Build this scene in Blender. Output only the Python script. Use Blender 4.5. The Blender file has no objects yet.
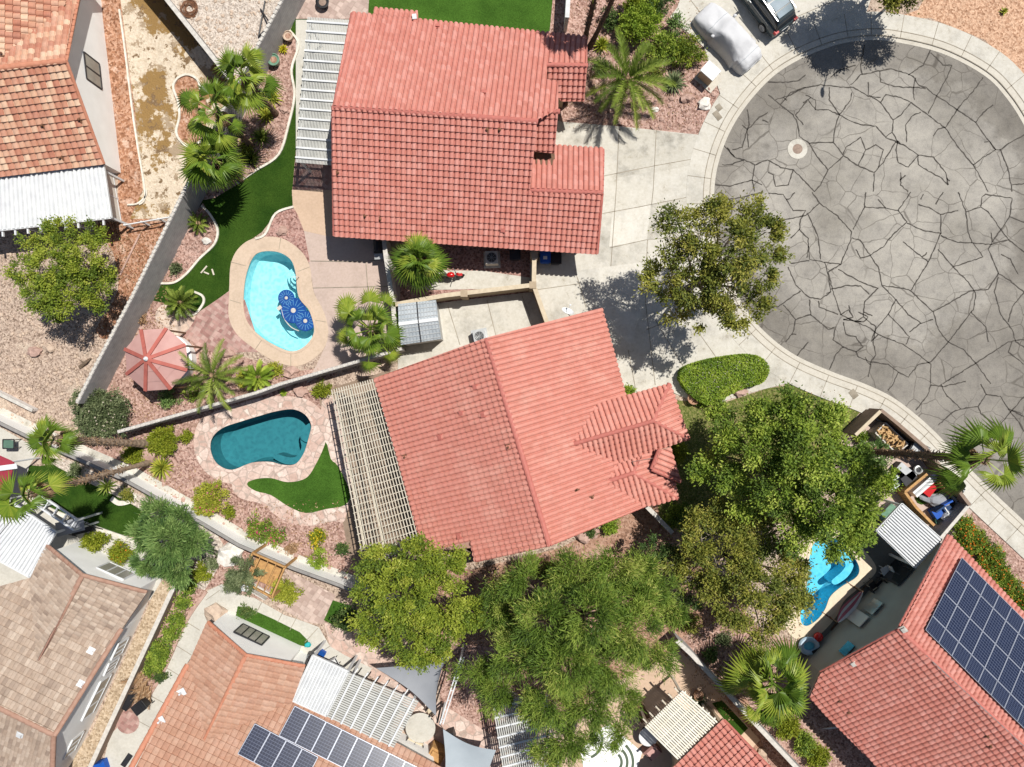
import bpy, bmesh, math, random
import numpy as np
from mathutils import Vector, Matrix, noise as mnoise
random.seed(7)
NR = np.random.RandomState(11)
H = 43.0; S = 16.0; CX, CY = 512.0, 383.5
sc = bpy.context.scene
COL = sc.collection
def P(px, py, z=0.0):
    k = (1 - z / H) / S
    return Vector(((px - CX) * k, (CY - py) * k, z))
def G2(px, py): return ((px - CX) / S, (CY - py) / S)
ROOT = {}
# ------------------------------------------------------------------ objects
def tag(o, label=None, cat=None, group=None, kind=None):
    if label: o['label'] = label
    if cat: o['category'] = cat
    if group: o['group'] = group
    if kind: o['kind'] = kind
    return o
def root(name, label, cat, loc, group=None, rot=0.0):
    o = bpy.data.objects.new(name, None); COL.objects.link(o)
    o.empty_display_size = .3
    o.location = Vector(loc); o.rotation_euler = (0, 0, rot)
    tag(o, label, cat, group)
    ROOT[o.name] = Matrix.Translation(Vector(loc)) @ Matrix.Rotation(rot, 4, 'Z')
    return o
def link(name, me, mat, parent=None, world=True):
    o = bpy.data.objects.new(name, me); COL.objects.link(o)
    if mat is not None:
        for m in (mat if isinstance(mat, (list, tuple)) else [mat]): me.materials.append(m)
    if parent is not None:
        M = ROOT[parent.name]
        if world: me.transform(M.inverted())
        o.parent = parent
        ROOT[o.name] = M
    else:
        ROOT[o.name] = Matrix.Identity(4)
    return o
def solo(o, label, cat, group=None):
    """a thing that is one mesh: move its origin to its base"""
    me = o.data
    n = len(me.vertices); a = np.empty(n * 3); me.vertices.foreach_get('co', a); a = a.reshape(-1, 3)
    c = Vector(((a[:, 0].min() + a[:, 0].max()) / 2, (a[:, 1].min() + a[:, 1].max()) / 2, a[:, 2].min()))
    me.transform(Matrix.Translation(-c)); o.location = c
    ROOT[o.name] = Matrix.Translation(c)
    return tag(o, label, cat, group)
class MB:
    def __init__(s): s.v = []; s.f = []; s.mi = []; s.m = 0
    def quad(s, *p):
        i = len(s.v); s.v += [tuple(q) for q in p]; s.f.append(tuple(range(i, i + len(p)))); s.mi.append(s.m)
    def add(s, V, F):
        i = len(s.v); s.v += [tuple(q) for q in V]
        for f in F: s.f.append(tuple(i + k for k in f)); s.mi.append(s.m)
    def box(s, c, d, rz=0.0, M=None):
        hx, hy, hz = d[0] / 2, d[1] / 2, d[2] / 2
        V = [Vector((x, y, z)) for x in (-hx, hx) for y in (-hy, hy) for z in (-hz, hz)]
        R = Matrix.Rotation(rz, 3, 'Z') if M is None else M
        V = [R @ v + Vector(c) for v in V]
        s.add(V, [(0, 1, 3, 2), (4, 6, 7, 5), (0, 4, 5, 1), (2, 3, 7, 6), (0, 2, 6, 4), (1, 5, 7, 3)])
    def beam(s, a, b, w, h, up=Vector((0, 0, 1))):
        a = Vector(a); b = Vector(b); d = b - a; L = d.length
        if L < 1e-6: return
        x = d / L; y = up.cross(x)
        if y.length < 1e-4: y = Vector((0, 1, 0)).cross(x)
        y.normalize(); z = x.cross(y)
        M = Matrix((x, y, z)).transposed()
        s.box((a + b) / 2, (L, w, h), M=M)
    def prism(s, pts, z0, z1):
        n = len(pts)
        ar = sum(pts[i][0] * pts[(i + 1) % n][1] - pts[(i + 1) % n][0] * pts[i][1] for i in range(n))
        if ar < 0: pts = pts[::-1]
        zt = z1 if isinstance(z1, (list, tuple)) else [z1] * n
        V = [(p[0], p[1], z0) for p in pts] + [(p[0], p[1], zt[i]) for i, p in enumerate(pts)]
        F = [tuple(range(n - 1, -1, -1)), tuple(range(n, 2 * n))]
        F += [(i, (i + 1) % n, n + (i + 1) % n, n + i) for i in range(n)]
        s.add(V, F)
    def tube(s, pts, r, n=8, cap=True):
        pts = [Vector(p) for p in pts]; m = len(pts)
        rs = r if isinstance(r, (list, tuple)) else [r] * m
        V = []; F = []
        px = None
        for i, p in enumerate(pts):
            t = (pts[min(i + 1, m - 1)] - pts[max(i - 1, 0)])
            t = t.normalized() if t.length > 1e-9 else Vector((0, 0, 1))
            if px is None:
                px = t.orthogonal().normalized()
            px = (px - t * px.dot(t)).normalized(); py = t.cross(px)
            for k in range(n):
                a = 2 * math.pi * k / n
                V.append(p + (px * math.cos(a) + py * math.sin(a)) * rs[i])
        for i in range(m - 1):
            for k in range(n):
                F.append((i * n + k, i * n + (k + 1) % n, (i + 1) * n + (k + 1) % n, (i + 1) * n + k))
        if cap:
            F.append(tuple(range(n - 1, -1, -1))); F.append(tuple(range((m - 1) * n, m * n)))
        s.add(V, F)
    def lathe(s, c, prof, n=20, sx=1, sy=1):
        c = Vector(c); V = []; F = []
        for r, z in prof:
            for k in range(n):
                a = 2 * math.pi * k / n
                V.append(c + Vector((r * sx * math.cos(a), r * sy * math.sin(a), z)))
        m = len(prof)
        for i in range(m - 1):
            for k in range(n):
                F.append((i * n + k, i * n + (k + 1) % n, (i + 1) * n + (k + 1) % n, (i + 1) * n + k))
        F.append(tuple(range(n - 1, -1, -1))); F.append(tuple(range((m - 1) * n, m * n)))
        s.add(V, F)
    def blob(s, c, r, sub=2, jit=.2, sq=.7, seed=0):
        bm = bmesh.new(); bmesh.ops.create_icosphere(bm, subdivisions=sub, radius=1)
        V = []
        for v in bm.verts:
            q = v.co.copy(); nz = mnoise.noise(q * 1.3 + Vector((seed * 3.1, seed * 1.7, 0)))
            q *= 1 + jit * 2 * nz; q = Vector((q.x * r[0], q.y * r[1], q.z * r[2] * 1))
            V.append(q + Vector(c))
        F = [[v.index for v in f.verts] for f in bm.faces]; bm.free(); s.add(V, F)
    def build(s, name, mat, parent=None, smooth=False, world=True):
        me = bpy.data.meshes.new(name); me.from_pydata(s.v, [], s.f); 
        if any(s.mi): me.polygons.foreach_set('material_index', s.mi)
        if smooth: me.polygons.foreach_set('use_smooth', [True] * len(me.polygons))
        me.update()
        return link(name, me, mat, parent, world)
def cr(pts, closed=True, n=6):
    out = []; m = len(pts)
    rng = range(m) if closed else range(m - 1)
    g = (lambda i: pts[i % m]) if closed else (lambda i: pts[min(max(i, 0), m - 1)])
    for i in rng:
        p0, p1, p2, p3 = g(i - 1), g(i), g(i + 1), g(i + 2)
        for k in range(n):
            t = k / n
            out.append(tuple(.5 * ((2 * p1[j]) + (-p0[j] + p2[j]) * t + (2 * p0[j] - 5 * p1[j] + 4 * p2[j] - p3[j]) * t * t + (-p0[j] + 3 * p1[j] - 3 * p2[j] + p3[j]) * t ** 3) for j in (0, 1)))
    if not closed: out.append(tuple(pts[-1][:2]))
    return out
def fill(loops, z):
    bm = bmesh.new()
    for L in loops:
        vs = [bm.verts.new((x, y, z)) for x, y in L]
        for i in range(len(vs)): bm.edges.new((vs[i], vs[(i + 1) % len(vs)]))
    bmesh.ops.triangle_fill(bm, use_beauty=True, use_dissolve=False, edges=bm.edges[:])
    bmesh.ops.recalc_face_normals(bm, faces=bm.faces[:])
    for f in bm.faces:
        if f.normal.z < 0: f.normal_flip()
    return bm
SHEETN = [0]
def sheet(name, px, layer, mat, holes=(), smooth=0, kind='structure', parent=None, z=None, thick=0):
    """flat sheet lying on the ground, its outline given on the plan"""
    L = [cr(px, True, smooth) if smooth else px] + [list(h) for h in holes]
    L = [[G2(*p) for p in l] for l in L]
    SHEETN[0] += 1
    zz = layer * .006 + (SHEETN[0] % 18) * .0003 if z is None else z
    bm = fill(L, zz)
    if thick:
        r = bmesh.ops.extrude_face_region(bm, geom=bm.faces[:])
        for g in r['geom']:
            if isinstance(g, bmesh.types.BMVert): g.co.z += thick
        bmesh.ops.recalc_face_normals(bm, faces=bm.faces[:])
    me = bpy.data.meshes.new(name); bm.to_mesh(me); bm.free()
    o = link(name, me, mat, parent)
    if parent is None and kind: o['kind'] = kind
    return o
def offset_line(pts, d):
    """offset an open polyline by d (same units) to its left"""
    out = []
    for i in range(len(pts)):
        a = pts[max(i - 1, 0)]; b = pts[min(i + 1, len(pts) - 1)]
        dx, dy = b[0] - a[0], b[1] - a[1]; L = math.hypot(dx, dy) or 1
        out.append((pts[i][0] - dy / L * d, pts[i][1] + dx / L * d))
    return out
def ribbon_box(mb, pts, w, z0, z1, closed=False):
    """rectangular section swept along world-xy polyline"""
    n = len(pts); V = []; F = []
    for i in range(n):
        if closed: a, b = pts[i - 1], pts[(i + 1) % n]
        else: a, b = pts[max(i - 1, 0)], pts[min(i + 1, n - 1)]
        dx, dy = b[0] - a[0], b[1] - a[1]; L = math.hypot(dx, dy) or 1
        nx, ny = -dy / L * w / 2, dx / L * w / 2
        x, y = pts[i][:2]
        V += [(x + nx, y + ny, z0), (x - nx, y - ny, z0), (x - nx, y - ny, z1), (x + nx, y + ny, z1)]
    for i in range(n if closed else n - 1):
        j = (i + 1) % n
        for k in range(4):
            F.append((i * 4 + k, j * 4 + k, j * 4 + (k + 1) % 4, i * 4 + (k + 1) % 4))
    if not closed: F += [(0, 3, 2, 1), tuple((n - 1) * 4 + k for k in (0, 1, 2, 3))][:]
    mb.add(V, F)
# ------------------------------------------------------------------ materials
MATS = {}
def newmat(name):
    m = bpy.data.materials.new(name); m.use_nodes = True; nt = m.node_tree
    b = nt.nodes['Principled BSDF']; return m, nt, b
def N(nt, t, **kw):
    n = nt.nodes.new(t)
    for k, v in kw.items():
        if k in n.inputs: n.inputs[k].default_value = v
        else: setattr(n, k, v)
    return n
def c4(c): return (c[0], c[1], c[2], 1)
def ramp(nt, stops, interp='LINEAR'):
    r = nt.nodes.new('ShaderNodeValToRGB'); e = r.color_ramp.elements; r.color_ramp.interpolation = interp
    while len(e) < len(stops): e.new(.5)
    for i, (p, c) in enumerate(stops): e[i].position = p; e[i].color = c4(c)
    return r
def coords(nt, kind='Object'):
    return nt.nodes.new('ShaderNodeTexCoord').outputs[kind]
def mixc(nt, fac, a, b, mode='MIX'):
    m = nt.nodes.new('ShaderNodeMix'); m.data_type = 'RGBA'; m.blend_type = mode
    for sock, v in ((m.inputs[0], fac), (m.inputs[6], a), (m.inputs[7], b)):
        if hasattr(v, 'links') or isinstance(v, bpy.types.NodeSocket): nt.links.new(v, sock)
        else: sock.default_value = c4(v) if isinstance(v, (tuple, list)) else v
    return m.outputs[2]
def math_(nt, op, a, b=None, clamp=False):
    m = nt.nodes.new('ShaderNodeMath'); m.operation = op; m.use_clamp = clamp
    for i, v in enumerate((a, b)):
        if v is None: continue
        if isinstance(v, bpy.types.NodeSocket): nt.links.new(v, m.inputs[i])
        else: m.inputs[i].default_value = v
    return m.outputs[0]
def noise_(nt, co, scale, detail=4, rough=.55):
    n = N(nt, 'ShaderNodeTexNoise', Scale=scale, Detail=detail, Roughness=rough); nt.links.new(co, n.inputs['Vector']); return n.outputs['Fac']
def bump_(nt, b, h, strength=.3, dist=.02):
    n = N(nt, 'ShaderNodeBump', Strength=strength, Distance=dist); nt.links.new(h, n.inputs['Height']); nt.links.new(n.outputs[0], b.inputs['Normal'])
def plain(name, c, c2=None, scale=3, rough=.7, metal=0, bump=0, spec=.3, detail=4):
    """two-tone weathered surface"""
    if name in MATS: return MATS[name]
    m, nt, b = newmat(name)
    b.inputs['Roughness'].default_value = rough; b.inputs['Metallic'].default_value = metal
    b.inputs['Specular IOR Level'].default_value = spec
    c2 = c2 or tuple(x * .8 for x in c)
    f = noise_(nt, coords(nt), scale, detail)
    r = ramp(nt, [(.32, c2), (.68, c)]); nt.links.new(f, r.inputs[0]); nt.links.new(r.outputs[0], b.inputs['Base Color'])
    if bump:
        f2 = noise_(nt, coords(nt), scale * 6, 3); bump_(nt, b, f2, bump, .03)
    MATS[name] = m; return m
def gravel(name, cols, cell=9, big=.25, tone=.25, patch=None, bump=.6, contrast=.5):
    """loose stone: every cell a stone of its own colour, over broad tonal drift"""
    m, nt, b = newmat(name); co = coords(nt)
    b.inputs['Roughness'].default_value = .95; b.inputs['Specular IOR Level'].default_value = .1
    v = N(nt, 'ShaderNodeTexVoronoi', Scale=cell); nt.links.new(co, v.inputs['Vector'])
    sep = nt.nodes.new('ShaderNodeSeparateColor'); nt.links.new(v.outputs['Color'], sep.inputs[0])
    n = len(cols); r = ramp(nt, [(i / max(n - 1, 1), c) for i, c in enumerate(cols)]); nt.links.new(sep.outputs[0], r.inputs[0])
    f = noise_(nt, co, big, 6, .65); g = noise_(nt, co, 2.2, 5, .7)
    s = math_(nt, 'ADD', math_(nt, 'MULTIPLY', f, tone * 2), math_(nt, 'MULTIPLY', g, contrast))
    s = math_(nt, 'ADD', s, 1 - tone - contrast / 2)
    mul = nt.nodes.new('ShaderNodeVectorMath'); mul.operation = 'SCALE'
    nt.links.new(r.outputs[0], mul.inputs[0]); nt.links.new(s, mul.inputs['Scale'])
    out = mul.outputs[0]
    if patch:
        for (pc, psc, lo, hi) in patch:
            pf = noise_(nt, co, psc, 7, .68)
            rr = ramp(nt, [(lo, (0, 0, 0)), (hi, (1, 1, 1))]); nt.links.new(pf, rr.inputs[0])
            out = mixc(nt, rr.outputs[0], out, pc)
    nt.links.new(out, b.inputs['Base Color'])
    bump_(nt, b, v.outputs['Distance'], bump, .05)
    MATS[name] = m; return m
def concrete(name, c, stain=.35, sc_=.5):
    m, nt, b = newmat(name); co = coords(nt)
    b.inputs['Roughness'].default_value = .9; b.inputs['Specular IOR Level'].default_value = .15
    f = noise_(nt, co, sc_, 8, .7); g = noise_(nt, co, 7, 4, .7)
    r = ramp(nt, [(.3, tuple(x * (1 - stain) for x in c)), (.5, c), (.75, tuple(min(.85, x * 1.07) for x in c))]); nt.links.new(f, r.inputs[0])
    g2 = ramp(nt, [(.25, (.86, .85, .82)), (.6, (1, 1, 1))]); nt.links.new(g, g2.inputs[0])
    col = mixc(nt, 1.0, r.outputs[0], g2.outputs[0], 'MULTIPLY')
    h = noise_(nt, co, 1.3, 9, .78); h2 = ramp(nt, [(.30, (.60, .56, .50)), (.42, (.93, .92, .9)), (.6, (1, 1, 1))]); nt.links.new(h, h2.inputs[0])
    col = mixc(nt, min(1.0, stain * 3), col, h2.outputs[0], 'MULTIPLY')
    nt.links.new(col, b.inputs['Base Color']); bump_(nt, b, g, .15, .01)
    MATS[name] = m; return m
def tile_mat(name, cols, weather=(.75, .6, .52), wamt=.35, spec=.25, warp=.35):
    """clay / concrete roof tile: one tone per tile (UV cell), dirt and bleaching on top"""
    m, nt, b = newmat(name)
    uv = coords(nt, 'UV'); co = coords(nt)
    fl = nt.nodes.new('ShaderNodeVectorMath'); fl.operation = 'FLOOR'; nt.links.new(uv, fl.inputs[0])
    wn = nt.nodes.new('ShaderNodeTexWhiteNoise'); wn.noise_dimensions = '2D'; nt.links.new(fl.outputs[0], wn.inputs['Vector'])
    r = ramp(nt, [(i / (len(cols) - 1), c) for i, c in enumerate(cols)]); nt.links.new(wn.outputs[0], r.inputs[0])
    f = noise_(nt, co, .55, 7, .7); rr = ramp(nt, [(.5, (0, 0, 0)), (.8, (wamt,) * 3)]); nt.links.new(f, rr.inputs[0])
    col = mixc(nt, rr.outputs[0], r.outputs[0], weather)
    g = noise_(nt, co, 5, 4, .75); g2 = ramp(nt, [(.3, (1 - warp,) * 3), (.6, (1, 1, 1))]); nt.links.new(g, g2.inputs[0])
    col = mixc(nt, 1.0, col, g2.outputs[0], 'MULTIPLY')
    q = noise_(nt, co, .9, 8, .8); q2 = ramp(nt, [(.3, (.87, .86, .85)), (.48, (1, 1, 1))]); nt.links.new(q, q2.inputs[0])
    col = mixc(nt, 1.0, col, q2.outputs[0], 'MULTIPLY')
    nt.links.new(col, b.inputs['Base Color'])
    b.inputs['Roughness'].default_value = .75; b.inputs['Specular IOR Level'].default_value = spec
    MATS[name] = m; return m
def leafmat(name, stops, transl=.25, rough=.6):
    m, nt, b = newmat(name)
    a = nt.nodes.new('ShaderNodeAttribute'); a.attribute_name = 'rnd'
    r = ramp(nt, stops); nt.links.new(a.outputs['Fac'], r.inputs[0])
    nt.links.new(r.outputs[0], b.inputs['Base Color'])
    b.inputs['Roughness'].default_value = rough; b.inputs['Specular IOR Level'].default_value = .25
    tr = nt.nodes.new('ShaderNodeBsdfTranslucent'); nt.links.new(r.outputs[0], tr.inputs[0])
    mx = nt.nodes.new('ShaderNodeMixShader'); mx.inputs[0].default_value = transl
    nt.links.new(b.outputs[0], mx.inputs[1]); nt.links.new(tr.outputs[0], mx.inputs[2])
    nt.links.new(mx.outputs[0], nt.nodes['Material Output'].inputs[0])
    MATS[name] = m; return m
def blockmat(name, c, c2):
    """grey concrete block: courses every 0.2 m, joints as darker lines, streaks"""
    m, nt, b = newmat(name); co = coords(nt)
    sep = nt.nodes.new('ShaderNodeSeparateXYZ'); nt.links.new(co, sep.inputs[0])
    fr = math_(nt, 'FRACT', math_(nt, 'MULTIPLY', sep.outputs[2], 5.0))
    j = math_(nt, 'LESS_THAN', fr, .12)
    f = noise_(nt, co, 2.5, 6, .7); r = ramp(nt, [(.3, c2), (.7, c)]); nt.links.new(f, r.inputs[0])
    col = mixc(nt, math_(nt, 'MULTIPLY', j, .5), r.outputs[0], tuple(x * .5 for x in c))
    nt.links.new(col, b.inputs['Base Color']); b.inputs['Roughness'].default_value = .95; b.inputs['Specular IOR Level'].default_value = .1
    MATS[name] = m; return m
# ------------------------------------------------------------------ roofs
class Plane:
    def __init__(s, a, b, c):
        """through three seen points (px, py, height)"""
        A, B, C_ = P(*a), P(*b), P(*c)
        n = (B - A).cross(C_ - A).normalized()
        if n.z < 0: n = -n
        s.n = n; s.o = A
        s.U = Vector((0, 0, 1)).cross(n).normalized(); s.V = s.U.cross(n).normalized()
        if s.V.z > 0: s.V = -s.V
    def hit(s, px, py):
        g = P(px, py, 0); C0 = Vector((0, 0, H)); d = g - C0
        t = (s.o - C0).dot(s.n) / d.dot(s.n); return C0 + d * t
    def z(s, x, y): return s.o.z - (s.n.x * (x - s.o.x) + s.n.y * (y - s.o.y)) / s.n.z
PROF = [(0, 0), (.12, .04), (.2, .6), (.38, .96), (.6, 1), (.8, .85), (.92, .5)]
from mathutils.geometry import tessellate_polygon
def tile_faces(pl, pts3, pitch=.3, course=.345, amp=.12, step=.085, lift=0.0, prof=PROF):
    """barrel tiles laid over a convex piece of the plane; returns verts, faces, uvs"""
    q = [((p - pl.o).dot(pl.U), (p - pl.o).dot(pl.V)) for p in pts3]
    ar = sum(q[i][0] * q[(i + 1) % len(q)][1] - q[(i + 1) % len(q)][0] * q[i][1] for i in range(len(q)))
    if ar < 0: q = q[::-1]
    u0, u1 = min(a for a, _ in q), max(a for a, _ in q); v0, v1 = min(b for _, b in q), max(b for _, b in q)
    us = []
    for i in range(int(math.floor(u0 / pitch)), int(math.ceil(u1 / pitch)) + 1):
        for t, h in prof: us.append(((i + t) * pitch, h * amp, i + t))
    bm = bmesh.new(); uvl = bm.loops.layers.uv.new('UVMap')
    j0, j1 = int(math.floor(v0 / course)), int(math.ceil(v1 / course))
    prev = None
    for j in range(j0, j1):
        jit = 0
        top = [bm.verts.new((u, j * course, h + lift)) for u, h, _ in us]
        bot = [bm.verts.new((u, (j + 1) * course, h + step + lift)) for u, h, _ in us]
        for k in range(len(us) - 1):
            f = bm.faces.new((top[k], top[k + 1], bot[k + 1], bot[k]))
            for l, (uu, vv) in zip(f.loops, ((us[k][2], j), (us[k + 1][2], j), (us[k + 1][2], j + .98), (us[k][2], j + .98))):
                l[uvl].uv = (min(uu, math.floor(us[k][2]) + .99), vv + .01)
            if prev:
                f = bm.faces.new((prev[k], prev[k + 1], top[k + 1], top[k]))
                for l in f.loops: l[uvl].uv = (us[k][2] + .01, j - .5)
        prev = bot
    for i in range(len(q)):
        a, b = q[i], q[(i + 1) % len(q)]
        e = Vector((b[0] - a[0], b[1] - a[1], 0))
        if e.length < 1e-5: continue
        nn = Vector((e.y, -e.x, 0)).normalized()
        bmesh.ops.bisect_plane(bm, geom=bm.verts[:] + bm.edges[:] + bm.faces[:], dist=1e-6, plane_co=(a[0], a[1], 0), plane_no=nn, clear_outer=True)
    bm.verts.index_update()
    V = [tuple(pl.o + pl.U * v.co.x + pl.V * v.co.y + pl.n * v.co.z) for v in bm.verts]
    F = []; UV = []
    for f in bm.faces:
        idx = [v.index for v in f.verts]
        F.append(idx); UV.append([tuple(l[uvl].uv) for l in f.loops])
    bm.free(); return V, F, UV
class Roof:
    def __init__(s): s.V = []; s.F = []; s.UV = []; s.slab = MB()
    def slope(s, pl, polys, outline=None, thick=.14, **kw):
        """polys: convex pixel polygons; outline: whole outline for the board below"""
        todo = []
        for poly in polys:
            sg = [((poly[(k + 1) % len(poly)][0] - poly[k][0]) * (poly[(k + 2) % len(poly)][1] - poly[(k + 1) % len(poly)][1]) - (poly[(k + 1) % len(poly)][1] - poly[k][1]) * (poly[(k + 2) % len(poly)][0] - poly[(k + 1) % len(poly)][0])) for k in range(len(poly))]
            if min(sg) < -40 and max(sg) > 40:
                todo += [[poly[k] for k in t] for t in tessellate_polygon([[Vector((x, y, 0)) for x, y in poly]])]
            else: todo.append(poly)
        for poly in todo:
            pts = [pl.hit(x, y) for x, y in poly]
            V, F, UV = tile_faces(pl, pts, **kw)
            # keep tiles facing up
            i = len(s.V); s.V += V
            for f, u in zip(F, UV):
                a, b, c = (Vector(V[f[k]]) for k in (0, 1, 2))
                nn = Vector((0, 0, 0))
                for k in range(len(f)):
                    p, q = Vector(V[f[k]]), Vector(V[f[(k + 1) % len(f)]]); nn += p.cross(q)
                if nn.dot(pl.n) < -1e-9: f = f[::-1]; u = u[::-1]
                s.F.append([i + k for k in f]); s.UV.append(u)
        for o in ([outline] if outline else polys):
            pts = [pl.hit(x, y) - pl.n * .012 for x, y in o]
            n = len(pts); low = [p - Vector((0, 0, thick)) for p in pts]
            A = sum(pts[k].x * pts[(k + 1) % n].y - pts[(k + 1) % n].x * pts[k].y for k in range(n))
            if A < 0: pts = pts[::-1]; low = low[::-1]
            s.slab.add(pts + low, [tuple(range(n)), tuple(range(2 * n - 1, n - 1, -1))] + [(k, n + k, n + (k + 1) % n, (k + 1) % n) for k in range(n)])
    def build(s, mat, edge_mat, parent, name='roof'):
        me = bpy.data.meshes.new(name); me.from_pydata(s.V, [], s.F)
        uv = me.uv_layers.new(name='UVMap')
        uv.data.foreach_set('uv', [c for f in s.UV for p in f for c in p])
        o = link(name, me, mat, parent)
        s.slab.build('eave_board', edge_mat, o)
        return o
def ridge_cap(pts, mat, parent, r=.15, seg=.4, name='ridge_cap', lift=.05):
    """overlapping cap tiles along a ridge; pts are 3-D"""
    mb = MB()
    for a, b in zip(pts[:-1], pts[1:]):
        d = b - a; n = max(1, int(d.length / seg))
        t = d.normalized(); up = Vector((0, 0, 1)); sd = t.cross(up).normalized(); up = sd.cross(t)
        for i in range(n):
            p0 = a + d * (i / n) + Vector((0, 0, lift)); p1 = a + d * ((i + 1.08) / n) + Vector((0, 0, lift + .035))
            V = []
            for p, rr in ((p0, r * .9), (p1, r)):
                for k in range(7):
                    an = math.pi * k / 6
                    V.append(p + sd * math.cos(an) * rr + up * (math.sin(an) * rr * .8 - .03))
            mb.add(V, [(k, k + 1, 7 + k + 1, 7 + k) for k in range(6)] + [tuple(range(7, 14)), tuple(range(6, -1, -1))])
    return mb.build(name, mat, parent)
def roof_vent(pl, px, py, mat, parent, kind=0, base=None):
    p = pl.hit(px, py)
    mb = MB()
    if kind == 0:
        mb.lathe(p + Vector((0, 0, -.1)), [(.04, 0), (.04, .3), (.07, .31), (.07, .36), (.02, .4)], 10)
        mb.box(p + Vector((0, 0, .1)) , (.3, .3, .02), M=Matrix((pl.U, pl.V, pl.n)).transposed())
    else:
        mb.box(p + Vector((0, 0, .16)), (.26, .22, .12), M=Matrix((pl.U, pl.V, pl.n)).transposed())
        mb.box(p + Vector((0, 0, .1)), (.4, .36, .02), M=Matrix((pl.U, pl.V, pl.n)).transposed())
    mb.build('roof_vent', mat, parent)
def walls(parent, outline_px_ground, planes, mat, drop=.16, name='wall'):
    """outline given on the ground plan; the top follows the lowest roof plane above each corner"""
    pts = [G2(*p) for p in outline_px_ground]
    # densify so gable tops rise to the ridge
    dn = []
    for i, a in enumerate(pts):
        b = pts[(i + 1) % len(pts)]; L = math.hypot(b[0] - a[0], b[1] - a[1]); n = max(1, int(L / .5))
        for k in range(n): dn.append((a[0] + (b[0] - a[0]) * k / n, a[1] + (b[1] - a[1]) * k / n))
    zs = [min(pl.z(x, y) for pl in planes) - drop if isinstance(planes, (list, tuple)) else planes for x, y in dn]
    n = len(dn); V = [(x, y, 0) for x, y in dn] + [(x, y, z) for (x, y), z in zip(dn, zs)]
    A = sum(dn[k][0] * dn[(k + 1) % n][1] - dn[(k + 1) % n][0] * dn[k][1] for k in range(n))
    F = [(k, (k + 1) % n, n + (k + 1) % n, n + k) for k in range(n)]
    if A < 0: F = [f[::-1] for f in F]
    mb = MB(); mb.add(V, F); return mb.build(name, mat, parent)
# ------------------------------------------------------------------ foliage
def unit(a): return a / (np.linalg.norm(a, axis=1, keepdims=True) + 1e-9)
def leaf_mesh(name, C, rnd, L, W, mat, parent=None, dirs=None, dj=1.0, up=.5, world=True, split=False):
    """N rhombic leaves; dirs = preferred axis"""
    n = len(C); R = NR.normal(size=(n, 3))
    a = unit(R if dirs is None else unit(dirs) + R * dj * .5)
    nr = NR.normal(size=(n, 3)); nr[:, 2] += up * 2
    b = unit(np.cross(nr, a))
    LL = (L * NR.uniform(.6, 1.35, n))[:, None]; WW = (W * NR.uniform(.6, 1.3, n))[:, None]
    V = np.stack([C - a * LL / 2, C + b * WW / 2, C + a * LL / 2, C - b * WW / 2], 1).reshape(-1, 3)
    me = bpy.data.meshes.new(name)
    me.vertices.add(4 * n); me.vertices.foreach_set('co', V.ravel())
    me.loops.add(4 * n); me.loops.foreach_set('vertex_index', np.arange(4 * n, dtype=np.int32))
    me.polygons.add(n); me.polygons.foreach_set('loop_start', np.arange(0, 4 * n, 4, dtype=np.int32))
    me.polygons.foreach_set('loop_total', np.full(n, 4, dtype=np.int32))
    me.update(calc_edges=True)
    at = me.attributes.new('rnd', 'FLOAT', 'POINT'); at.data.foreach_set('value', np.repeat(np.clip(rnd, 0, 1), 4).astype(np.float32))
    return link(name, me, mat, parent, world)
def clump_points(blobs, per_m2, clump=.45, leaves=60, flat=.75, shell=.55, seed=0):
    """blobs: (x,y,z,rx,ry,rz) -> leaf centres grouped in clumps near each blob's upper surface"""
    C = []; Rn = []; D = []; tips = []
    for bi, (x, y, z, rx, ry, rz) in enumerate(blobs):
        n = max(4, int(per_m2 * math.pi * rx * ry))
        d = unit(NR.normal(size=(n, 3))); d[:, 2] = np.where(d[:, 2] < -.25, -d[:, 2], d[:, 2])
        rr = NR.uniform(shell, 1.0, n) ** .7
        rr *= NR.uniform(.8, 1.12, n)
        cc = np.array([x, y, z]) + d * rr[:, None] * np.array([rx, ry, rz])
        tone = NR.uniform(0, 1, n)
        for k in range(n):
            m = int(leaves * NR.uniform(.6, 1.3)); s = clump * NR.uniform(.6, 1.3)
            off = NR.normal(size=(m, 3)) * s * .5; off[:, 2] *= flat
            C.append(cc[k] + off); Rn.append(.62 * tone[k] + .38 * NR.uniform(0, 1, m)); D.append(np.repeat(d[k][None], m, 0) + unit(off) * .8)
        tips += [tuple(c) for c in cc[NR.permutation(n)[:max(2, n // 5)]]]
    return np.concatenate(C), np.concatenate(Rn), np.concatenate(D), tips
def limb(mb, a, b, r0, r1, wob=.12, n=6, sag=0.0):
    a, b = Vector(a), Vector(b); L = (b - a).length; pts = []; rs = []
    o1 = Vector((random.uniform(-1, 1), random.uniform(-1, 1), random.uniform(-.5, .5))) * wob * L
    for i in range(n + 1):
        t = i / n
        p = a.lerp(b, t) + o1 * math.sin(math.pi * t) + Vector((0, 0, 1)) * (math.sin(math.pi * t) * .12 * L - sag * t * t)
        pts.append(p); rs.append(r0 + (r1 - r0) * t)
    mb.tube(pts, rs, 6); return pts
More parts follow.
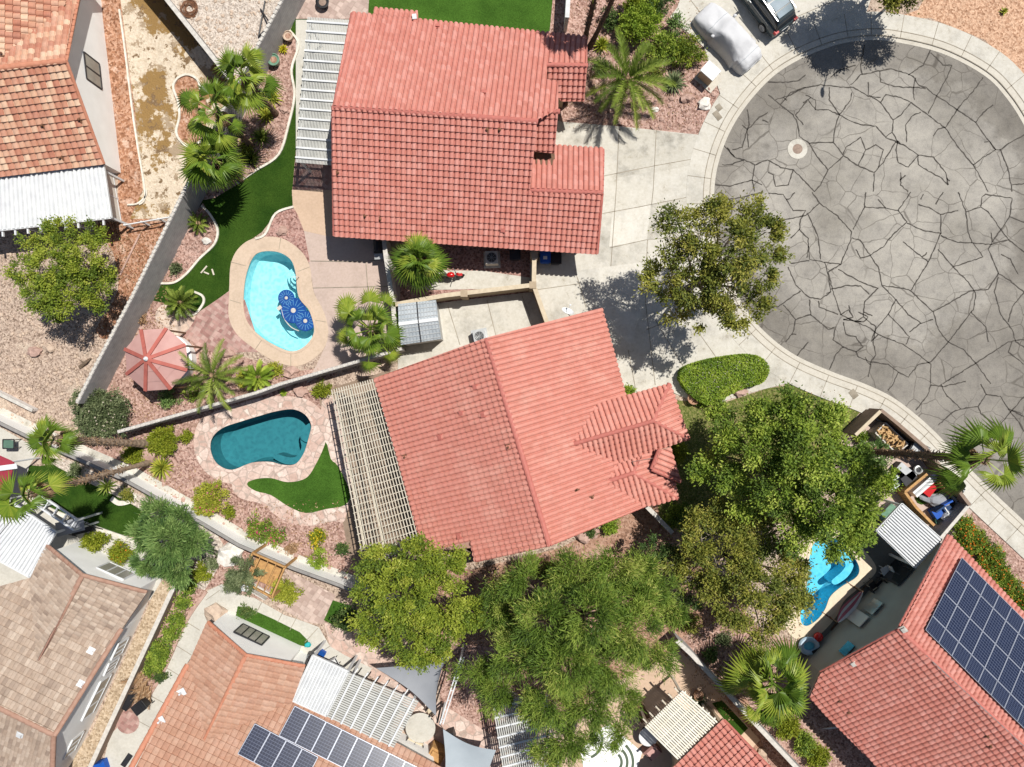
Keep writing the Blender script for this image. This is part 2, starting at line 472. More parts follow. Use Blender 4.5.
def tree(name, label, base_px, blobs_px, mat, bark, per=2.2, clump=.45, leaves=60, L=.13, W=.05, tr=.2, group=None, trunk_h=.35,
         dj=1.2, up=.5, shell=.5, twigs=True, stems=1, branchy=1.0, rzf=.6, cat='tree', flat=.75):
    """blobs_px: (px,py,r_px,z) seen position, seen radius and height of each lobe of the crown"""
    blobs = []
    for q in blobs_px:
        x, y, r, z = q[:4]; p = P(x, y, z); rm = r * (1 - z / H) / S
        rz = q[4] if len(q) > 4 else rm * rzf
        blobs.append((p.x, p.y, p.z, rm, rm, rz))
    b = Vector((*G2(*base_px), 0))
    r = root(name, label, cat, b, group)
    C, Rn, D, tips = clump_points(blobs, per * 1.7, clump * .92, int(leaves * 2.0), shell=shell, flat=flat); L *= 1.25; W *= 1.45
    keep = C[:, 2] > .15; C, Rn, D = C[keep], Rn[keep], D[keep]
    crown = leaf_mesh('crown', C, Rn, L, W, mat, r, D, dj=dj, up=up + .5)
    mb = MB(); zt = min(q[2] for q in blobs) * trunk_h
    for s_ in range(stems):
        off = Vector((random.uniform(-.3, .3), random.uniform(-.3, .3), 0)) * (stems > 1)
        top = b + off * 2 + Vector((random.uniform(-.2, .2), random.uniform(-.2, .2), zt))
        limb(mb, b + off + Vector((0, 0, -.1)), top, tr, tr * .8, .05)
        for k, q in enumerate(blobs):
            if stems > 1 and k % stems != s_: continue
            e = Vector((q[0], q[1], q[2] - q[5] * .1))
            pts = limb(mb, top, e, tr * .5, tr * .14, .08)
            if twigs:
                near = sorted(tips, key=lambda t: (Vector(t) - e).length)[:int(9 * branchy)]
                for t in near: limb(mb, pts[random.choice((3, 4, 5))], t, tr * .11, .01, .1, 4)
    mb.build('trunk', bark, r, smooth=True)
    return r
def shrub(name, label, px, py, rpx, h, mat, group=None, ry=None, rot=0, per=9, leaves=26, L=.11, W=.055, flowers=None, fmat=None, cat='shrub', parts=True, clump=.22, bark=None, up=.6, lobes=5):
    rm = rpx / S; rym = (ry or rpx) / S; z = h * .55
    p = P(px, py, h * .5); b = Vector((p.x, p.y, 0))
    bl = []
    for k in range(lobes):
        a = 2 * math.pi * k / lobes + random.uniform(-.4, .4); f = random.uniform(.3, .5)
        dx, dy = math.cos(a) * f * rm, math.sin(a) * f * rym
        c_, s_ = math.cos(rot), math.sin(rot)
        bl.append((b.x + dx * c_ - dy * s_, b.y + dx * s_ + dy * c_, h * random.uniform(.4, .55), min(rm, rym) * random.uniform(.5, .72), min(rm, rym) * random.uniform(.5, .72), h * .5))
    bl.append((b.x, b.y, h * .5, min(rm, rym) * .7, min(rm, rym) * .7, h * .55))
    C, Rn, D, tips = clump_points(bl, per * 1.3, clump, int(leaves * 1.6), shell=.4); W *= 1.3; L *= 1.1
    k = C[:, 2] > .03; C, Rn, D = C[k], Rn[k], D[k]
    r = root(name, label, cat, b, group)
    leaf_mesh('foliage', C, Rn, L, W, mat, r, D, up=up)
    mb = MB()
    for t in tips[:7]: limb(mb, b + Vector((0, 0, -.03)), t, .03, .008, .1, 4)
    mb.build('stem', bark or MATS['bark'], r)
    if flowers:
        k = NR.permutation(len(C))[:flowers]; Cf = C[k] + np.array([0, 0, .06]); 
        leaf_mesh('flowers', Cf, NR.uniform(0, 1, len(k)), .11, .1, fmat, r, up=2)['kind'] = 'stuff'
    return r
def fan_leaf(V, F, o, d, petiole, R, nseg=20, droop=.4, spread=250):
    """one costapalmate leaf: o origin, d unit direction of the petiole"""
    d = Vector(d).normalized(); sd = d.cross(Vector((0, 0, 1)))
    if sd.length < .1: sd = Vector((1, 0, 0))
    sd.normalize(); up = sd.cross(d).normalized()
    fold = random.uniform(.2, .7)
    hub = Vector(o) + d * petiole + Vector((0, 0, -.06 * petiole * petiole))
    i = len(V); w = .025
    V += [Vector(o) + sd * w, Vector(o) - sd * w, hub - sd * w, hub + sd * w]; F.append((i, i + 1, i + 2, i + 3))
    for k in range(nseg):
        a = math.radians(-spread / 2 + spread * (k + .5) / nseg); da = math.radians(spread / nseg) * .62
        rr = R * (1 - .22 * abs(a) / math.pi) * random.uniform(.88, 1.05)
        def pt(ang, q, lift=0):
            v = d * math.cos(ang) + sd * math.sin(ang)
            return hub + v * q + up * (lift - fold * abs(math.sin(ang)) * q) + Vector((0, 0, -droop * (q / R) ** 2.2 * R * .55))
        i = len(V)
        V += [hub, pt(a - da, rr * .5, 0), pt(a, rr * .52, .05 * R), pt(a + da, rr * .5, 0), pt(a + random.uniform(-.05, .05), rr, -random.uniform(0, .12) * R)]
        F += [(i, i + 1, i + 2), (i, i + 2, i + 3), (i + 1, i + 4, i + 2), (i + 2, i + 4, i + 3)]
def rnd_attr(me, per, lo=0, hi=1):
    n = len(me.vertices); a = np.repeat(NR.uniform(lo, hi, n // per + 1), per)[:n].astype(np.float32)
    at = me.attributes.new('rnd', 'FLOAT', 'POINT'); at.data.foreach_set('value', a)
def fan_palm(label, base, height, R, mat, bark, n=26, group=None, tr=.17, dead=14, lean=(0, 0), skirt=.8, deadmat=None, petiole=.55, top_bias=0):
    """base = ground pixel of the trunk; height metres; R leaf radius"""
    b = Vector((*G2(*base), 0)); r = root('fan_palm', label, 'palm tree', b, group)
    top = b + Vector((lean[0], lean[1], height))
    mb = MB(); m = max(6, int(height / .22)); pts = []; rs = []
    for i in range(m + 1):
        t = i / m; q = b.lerp(top, t); q.x += .15 * math.sin(t * 2.2) * lean[0]
        pts.append(q); rs.append(tr * (1.35 - .45 * min(1, t * 5)) * (1 if i % 2 else .9))
    mb.tube(pts, rs, 10)
    k0 = int(m * (1 - skirt / max(height, .1) * 2.2)) if height > 2 else m
    sk = mb; sk.m = 1   # old leaf bases bristle along the trunk
    for i in range(int(height * 26)):
        t = 1 - random.random() ** 1.3 * min(1, .75); q = b.lerp(top, t); a = random.uniform(0, 6.283)
        v = Vector((math.cos(a), math.sin(a), 0)); s_ = Vector((-v.y, v.x, 0)) * .035; q1 = q + v * tr * .85
        tip = q + v * (tr + random.uniform(.08, .2)) + Vector((0, 0, random.uniform(.05, .25)))
        sk.quad(q1 + s_, tip, q1 - s_)
    mb.build('trunk', [bark, MATS['thatch']], r)
    V, F = [], []
    for i in range(n):
        a = i * 2.39996 + random.uniform(-.45, .45); t = (i + .5) / n
        el = math.radians(84 - 105 * t ** .9 + random.uniform(-10, 10))
        d = Vector((math.cos(a) * math.cos(el), math.sin(a) * math.cos(el), math.sin(el)))
        fan_leaf(V, F, top + Vector((0, 0, -.1 * t)), d, petiole * random.uniform(.6, 1.7), R * random.uniform(.7, 1.25), 22, droop=.4 + .7 * t, spread=random.uniform(170, 250))
    me = bpy.data.meshes.new('crown'); me.from_pydata(V, [], F)
    a = NR.uniform(0, 1, n); nv = len(V) // n; at = me.attributes.new('rnd', 'FLOAT', 'POINT')
    at.data.foreach_set('value', np.clip(np.repeat(a, nv) * .6 + NR.uniform(0, .4, len(V)), 0, 1).astype(np.float32))
    link('crown', me, mat, r)
    if dead:
        V, F = [], []
        for i in range(dead):
            a = random.uniform(0, 6.283); el = math.radians(random.uniform(-80, -50))
            d = Vector((math.cos(a) * math.cos(el), math.sin(a) * math.cos(el), math.sin(el)))
            fan_leaf(V, F, top + Vector((0, 0, -.25)), d, .5, R * .6, 12, droop=.2, spread=120)
        me = bpy.data.meshes.new('dead_fronds'); me.from_pydata(V, [], F); link('dead_fronds', me, MATS['thatch'], r)
    return r
def feather_frond(V, F, o, az, el, Lf, nl=26, ll=.34, arch=.9, w=.03):
    p = Vector(o); v = Vector((math.cos(az) * math.cos(el), math.sin(az) * math.cos(el), math.sin(el)))
    st = Lf / nl; last = None
    for k in range(nl):
        t = k / nl
        v = (v + Vector((0, 0, -1)) * arch * st / Lf * (1.2 if k > 3 else .2)).normalized()
        q = p + v * st
        sd = v.cross(Vector((0, 0, 1))).normalized(); up = sd.cross(v)
        ww = .02 * (1 - t) + .006
        i = len(V); V += [p + sd * ww, p - sd * ww, q - sd * ww, q + sd * ww]; F.append((i, i + 1, i + 2, i + 3))
        if k > 2:
            l = ll * math.sin(math.pi * (t * .85 + .12)) ** .6
            for s_ in (-1, 1):
                e = q + (sd * s_ * .8 + v * .65 + up * random.uniform(.2, .9)).normalized() * l
                i = len(V); V += [p, q, e + v * w * .5, e]; F.append((i, i + 1, i + 2, i + 3))
        p = q
def feather_palm(label, base, height, Lf, mat, n=34, group=None, tr=.2, el0=70, el1=-5, arch=1.0, cat='palm tree', name='feather_palm', ll=.34, w=.05):
    b = Vector((*G2(*base), 0)); r = root(name, label, cat, b, group)
    mb = MB(); m = max(4, int(height / .16)); mb.tube([b + Vector((0, 0, height * i / m)) for i in range(m + 1)], [tr * (1.1 if i % 2 else .92) for i in range(m + 1)], 10)
    mb.lathe(b + Vector((0, 0, height - .05)), [(tr, 0), (tr * 1.2, .1), (tr * .5, .3)], 10)
    mb.build('trunk', MATS['thatch'], r)
    V, F = [], []; top = b + Vector((0, 0, height))
    for i in range(n):
        t = (i + .5) / n; az = i * 2.39996 + random.uniform(-.15, .15)
        feather_frond(V, F, top, az, math.radians(el0 + (el1 - el0) * t ** .8), Lf * random.uniform(.8, 1.08), arch=arch, ll=ll, w=w)
    me = bpy.data.meshes.new('crown'); me.from_pydata(V, [], F); nv = len(V) // n
    at = me.attributes.new('rnd', 'FLOAT', 'POINT'); at.data.foreach_set('value', np.clip(np.repeat(NR.uniform(0, 1, n), nv) * .7 + NR.uniform(0, .3, len(V)), 0, 1).astype(np.float32))
    link('crown', me, mat, r); return r
def rosette(name, label, px, py, R, mat, h=.5, n=40, group=None, w=.06, cat='plant', el1=5, loc=None):
    b = Vector((*G2(px, py), 0)) if loc is None else Vector(loc)
    V, F = [], []
    for i in range(n):
        t = (i + .5) / n; az = i * 2.39996; el = math.radians(82 + (el1 - 82) * t ** .8)
        d = Vector((math.cos(az) * math.cos(el), math.sin(az) * math.cos(el), math.sin(el))); s_ = Vector((-math.sin(az), math.cos(az), 0))
        l = R * random.uniform(.8, 1.1); j = len(V)
        a = b + Vector((0, 0, h * .15)); mid = a + d * l * .5; tip = a + d * l + Vector((0, 0, -l * .15))
        V += [a - s_ * w * .7, a + s_ * w * .7, mid + s_ * w, mid - Vector((0, 0, .25 * w)) , mid - s_ * w, tip]
        F += [(j, j + 1, j + 2, j + 3), (j, j + 3, j + 4), (j + 2, j + 5, j + 3), (j + 3, j + 5, j + 4)]
    me = bpy.data.meshes.new(name); me.from_pydata(V, [], F)
    at = me.attributes.new('rnd', 'FLOAT', 'POINT'); at.data.foreach_set('value', np.repeat(NR.uniform(0, 1, n), 6).astype(np.float32))
    o = link(name, me, mat)
    me.transform(Matrix.Translation(-b)); o.location = b; ROOT[o.name] = Matrix.Translation(b)
    return tag(o, label, cat, group)
def boulder(label, px, py, r, mat, sq=.6, seed=0, group='landscape boulders'):
    mb = MB(); b = P(px, py, 0); mb.blob((b.x, b.y, r * sq * .5), (r, r * random.uniform(.65, .95), r * sq), 2, .35, seed=seed)
    o = mb.build('boulder', mat); return solo(o, label, 'boulder', group)
# ================================================================== materials
plain('bark', (.22, .16, .11), (.1, .07, .05), 6); plain('bark_pale', (.42, .37, .3), (.24, .2, .16), 6)
plain('thatch', (.36, .24, .14), (.15, .09, .055), 9, rough=.95)
plain('palm_bark', (.40, .30, .21), (.2, .14, .1), 9, rough=.95)
plain('palm_bark_dark', (.2, .13, .085), (.09, .06, .04), 9, rough=.95)
concrete('concrete', (.55, .525, .47), .36, .4); concrete('pink_concrete', (.49, .385, .335), .14, .4)
concrete('peach', (.54, .395, .29), .1, .5); concrete('kerb', (.53, .495, .43), .12, .6)
concrete('dark_concrete', (.165, .165, .15), .25, .35); concrete('deck', (.55, .43, .33), .12, .8)
concrete('deck_cream', (.68, .58, .44), .1, .8); concrete('grey_path', (.52, .5, .45), .15, .5)
gravel('desert', [(.17, .12, .09), (.37, .275, .215), (.52, .41, .325), (.30, .22, .175)], 11, .3, .12, patch=[((.52, .43, .34), .35, .55, .72)])
gravel('wedge', [(.30, .25, .21), (.52, .44, .37), (.60, .53, .46), (.3, .25, .21)], 11, .3, .12, patch=[((.68, .62, .53), .5, .58, .72)])
gravel('pink_gravel', [(.16, .09, .07), (.34, .205, .165), (.50, .345, .29), (.25, .15, .12)], 10, .5, .2, patch=[((.30, .19, .145), .7, .56, .64)], contrast=.7)
gravel('dark_pink_gravel', [(.16, .085, .07), (.33, .18, .15), (.46, .29, .25), (.24, .14, .12)], 10, .4, .14)
gravel('orange_gravel', [(.28, .15, .09), (.47, .28, .18), (.62, .41, .28), (.38, .23, .15)], 10, .3, .14)
gravel('tan_gravel', [(.27, .2, .13), (.42, .32, .22), (.52, .42, .31)], 9, .4, .14)
gravel('litter', [(.17, .08, .045), (.33, .16, .09), (.48, .29, .2), (.26, .12, .07)], 9, .8, .2, patch=[((.58, .42, .33), .9, .56, .66)], contrast=.8)
gravel('bleached', [(.47, .38, .28), (.6, .52, .41), (.52, .43, .33)], 9, .4, .1, patch=[((.25, .155, .06), .26, .495, .52), ((.17, .11, .06), 1.4, .55, .58), ((.33, .25, .17), .7, .56, .6)], contrast=.4)
gravel('soil', [(.2, .11, .075), (.34, .2, .14), (.42, .27, .2)], 9, .5, .2, patch=[((.46, .32, .25), .6, .55, .7)], contrast=.7)
gravel('dry_lawn', [(.07, .09, .02), (.12, .14, .035), (.22, .2, .08)], 13, .5, .2, patch=[((.38, .27, .13), .55, .58, .68)], contrast=.7)
def turfmat(name, c, c2):
    m, nt, b = newmat(name); co = coords(nt); f = noise_(nt, co, .5, 5, .6); g = noise_(nt, co, 14, 3, .8)
    r = ramp(nt, [(.36, c2), (.6, c)]); nt.links.new(f, r.inputs[0])
    g2 = ramp(nt, [(.3, (.55, .55, .5)), (.65, (1.15, 1.15, 1.1))]); nt.links.new(g, g2.inputs[0])
    nt.links.new(mixc(nt, 1.0, r.outputs[0], g2.outputs[0], 'MULTIPLY'), b.inputs['Base Color'])
    b.inputs['Roughness'].default_value = 1; b.inputs['Specular IOR Level'].default_value = .05
    bump_(nt, b, g, .8, .04); MATS[name] = m
turfmat('turf', (.04, .082, .012), (.022, .055, .008)); turfmat('turf_bright', (.06, .135, .02), (.04, .095, .014))
def paver(name, c, c2, c3, scale=1.0, rot=.6, mortar=(.3, .22, .18)):
    m, nt, b = newmat(name); mp = nt.nodes.new('ShaderNodeMapping'); nt.links.new(coords(nt), mp.inputs[0]); mp.inputs['Rotation'].default_value = (0, 0, rot)
    v = N(nt, 'ShaderNodeTexVoronoi', Scale=scale * 4.2); v.distance = 'CHEBYCHEV'; v.inputs['Randomness'].default_value = .45
    nt.links.new(mp.outputs[0], v.inputs['Vector']); sep = nt.nodes.new('ShaderNodeSeparateColor'); nt.links.new(v.outputs['Color'], sep.inputs[0])
    r = ramp(nt, [(0, c), (.5, c2), (1, c3)]); nt.links.new(sep.outputs[0], r.inputs[0])
    f = math_(nt, 'GREATER_THAN', v.outputs['Distance'], .47)
    g = noise_(nt, coords(nt), 1.5, 5, .7); g2 = ramp(nt, [(.3, (.8, .8, .8)), (.7, (1.1, 1.1, 1.1))]); nt.links.new(g, g2.inputs[0])
    col = mixc(nt, 1.0, mixc(nt, math_(nt, 'MULTIPLY', f, .5), r.outputs[0], mortar), g2.outputs[0], 'MULTIPLY')
    nt.links.new(col, b.inputs['Base Color']); b.inputs['Roughness'].default_value = .9; MATS[name] = m
paver('brick_paver', (.27, .14, .12), (.38, .22, .19), (.46, .31, .27)); paver('pale_paver', (.36, .26, .22), (.45, .34, .29), (.55, .43, .37), .8)
def flagstone(name, cols, scale=1.6):
    m, nt, b = newmat(name); co = coords(nt)
    v = N(nt, 'ShaderNodeTexVoronoi', Scale=scale); nt.links.new(co, v.inputs['Vector'])
    e = N(nt, 'ShaderNodeTexVoronoi', Scale=scale); e.feature = 'DISTANCE_TO_EDGE'; nt.links.new(co, e.inputs['Vector'])
    sep = nt.nodes.new('ShaderNodeSeparateColor'); nt.links.new(v.outputs['Color'], sep.inputs[0])
    r = ramp(nt, [(i / (len(cols) - 1), c) for i, c in enumerate(cols)]); nt.links.new(sep.outputs[0], r.inputs[0])
    j = ramp(nt, [(.02, (1, 1, 1)), (.07, (0, 0, 0))]); nt.links.new(e.outputs['Distance'], j.inputs[0])
    g = noise_(nt, co, 3, 6, .75); g2 = ramp(nt, [(.3, (.68, .66, .64)), (.65, (1.08, 1.08, 1.08))]); nt.links.new(g, g2.inputs[0])
    col = mixc(nt, 1.0, mixc(nt, j.outputs[0], r.outputs[0], (.42, .33, .28)), g2.outputs[0], 'MULTIPLY')
    nt.links.new(col, b.inputs['Base Color']); b.inputs['Roughness'].default_value = .9; MATS[name] = m
flagstone('flag_pink', [(.62, .47, .40), (.5, .34, .28), (.68, .56, .49), (.56, .41, .35)], 1.9)
flagstone('flag_cream', [(.58, .45, .36), (.52, .38, .31), (.62, .52, .43)], 1.3)
# asphalt: worn, sun bleached, arcs of tyre polish, hairline crazing
m, nt, b = newmat('asphalt'); co = coords(nt)
b.inputs['Roughness'].default_value = .92; b.inputs['Specular IOR Level'].default_value = .15
f = noise_(nt, co, .14, 6, .62); r = ramp(nt, [(.33, (.20, .184, .16)), (.5, (.285, .265, .235)), (.7, (.37, .345, .305))]); nt.links.new(f, r.inputs[0])
g = noise_(nt, co, 18, 3, .8); g2 = ramp(nt, [(.3, (.82, .82, .82)), (.7, (1.1, 1.1, 1.1))]); nt.links.new(g, g2.inputs[0])
mp = nt.nodes.new('ShaderNodeMapping'); nt.links.new(co, mp.inputs[0]); mp.inputs['Location'].default_value = (-23.0, -11.1, 0)
w = N(nt, 'ShaderNodeTexWave', Scale=.16, Distortion=3.5, Detail=4); w.wave_type = 'RINGS'; w.rings_direction = 'Z'; nt.links.new(mp.outputs[0], w.inputs['Vector'])
w2 = ramp(nt, [(.2, (.975, .975, .98)), (.8, (1.02, 1.02, 1.02))]); nt.links.new(w.outputs['Fac'], w2.inputs[0])
dn = nt.nodes.new('ShaderNodeTexNoise'); dn.inputs['Scale'].default_value = .9; dn.inputs['Detail'].default_value = 2; nt.links.new(co, dn.inputs['Vector'])
wc = nt.nodes.new('ShaderNodeVectorMath'); wc.operation = 'MULTIPLY_ADD'; nt.links.new(dn.outputs['Color'], wc.inputs[0]); wc.inputs[1].default_value = (.55, .55, 0); nt.links.new(co, wc.inputs[2])
e = N(nt, 'ShaderNodeTexVoronoi', Scale=.62); e.feature = 'DISTANCE_TO_EDGE'; nt.links.new(wc.outputs[0], e.inputs['Vector'])
cr_ = ramp(nt, [(.007, (1, 1, 1)), (.017, (0, 0, 0))]); nt.links.new(e.outputs['Distance'], cr_.inputs[0])
msk = noise_(nt, co, .22, 2, .5); mk = ramp(nt, [(.34, (0, 0, 0)), (.52, (.62, .62, .62))]); nt.links.new(msk, mk.inputs[0])
fac = math_(nt, 'MULTIPLY', cr_.outputs[0], mk.outputs[0])
col = mixc(nt, 1.0, mixc(nt, 1.0, r.outputs[0], g2.outputs[0], 'MULTIPLY'), w2.outputs[0], 'MULTIPLY')
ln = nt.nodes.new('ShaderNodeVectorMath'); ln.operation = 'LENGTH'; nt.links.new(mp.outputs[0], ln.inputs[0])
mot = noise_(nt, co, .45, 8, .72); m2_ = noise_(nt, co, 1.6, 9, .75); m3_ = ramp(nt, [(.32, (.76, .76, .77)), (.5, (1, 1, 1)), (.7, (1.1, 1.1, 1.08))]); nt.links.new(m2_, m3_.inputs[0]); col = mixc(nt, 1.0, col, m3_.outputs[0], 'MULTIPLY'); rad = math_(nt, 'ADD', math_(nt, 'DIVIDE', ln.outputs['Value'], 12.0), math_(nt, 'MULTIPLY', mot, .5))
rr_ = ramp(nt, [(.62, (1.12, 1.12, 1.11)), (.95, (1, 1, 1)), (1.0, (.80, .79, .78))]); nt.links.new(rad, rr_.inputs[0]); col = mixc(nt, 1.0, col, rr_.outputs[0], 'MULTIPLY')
nt.links.new(mixc(nt, fac, col, (.07, .06, .05)), b.inputs['Base Color']); bump_(nt, b, g, .3, .01); MATS['asphalt'] = m
plain('crack', (.07, .06, .05), (.04, .035, .03), 2, rough=.8)
plain('joint', (.20, .17, .13), (.33, .29, .23), 1.5, rough=1)
plain('white_curb', (.72, .68, .6), (.52, .48, .4), 4); plain('stucco', (.60, .58, .53), (.54, .52, .47), 1.2, rough=.95); plain('stucco_tan', (.46, .36, .25), (.40, .31, .21), 1.2, rough=.95)
plain('stucco_white', (.86, .855, .83), (.79, .78, .75), .8, rough=.95)
plain('white_paint', (.66, .67, .67), (.56, .57, .58), 2, rough=.5); plain('beige_paint', (.58, .53, .44), (.48, .43, .34), 2, rough=.7)
plain('dark_metal', (.03, .03, .035), (.02, .02, .022), 3, rough=.45); plain('black', (.012, .012, .014), (.02, .02, .022), 3, rough=.5)
plain('grey_metal', (.42, .43, .43), (.32, .33, .33), 3, rough=.4, metal=.4); plain('rust', (.22, .1, .05), (.1, .05, .03), 8)
plain('rock_pink', (.5, .34, .28), (.33, .21, .17), 4, bump=.3); plain('rock_white', (.74, .71, .66), (.56, .52, .46), 4, bump=.3); plain('rock_tan', (.55, .43, .33), (.4, .3, .23), 4, bump=.3)
plain('glass_dark', (.03, .035, .04), (.02, .025, .03), 2, rough=.08, spec=.8); plain('wood', (.50, .29, .11), (.34, .18, .07), 5, rough=.7); plain('wood_dark', (.17, .09, .05), (.1, .055, .03), 5)
blockmat('block', (.42, .40, .385), (.29, .275, .27)); blockmat('block_dark', (.3, .285, .27), (.2, .19, .18)); blockmat('block_tan', (.44, .35, .25), (.33, .26, .18)); blockmat('block_pale', (.74, .70, .67), (.64, .6, .57)); blockmat('block_brown', (.3, .22, .17), (.2, .145, .11))
plain('cap_pale', (.58, .55, .5), (.44, .41, .37), 5); plain('cap_tan', (.56, .47, .34), (.46, .38, .27), 5)
concrete('brown_patio', (.27, .2, .15), .3, .6)
# ================================================================== the ground
POOL1 = cr([(256,253),(276,250.5),(291,258),(297,272),(300,296),(311,311),(315.5,332),(306,347),(291,352.5),(271,344.5),(255,333),(245,319),(242.5,299),(246,272)], True, 6)
POOL2 = cr([(240,420.5),(258,415),(276,410),(293.5,408),(306,413.5),(312.5,424),(311,435),(305,454),(296,465),(283,466),(270,463),(252,464),(232,471),(217,465),(210,452),(211,438),(222,427)], True, 6)
POOL3 = cr([(853,553),(860,567),(857,577.5),(841,588),(831,597),(826,609),(818,620),(806,627),(799,620),(801,600),(806,580),(808,556),(814,541),(832,536),(845,541)], True, 6)
HOLES = [POOL1, POOL2, POOL3]
base = sheet('ground', [(-5200,-5000),(6200,-5000),(6200,5800),(-5200,5800)], 0, MATS['desert'], holes=HOLES)
sheet('yard_soil', [(425,556),(470,570),(560,548),(655,500),(700,560),(770,640),(800,700),(760,760),(700,650),(560,720),(470,665),(430,640),(345,585)], 1, MATS['soil'])
sheet('side_strip_dirt', [(95,-20),(135,-20),(128,60),(135,110),(143,190),(150,222),(118,222),(118,170)], 1, MATS['litter'])
sheet('bleached_dirt', [(118,-20),(150,-20),(182,17),(250,101),(205,192),(186,218),(130,219),(143,190),(135,110)], 2, MATS['bleached'])
sheet('kerbed_gravel', [(180,76),(190,76),(204,92),(206,120),(207,140),(195,145),(180,140),(177,130),(180,110),(174,96),(175,82)], 3, MATS['litter'], smooth=4)
sheet('wedge_gravel', [(150,-30),(330,-30),(304,0),(268,68),(249,101),(182,17)], 3, MATS['wedge'])
sheet('leaf_litter', [(95,225),(170,222),(180,232),(158,272),(140,310),(112,338),(96,330),(118,290),(112,250)], 1, MATS['litter'], smooth=4)
# north yard
sheet('artificial_lawn', [(303,-5),(303,15),(312,18),(310,160),(300,200),(293,208),(276,214),(262,232),(240,247),(231,262),(229,291),(196,315),(175,306),(152,301),(160,283),(203,200),(235,186),(256,172),(279,155),(289,125),(295,95),(292,72),(299,45),(290,31),(296,18)], 2, MATS['turf'])
sheet('artificial_lawn', [(368,-15),(567,-15),(562,45),(368,40)], 2, MATS['turf_bright'])
sheet('gravel_bed', [(291,31),(299,45),(292,70),(295,95),(289,125),(279,155),(256,171),(235,186),(215,198),(204,200),(232,145),(250,103),(268,68),(284,40)], 3, MATS['pink_gravel'])
sheet('gravel_bed', [(203,203),(210,214),(218,229),(215,244),(200,259),(187,274),(175,282.5),(160,283.5),(152,300),(160,270),(185,225)], 3, MATS['pink_gravel'])
sheet('gravel_bed', [(150,300),(178,306),(182,322),(180,331),(230,352),(260,362),(290,372),(322,368),(340,375),(270,400),(180,420),(130,432),(98,402),(120,350)], 2, MATS['pink_gravel'])
sheet('gravel_bed', [(256,240),(266,234),(276,214),(294,207.5),(297,213),(304,231),(310,262),(296,262),(270,246)], 3, MATS['dark_pink_gravel'])
sheet('flagstone_path', [(156,312),(166,304),(186,308),(196,316),(184,334),(168,334),(158,326)], 4, MATS['flag_cream'], smooth=3)
sheet('brick_paving', [(230,291),(245,300),(262,352),(240,352),(222,356),(196,345),(180,332),(196,314)], 3, MATS['brick_paver'])
sheet('lattice_slab', [(296,20),(350,20),(338,160),(296,160)], 4, MATS['grey_path'])
sheet('brick_paving', [(300,-20),(370,-20),(368,19),(296,19)], 3, MATS['pale_paver'])
sheet('shaded_patio', [(296,150),(336,150),(336,196),(292,196)], 3, MATS['brick_paver'])
sheet('peach_patio', [(292,190),(345,190),(345,240),(304,231),(297,213),(293,207)], 4, MATS['peach'])
sheet('concrete_patio', [(304,231),(345,235),(345,225),(398,225),(402,352),(362,364),(318,376),(306,384),(318,362),(326,345),(325,318),(314,292),(309,262)], 3, MATS['pink_concrete'], holes=[])
sheet('pool_deck', [(256,238),(281,238),(301,251),(310,267),(313.5,291),(324,312),(328.5,332),(323,350),(307,363),(291,366),(271,359.5),(252,347),(237,334),(229,317),(229.5,292),(231,264),(240,247)], 5, MATS['deck'], holes=[POOL1], smooth=5)
# middle yard
sheet('gravel_bed', [(133,431),(180,420),(262,398),(310,390),(345,385),(400,560),(352,590),(301,563),(247,540),(212,519),(135,476),(80,450),(98,436)], 1, MATS['pink_gravel'], holes=[POOL2])
sheet('pergola_patio', [(318,392),(390,370),(440,560),(372,590),(350,560)], 3, MATS['brown_patio'])
sheet('pool_surround', [(256,399),(281,396),(306,399),(322,411),(328,426),(325,444),(316,464),(306,478),(288,482),(271,478),(256,479),(240,484),(220,481),(205,471),(196,456),(194,439),(200,421),(217,411),(236,405)], 5, MATS['flag_pink'], holes=[POOL2], smooth=5)
sheet('artificial_lawn', [(325,441),(331,459),(338,466),(350,492),(345,505),(326,509),(306,513),(288,506),(271,495),(256,491),(247,484),(256,478),(272,476),(288,480),(305,476),(315,463)], 4, MATS['turf_bright'], smooth=3)
sheet('flagstone_path', [(322,400),(334,398),(350,455),(352,480),(345,520),(334,521),(306,526),(280,518),(262,504),(240,498),(232,484),(250,478),(300,500),(330,490),(322,450)], 3, MATS['flag_pink'], smooth=3)
# front
ROAD = cr([(1046,206),(1040,160),(1024,126),(1006,98),(983,75),(940,53),(890,41.5),(860,41),(830,47),(793,63),(765,84),(737,119),(720,157),(714,195),(718,238),(730,278),(747,311),(768,335),(795,355),(830,371),(865,384),(892,397),(915,414),(935,432),(953,451),(988,487),(1024,521),(1100,592),(1300,780)], False, 5)
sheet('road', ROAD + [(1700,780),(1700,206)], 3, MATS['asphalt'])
def px_ribbon(name, a, b, mat, z0, z1, kind='structure'):
    A = [G2(*p) for p in a]; B = [G2(*p) for p in b]; n = len(A); V = []; F = []
    for p, q in zip(A, B): V += [(p[0], p[1], z1), (q[0], q[1], z1 if not isinstance(z1, tuple) else z1[1]), (p[0], p[1], z0), (q[0], q[1], z0)]
    for i in range(n - 1):
        k, j = 4 * i, 4 * i + 4
        F += [(k, k + 1, j + 1, j), (k, j, j + 2, k + 2), (k + 1, k + 3, j + 3, j + 1)]
    mb = MB(); mb.add(V, F); o = mb.build(name, mat)
    if kind: o['kind'] = kind
    return o
R1 = offset_line(ROAD, 4.5); R2 = offset_line(ROAD, 11); R3 = offset_line(ROAD, 28)
o_ = px_ribbon('gutter', ROAD, R1, MATS['kerb'], 0, .03)
px_ribbon('kerb', R1, R2, MATS['kerb'], 0, .07)
px_ribbon('pavement', R2, R3, MATS['concrete'], 0, .074)
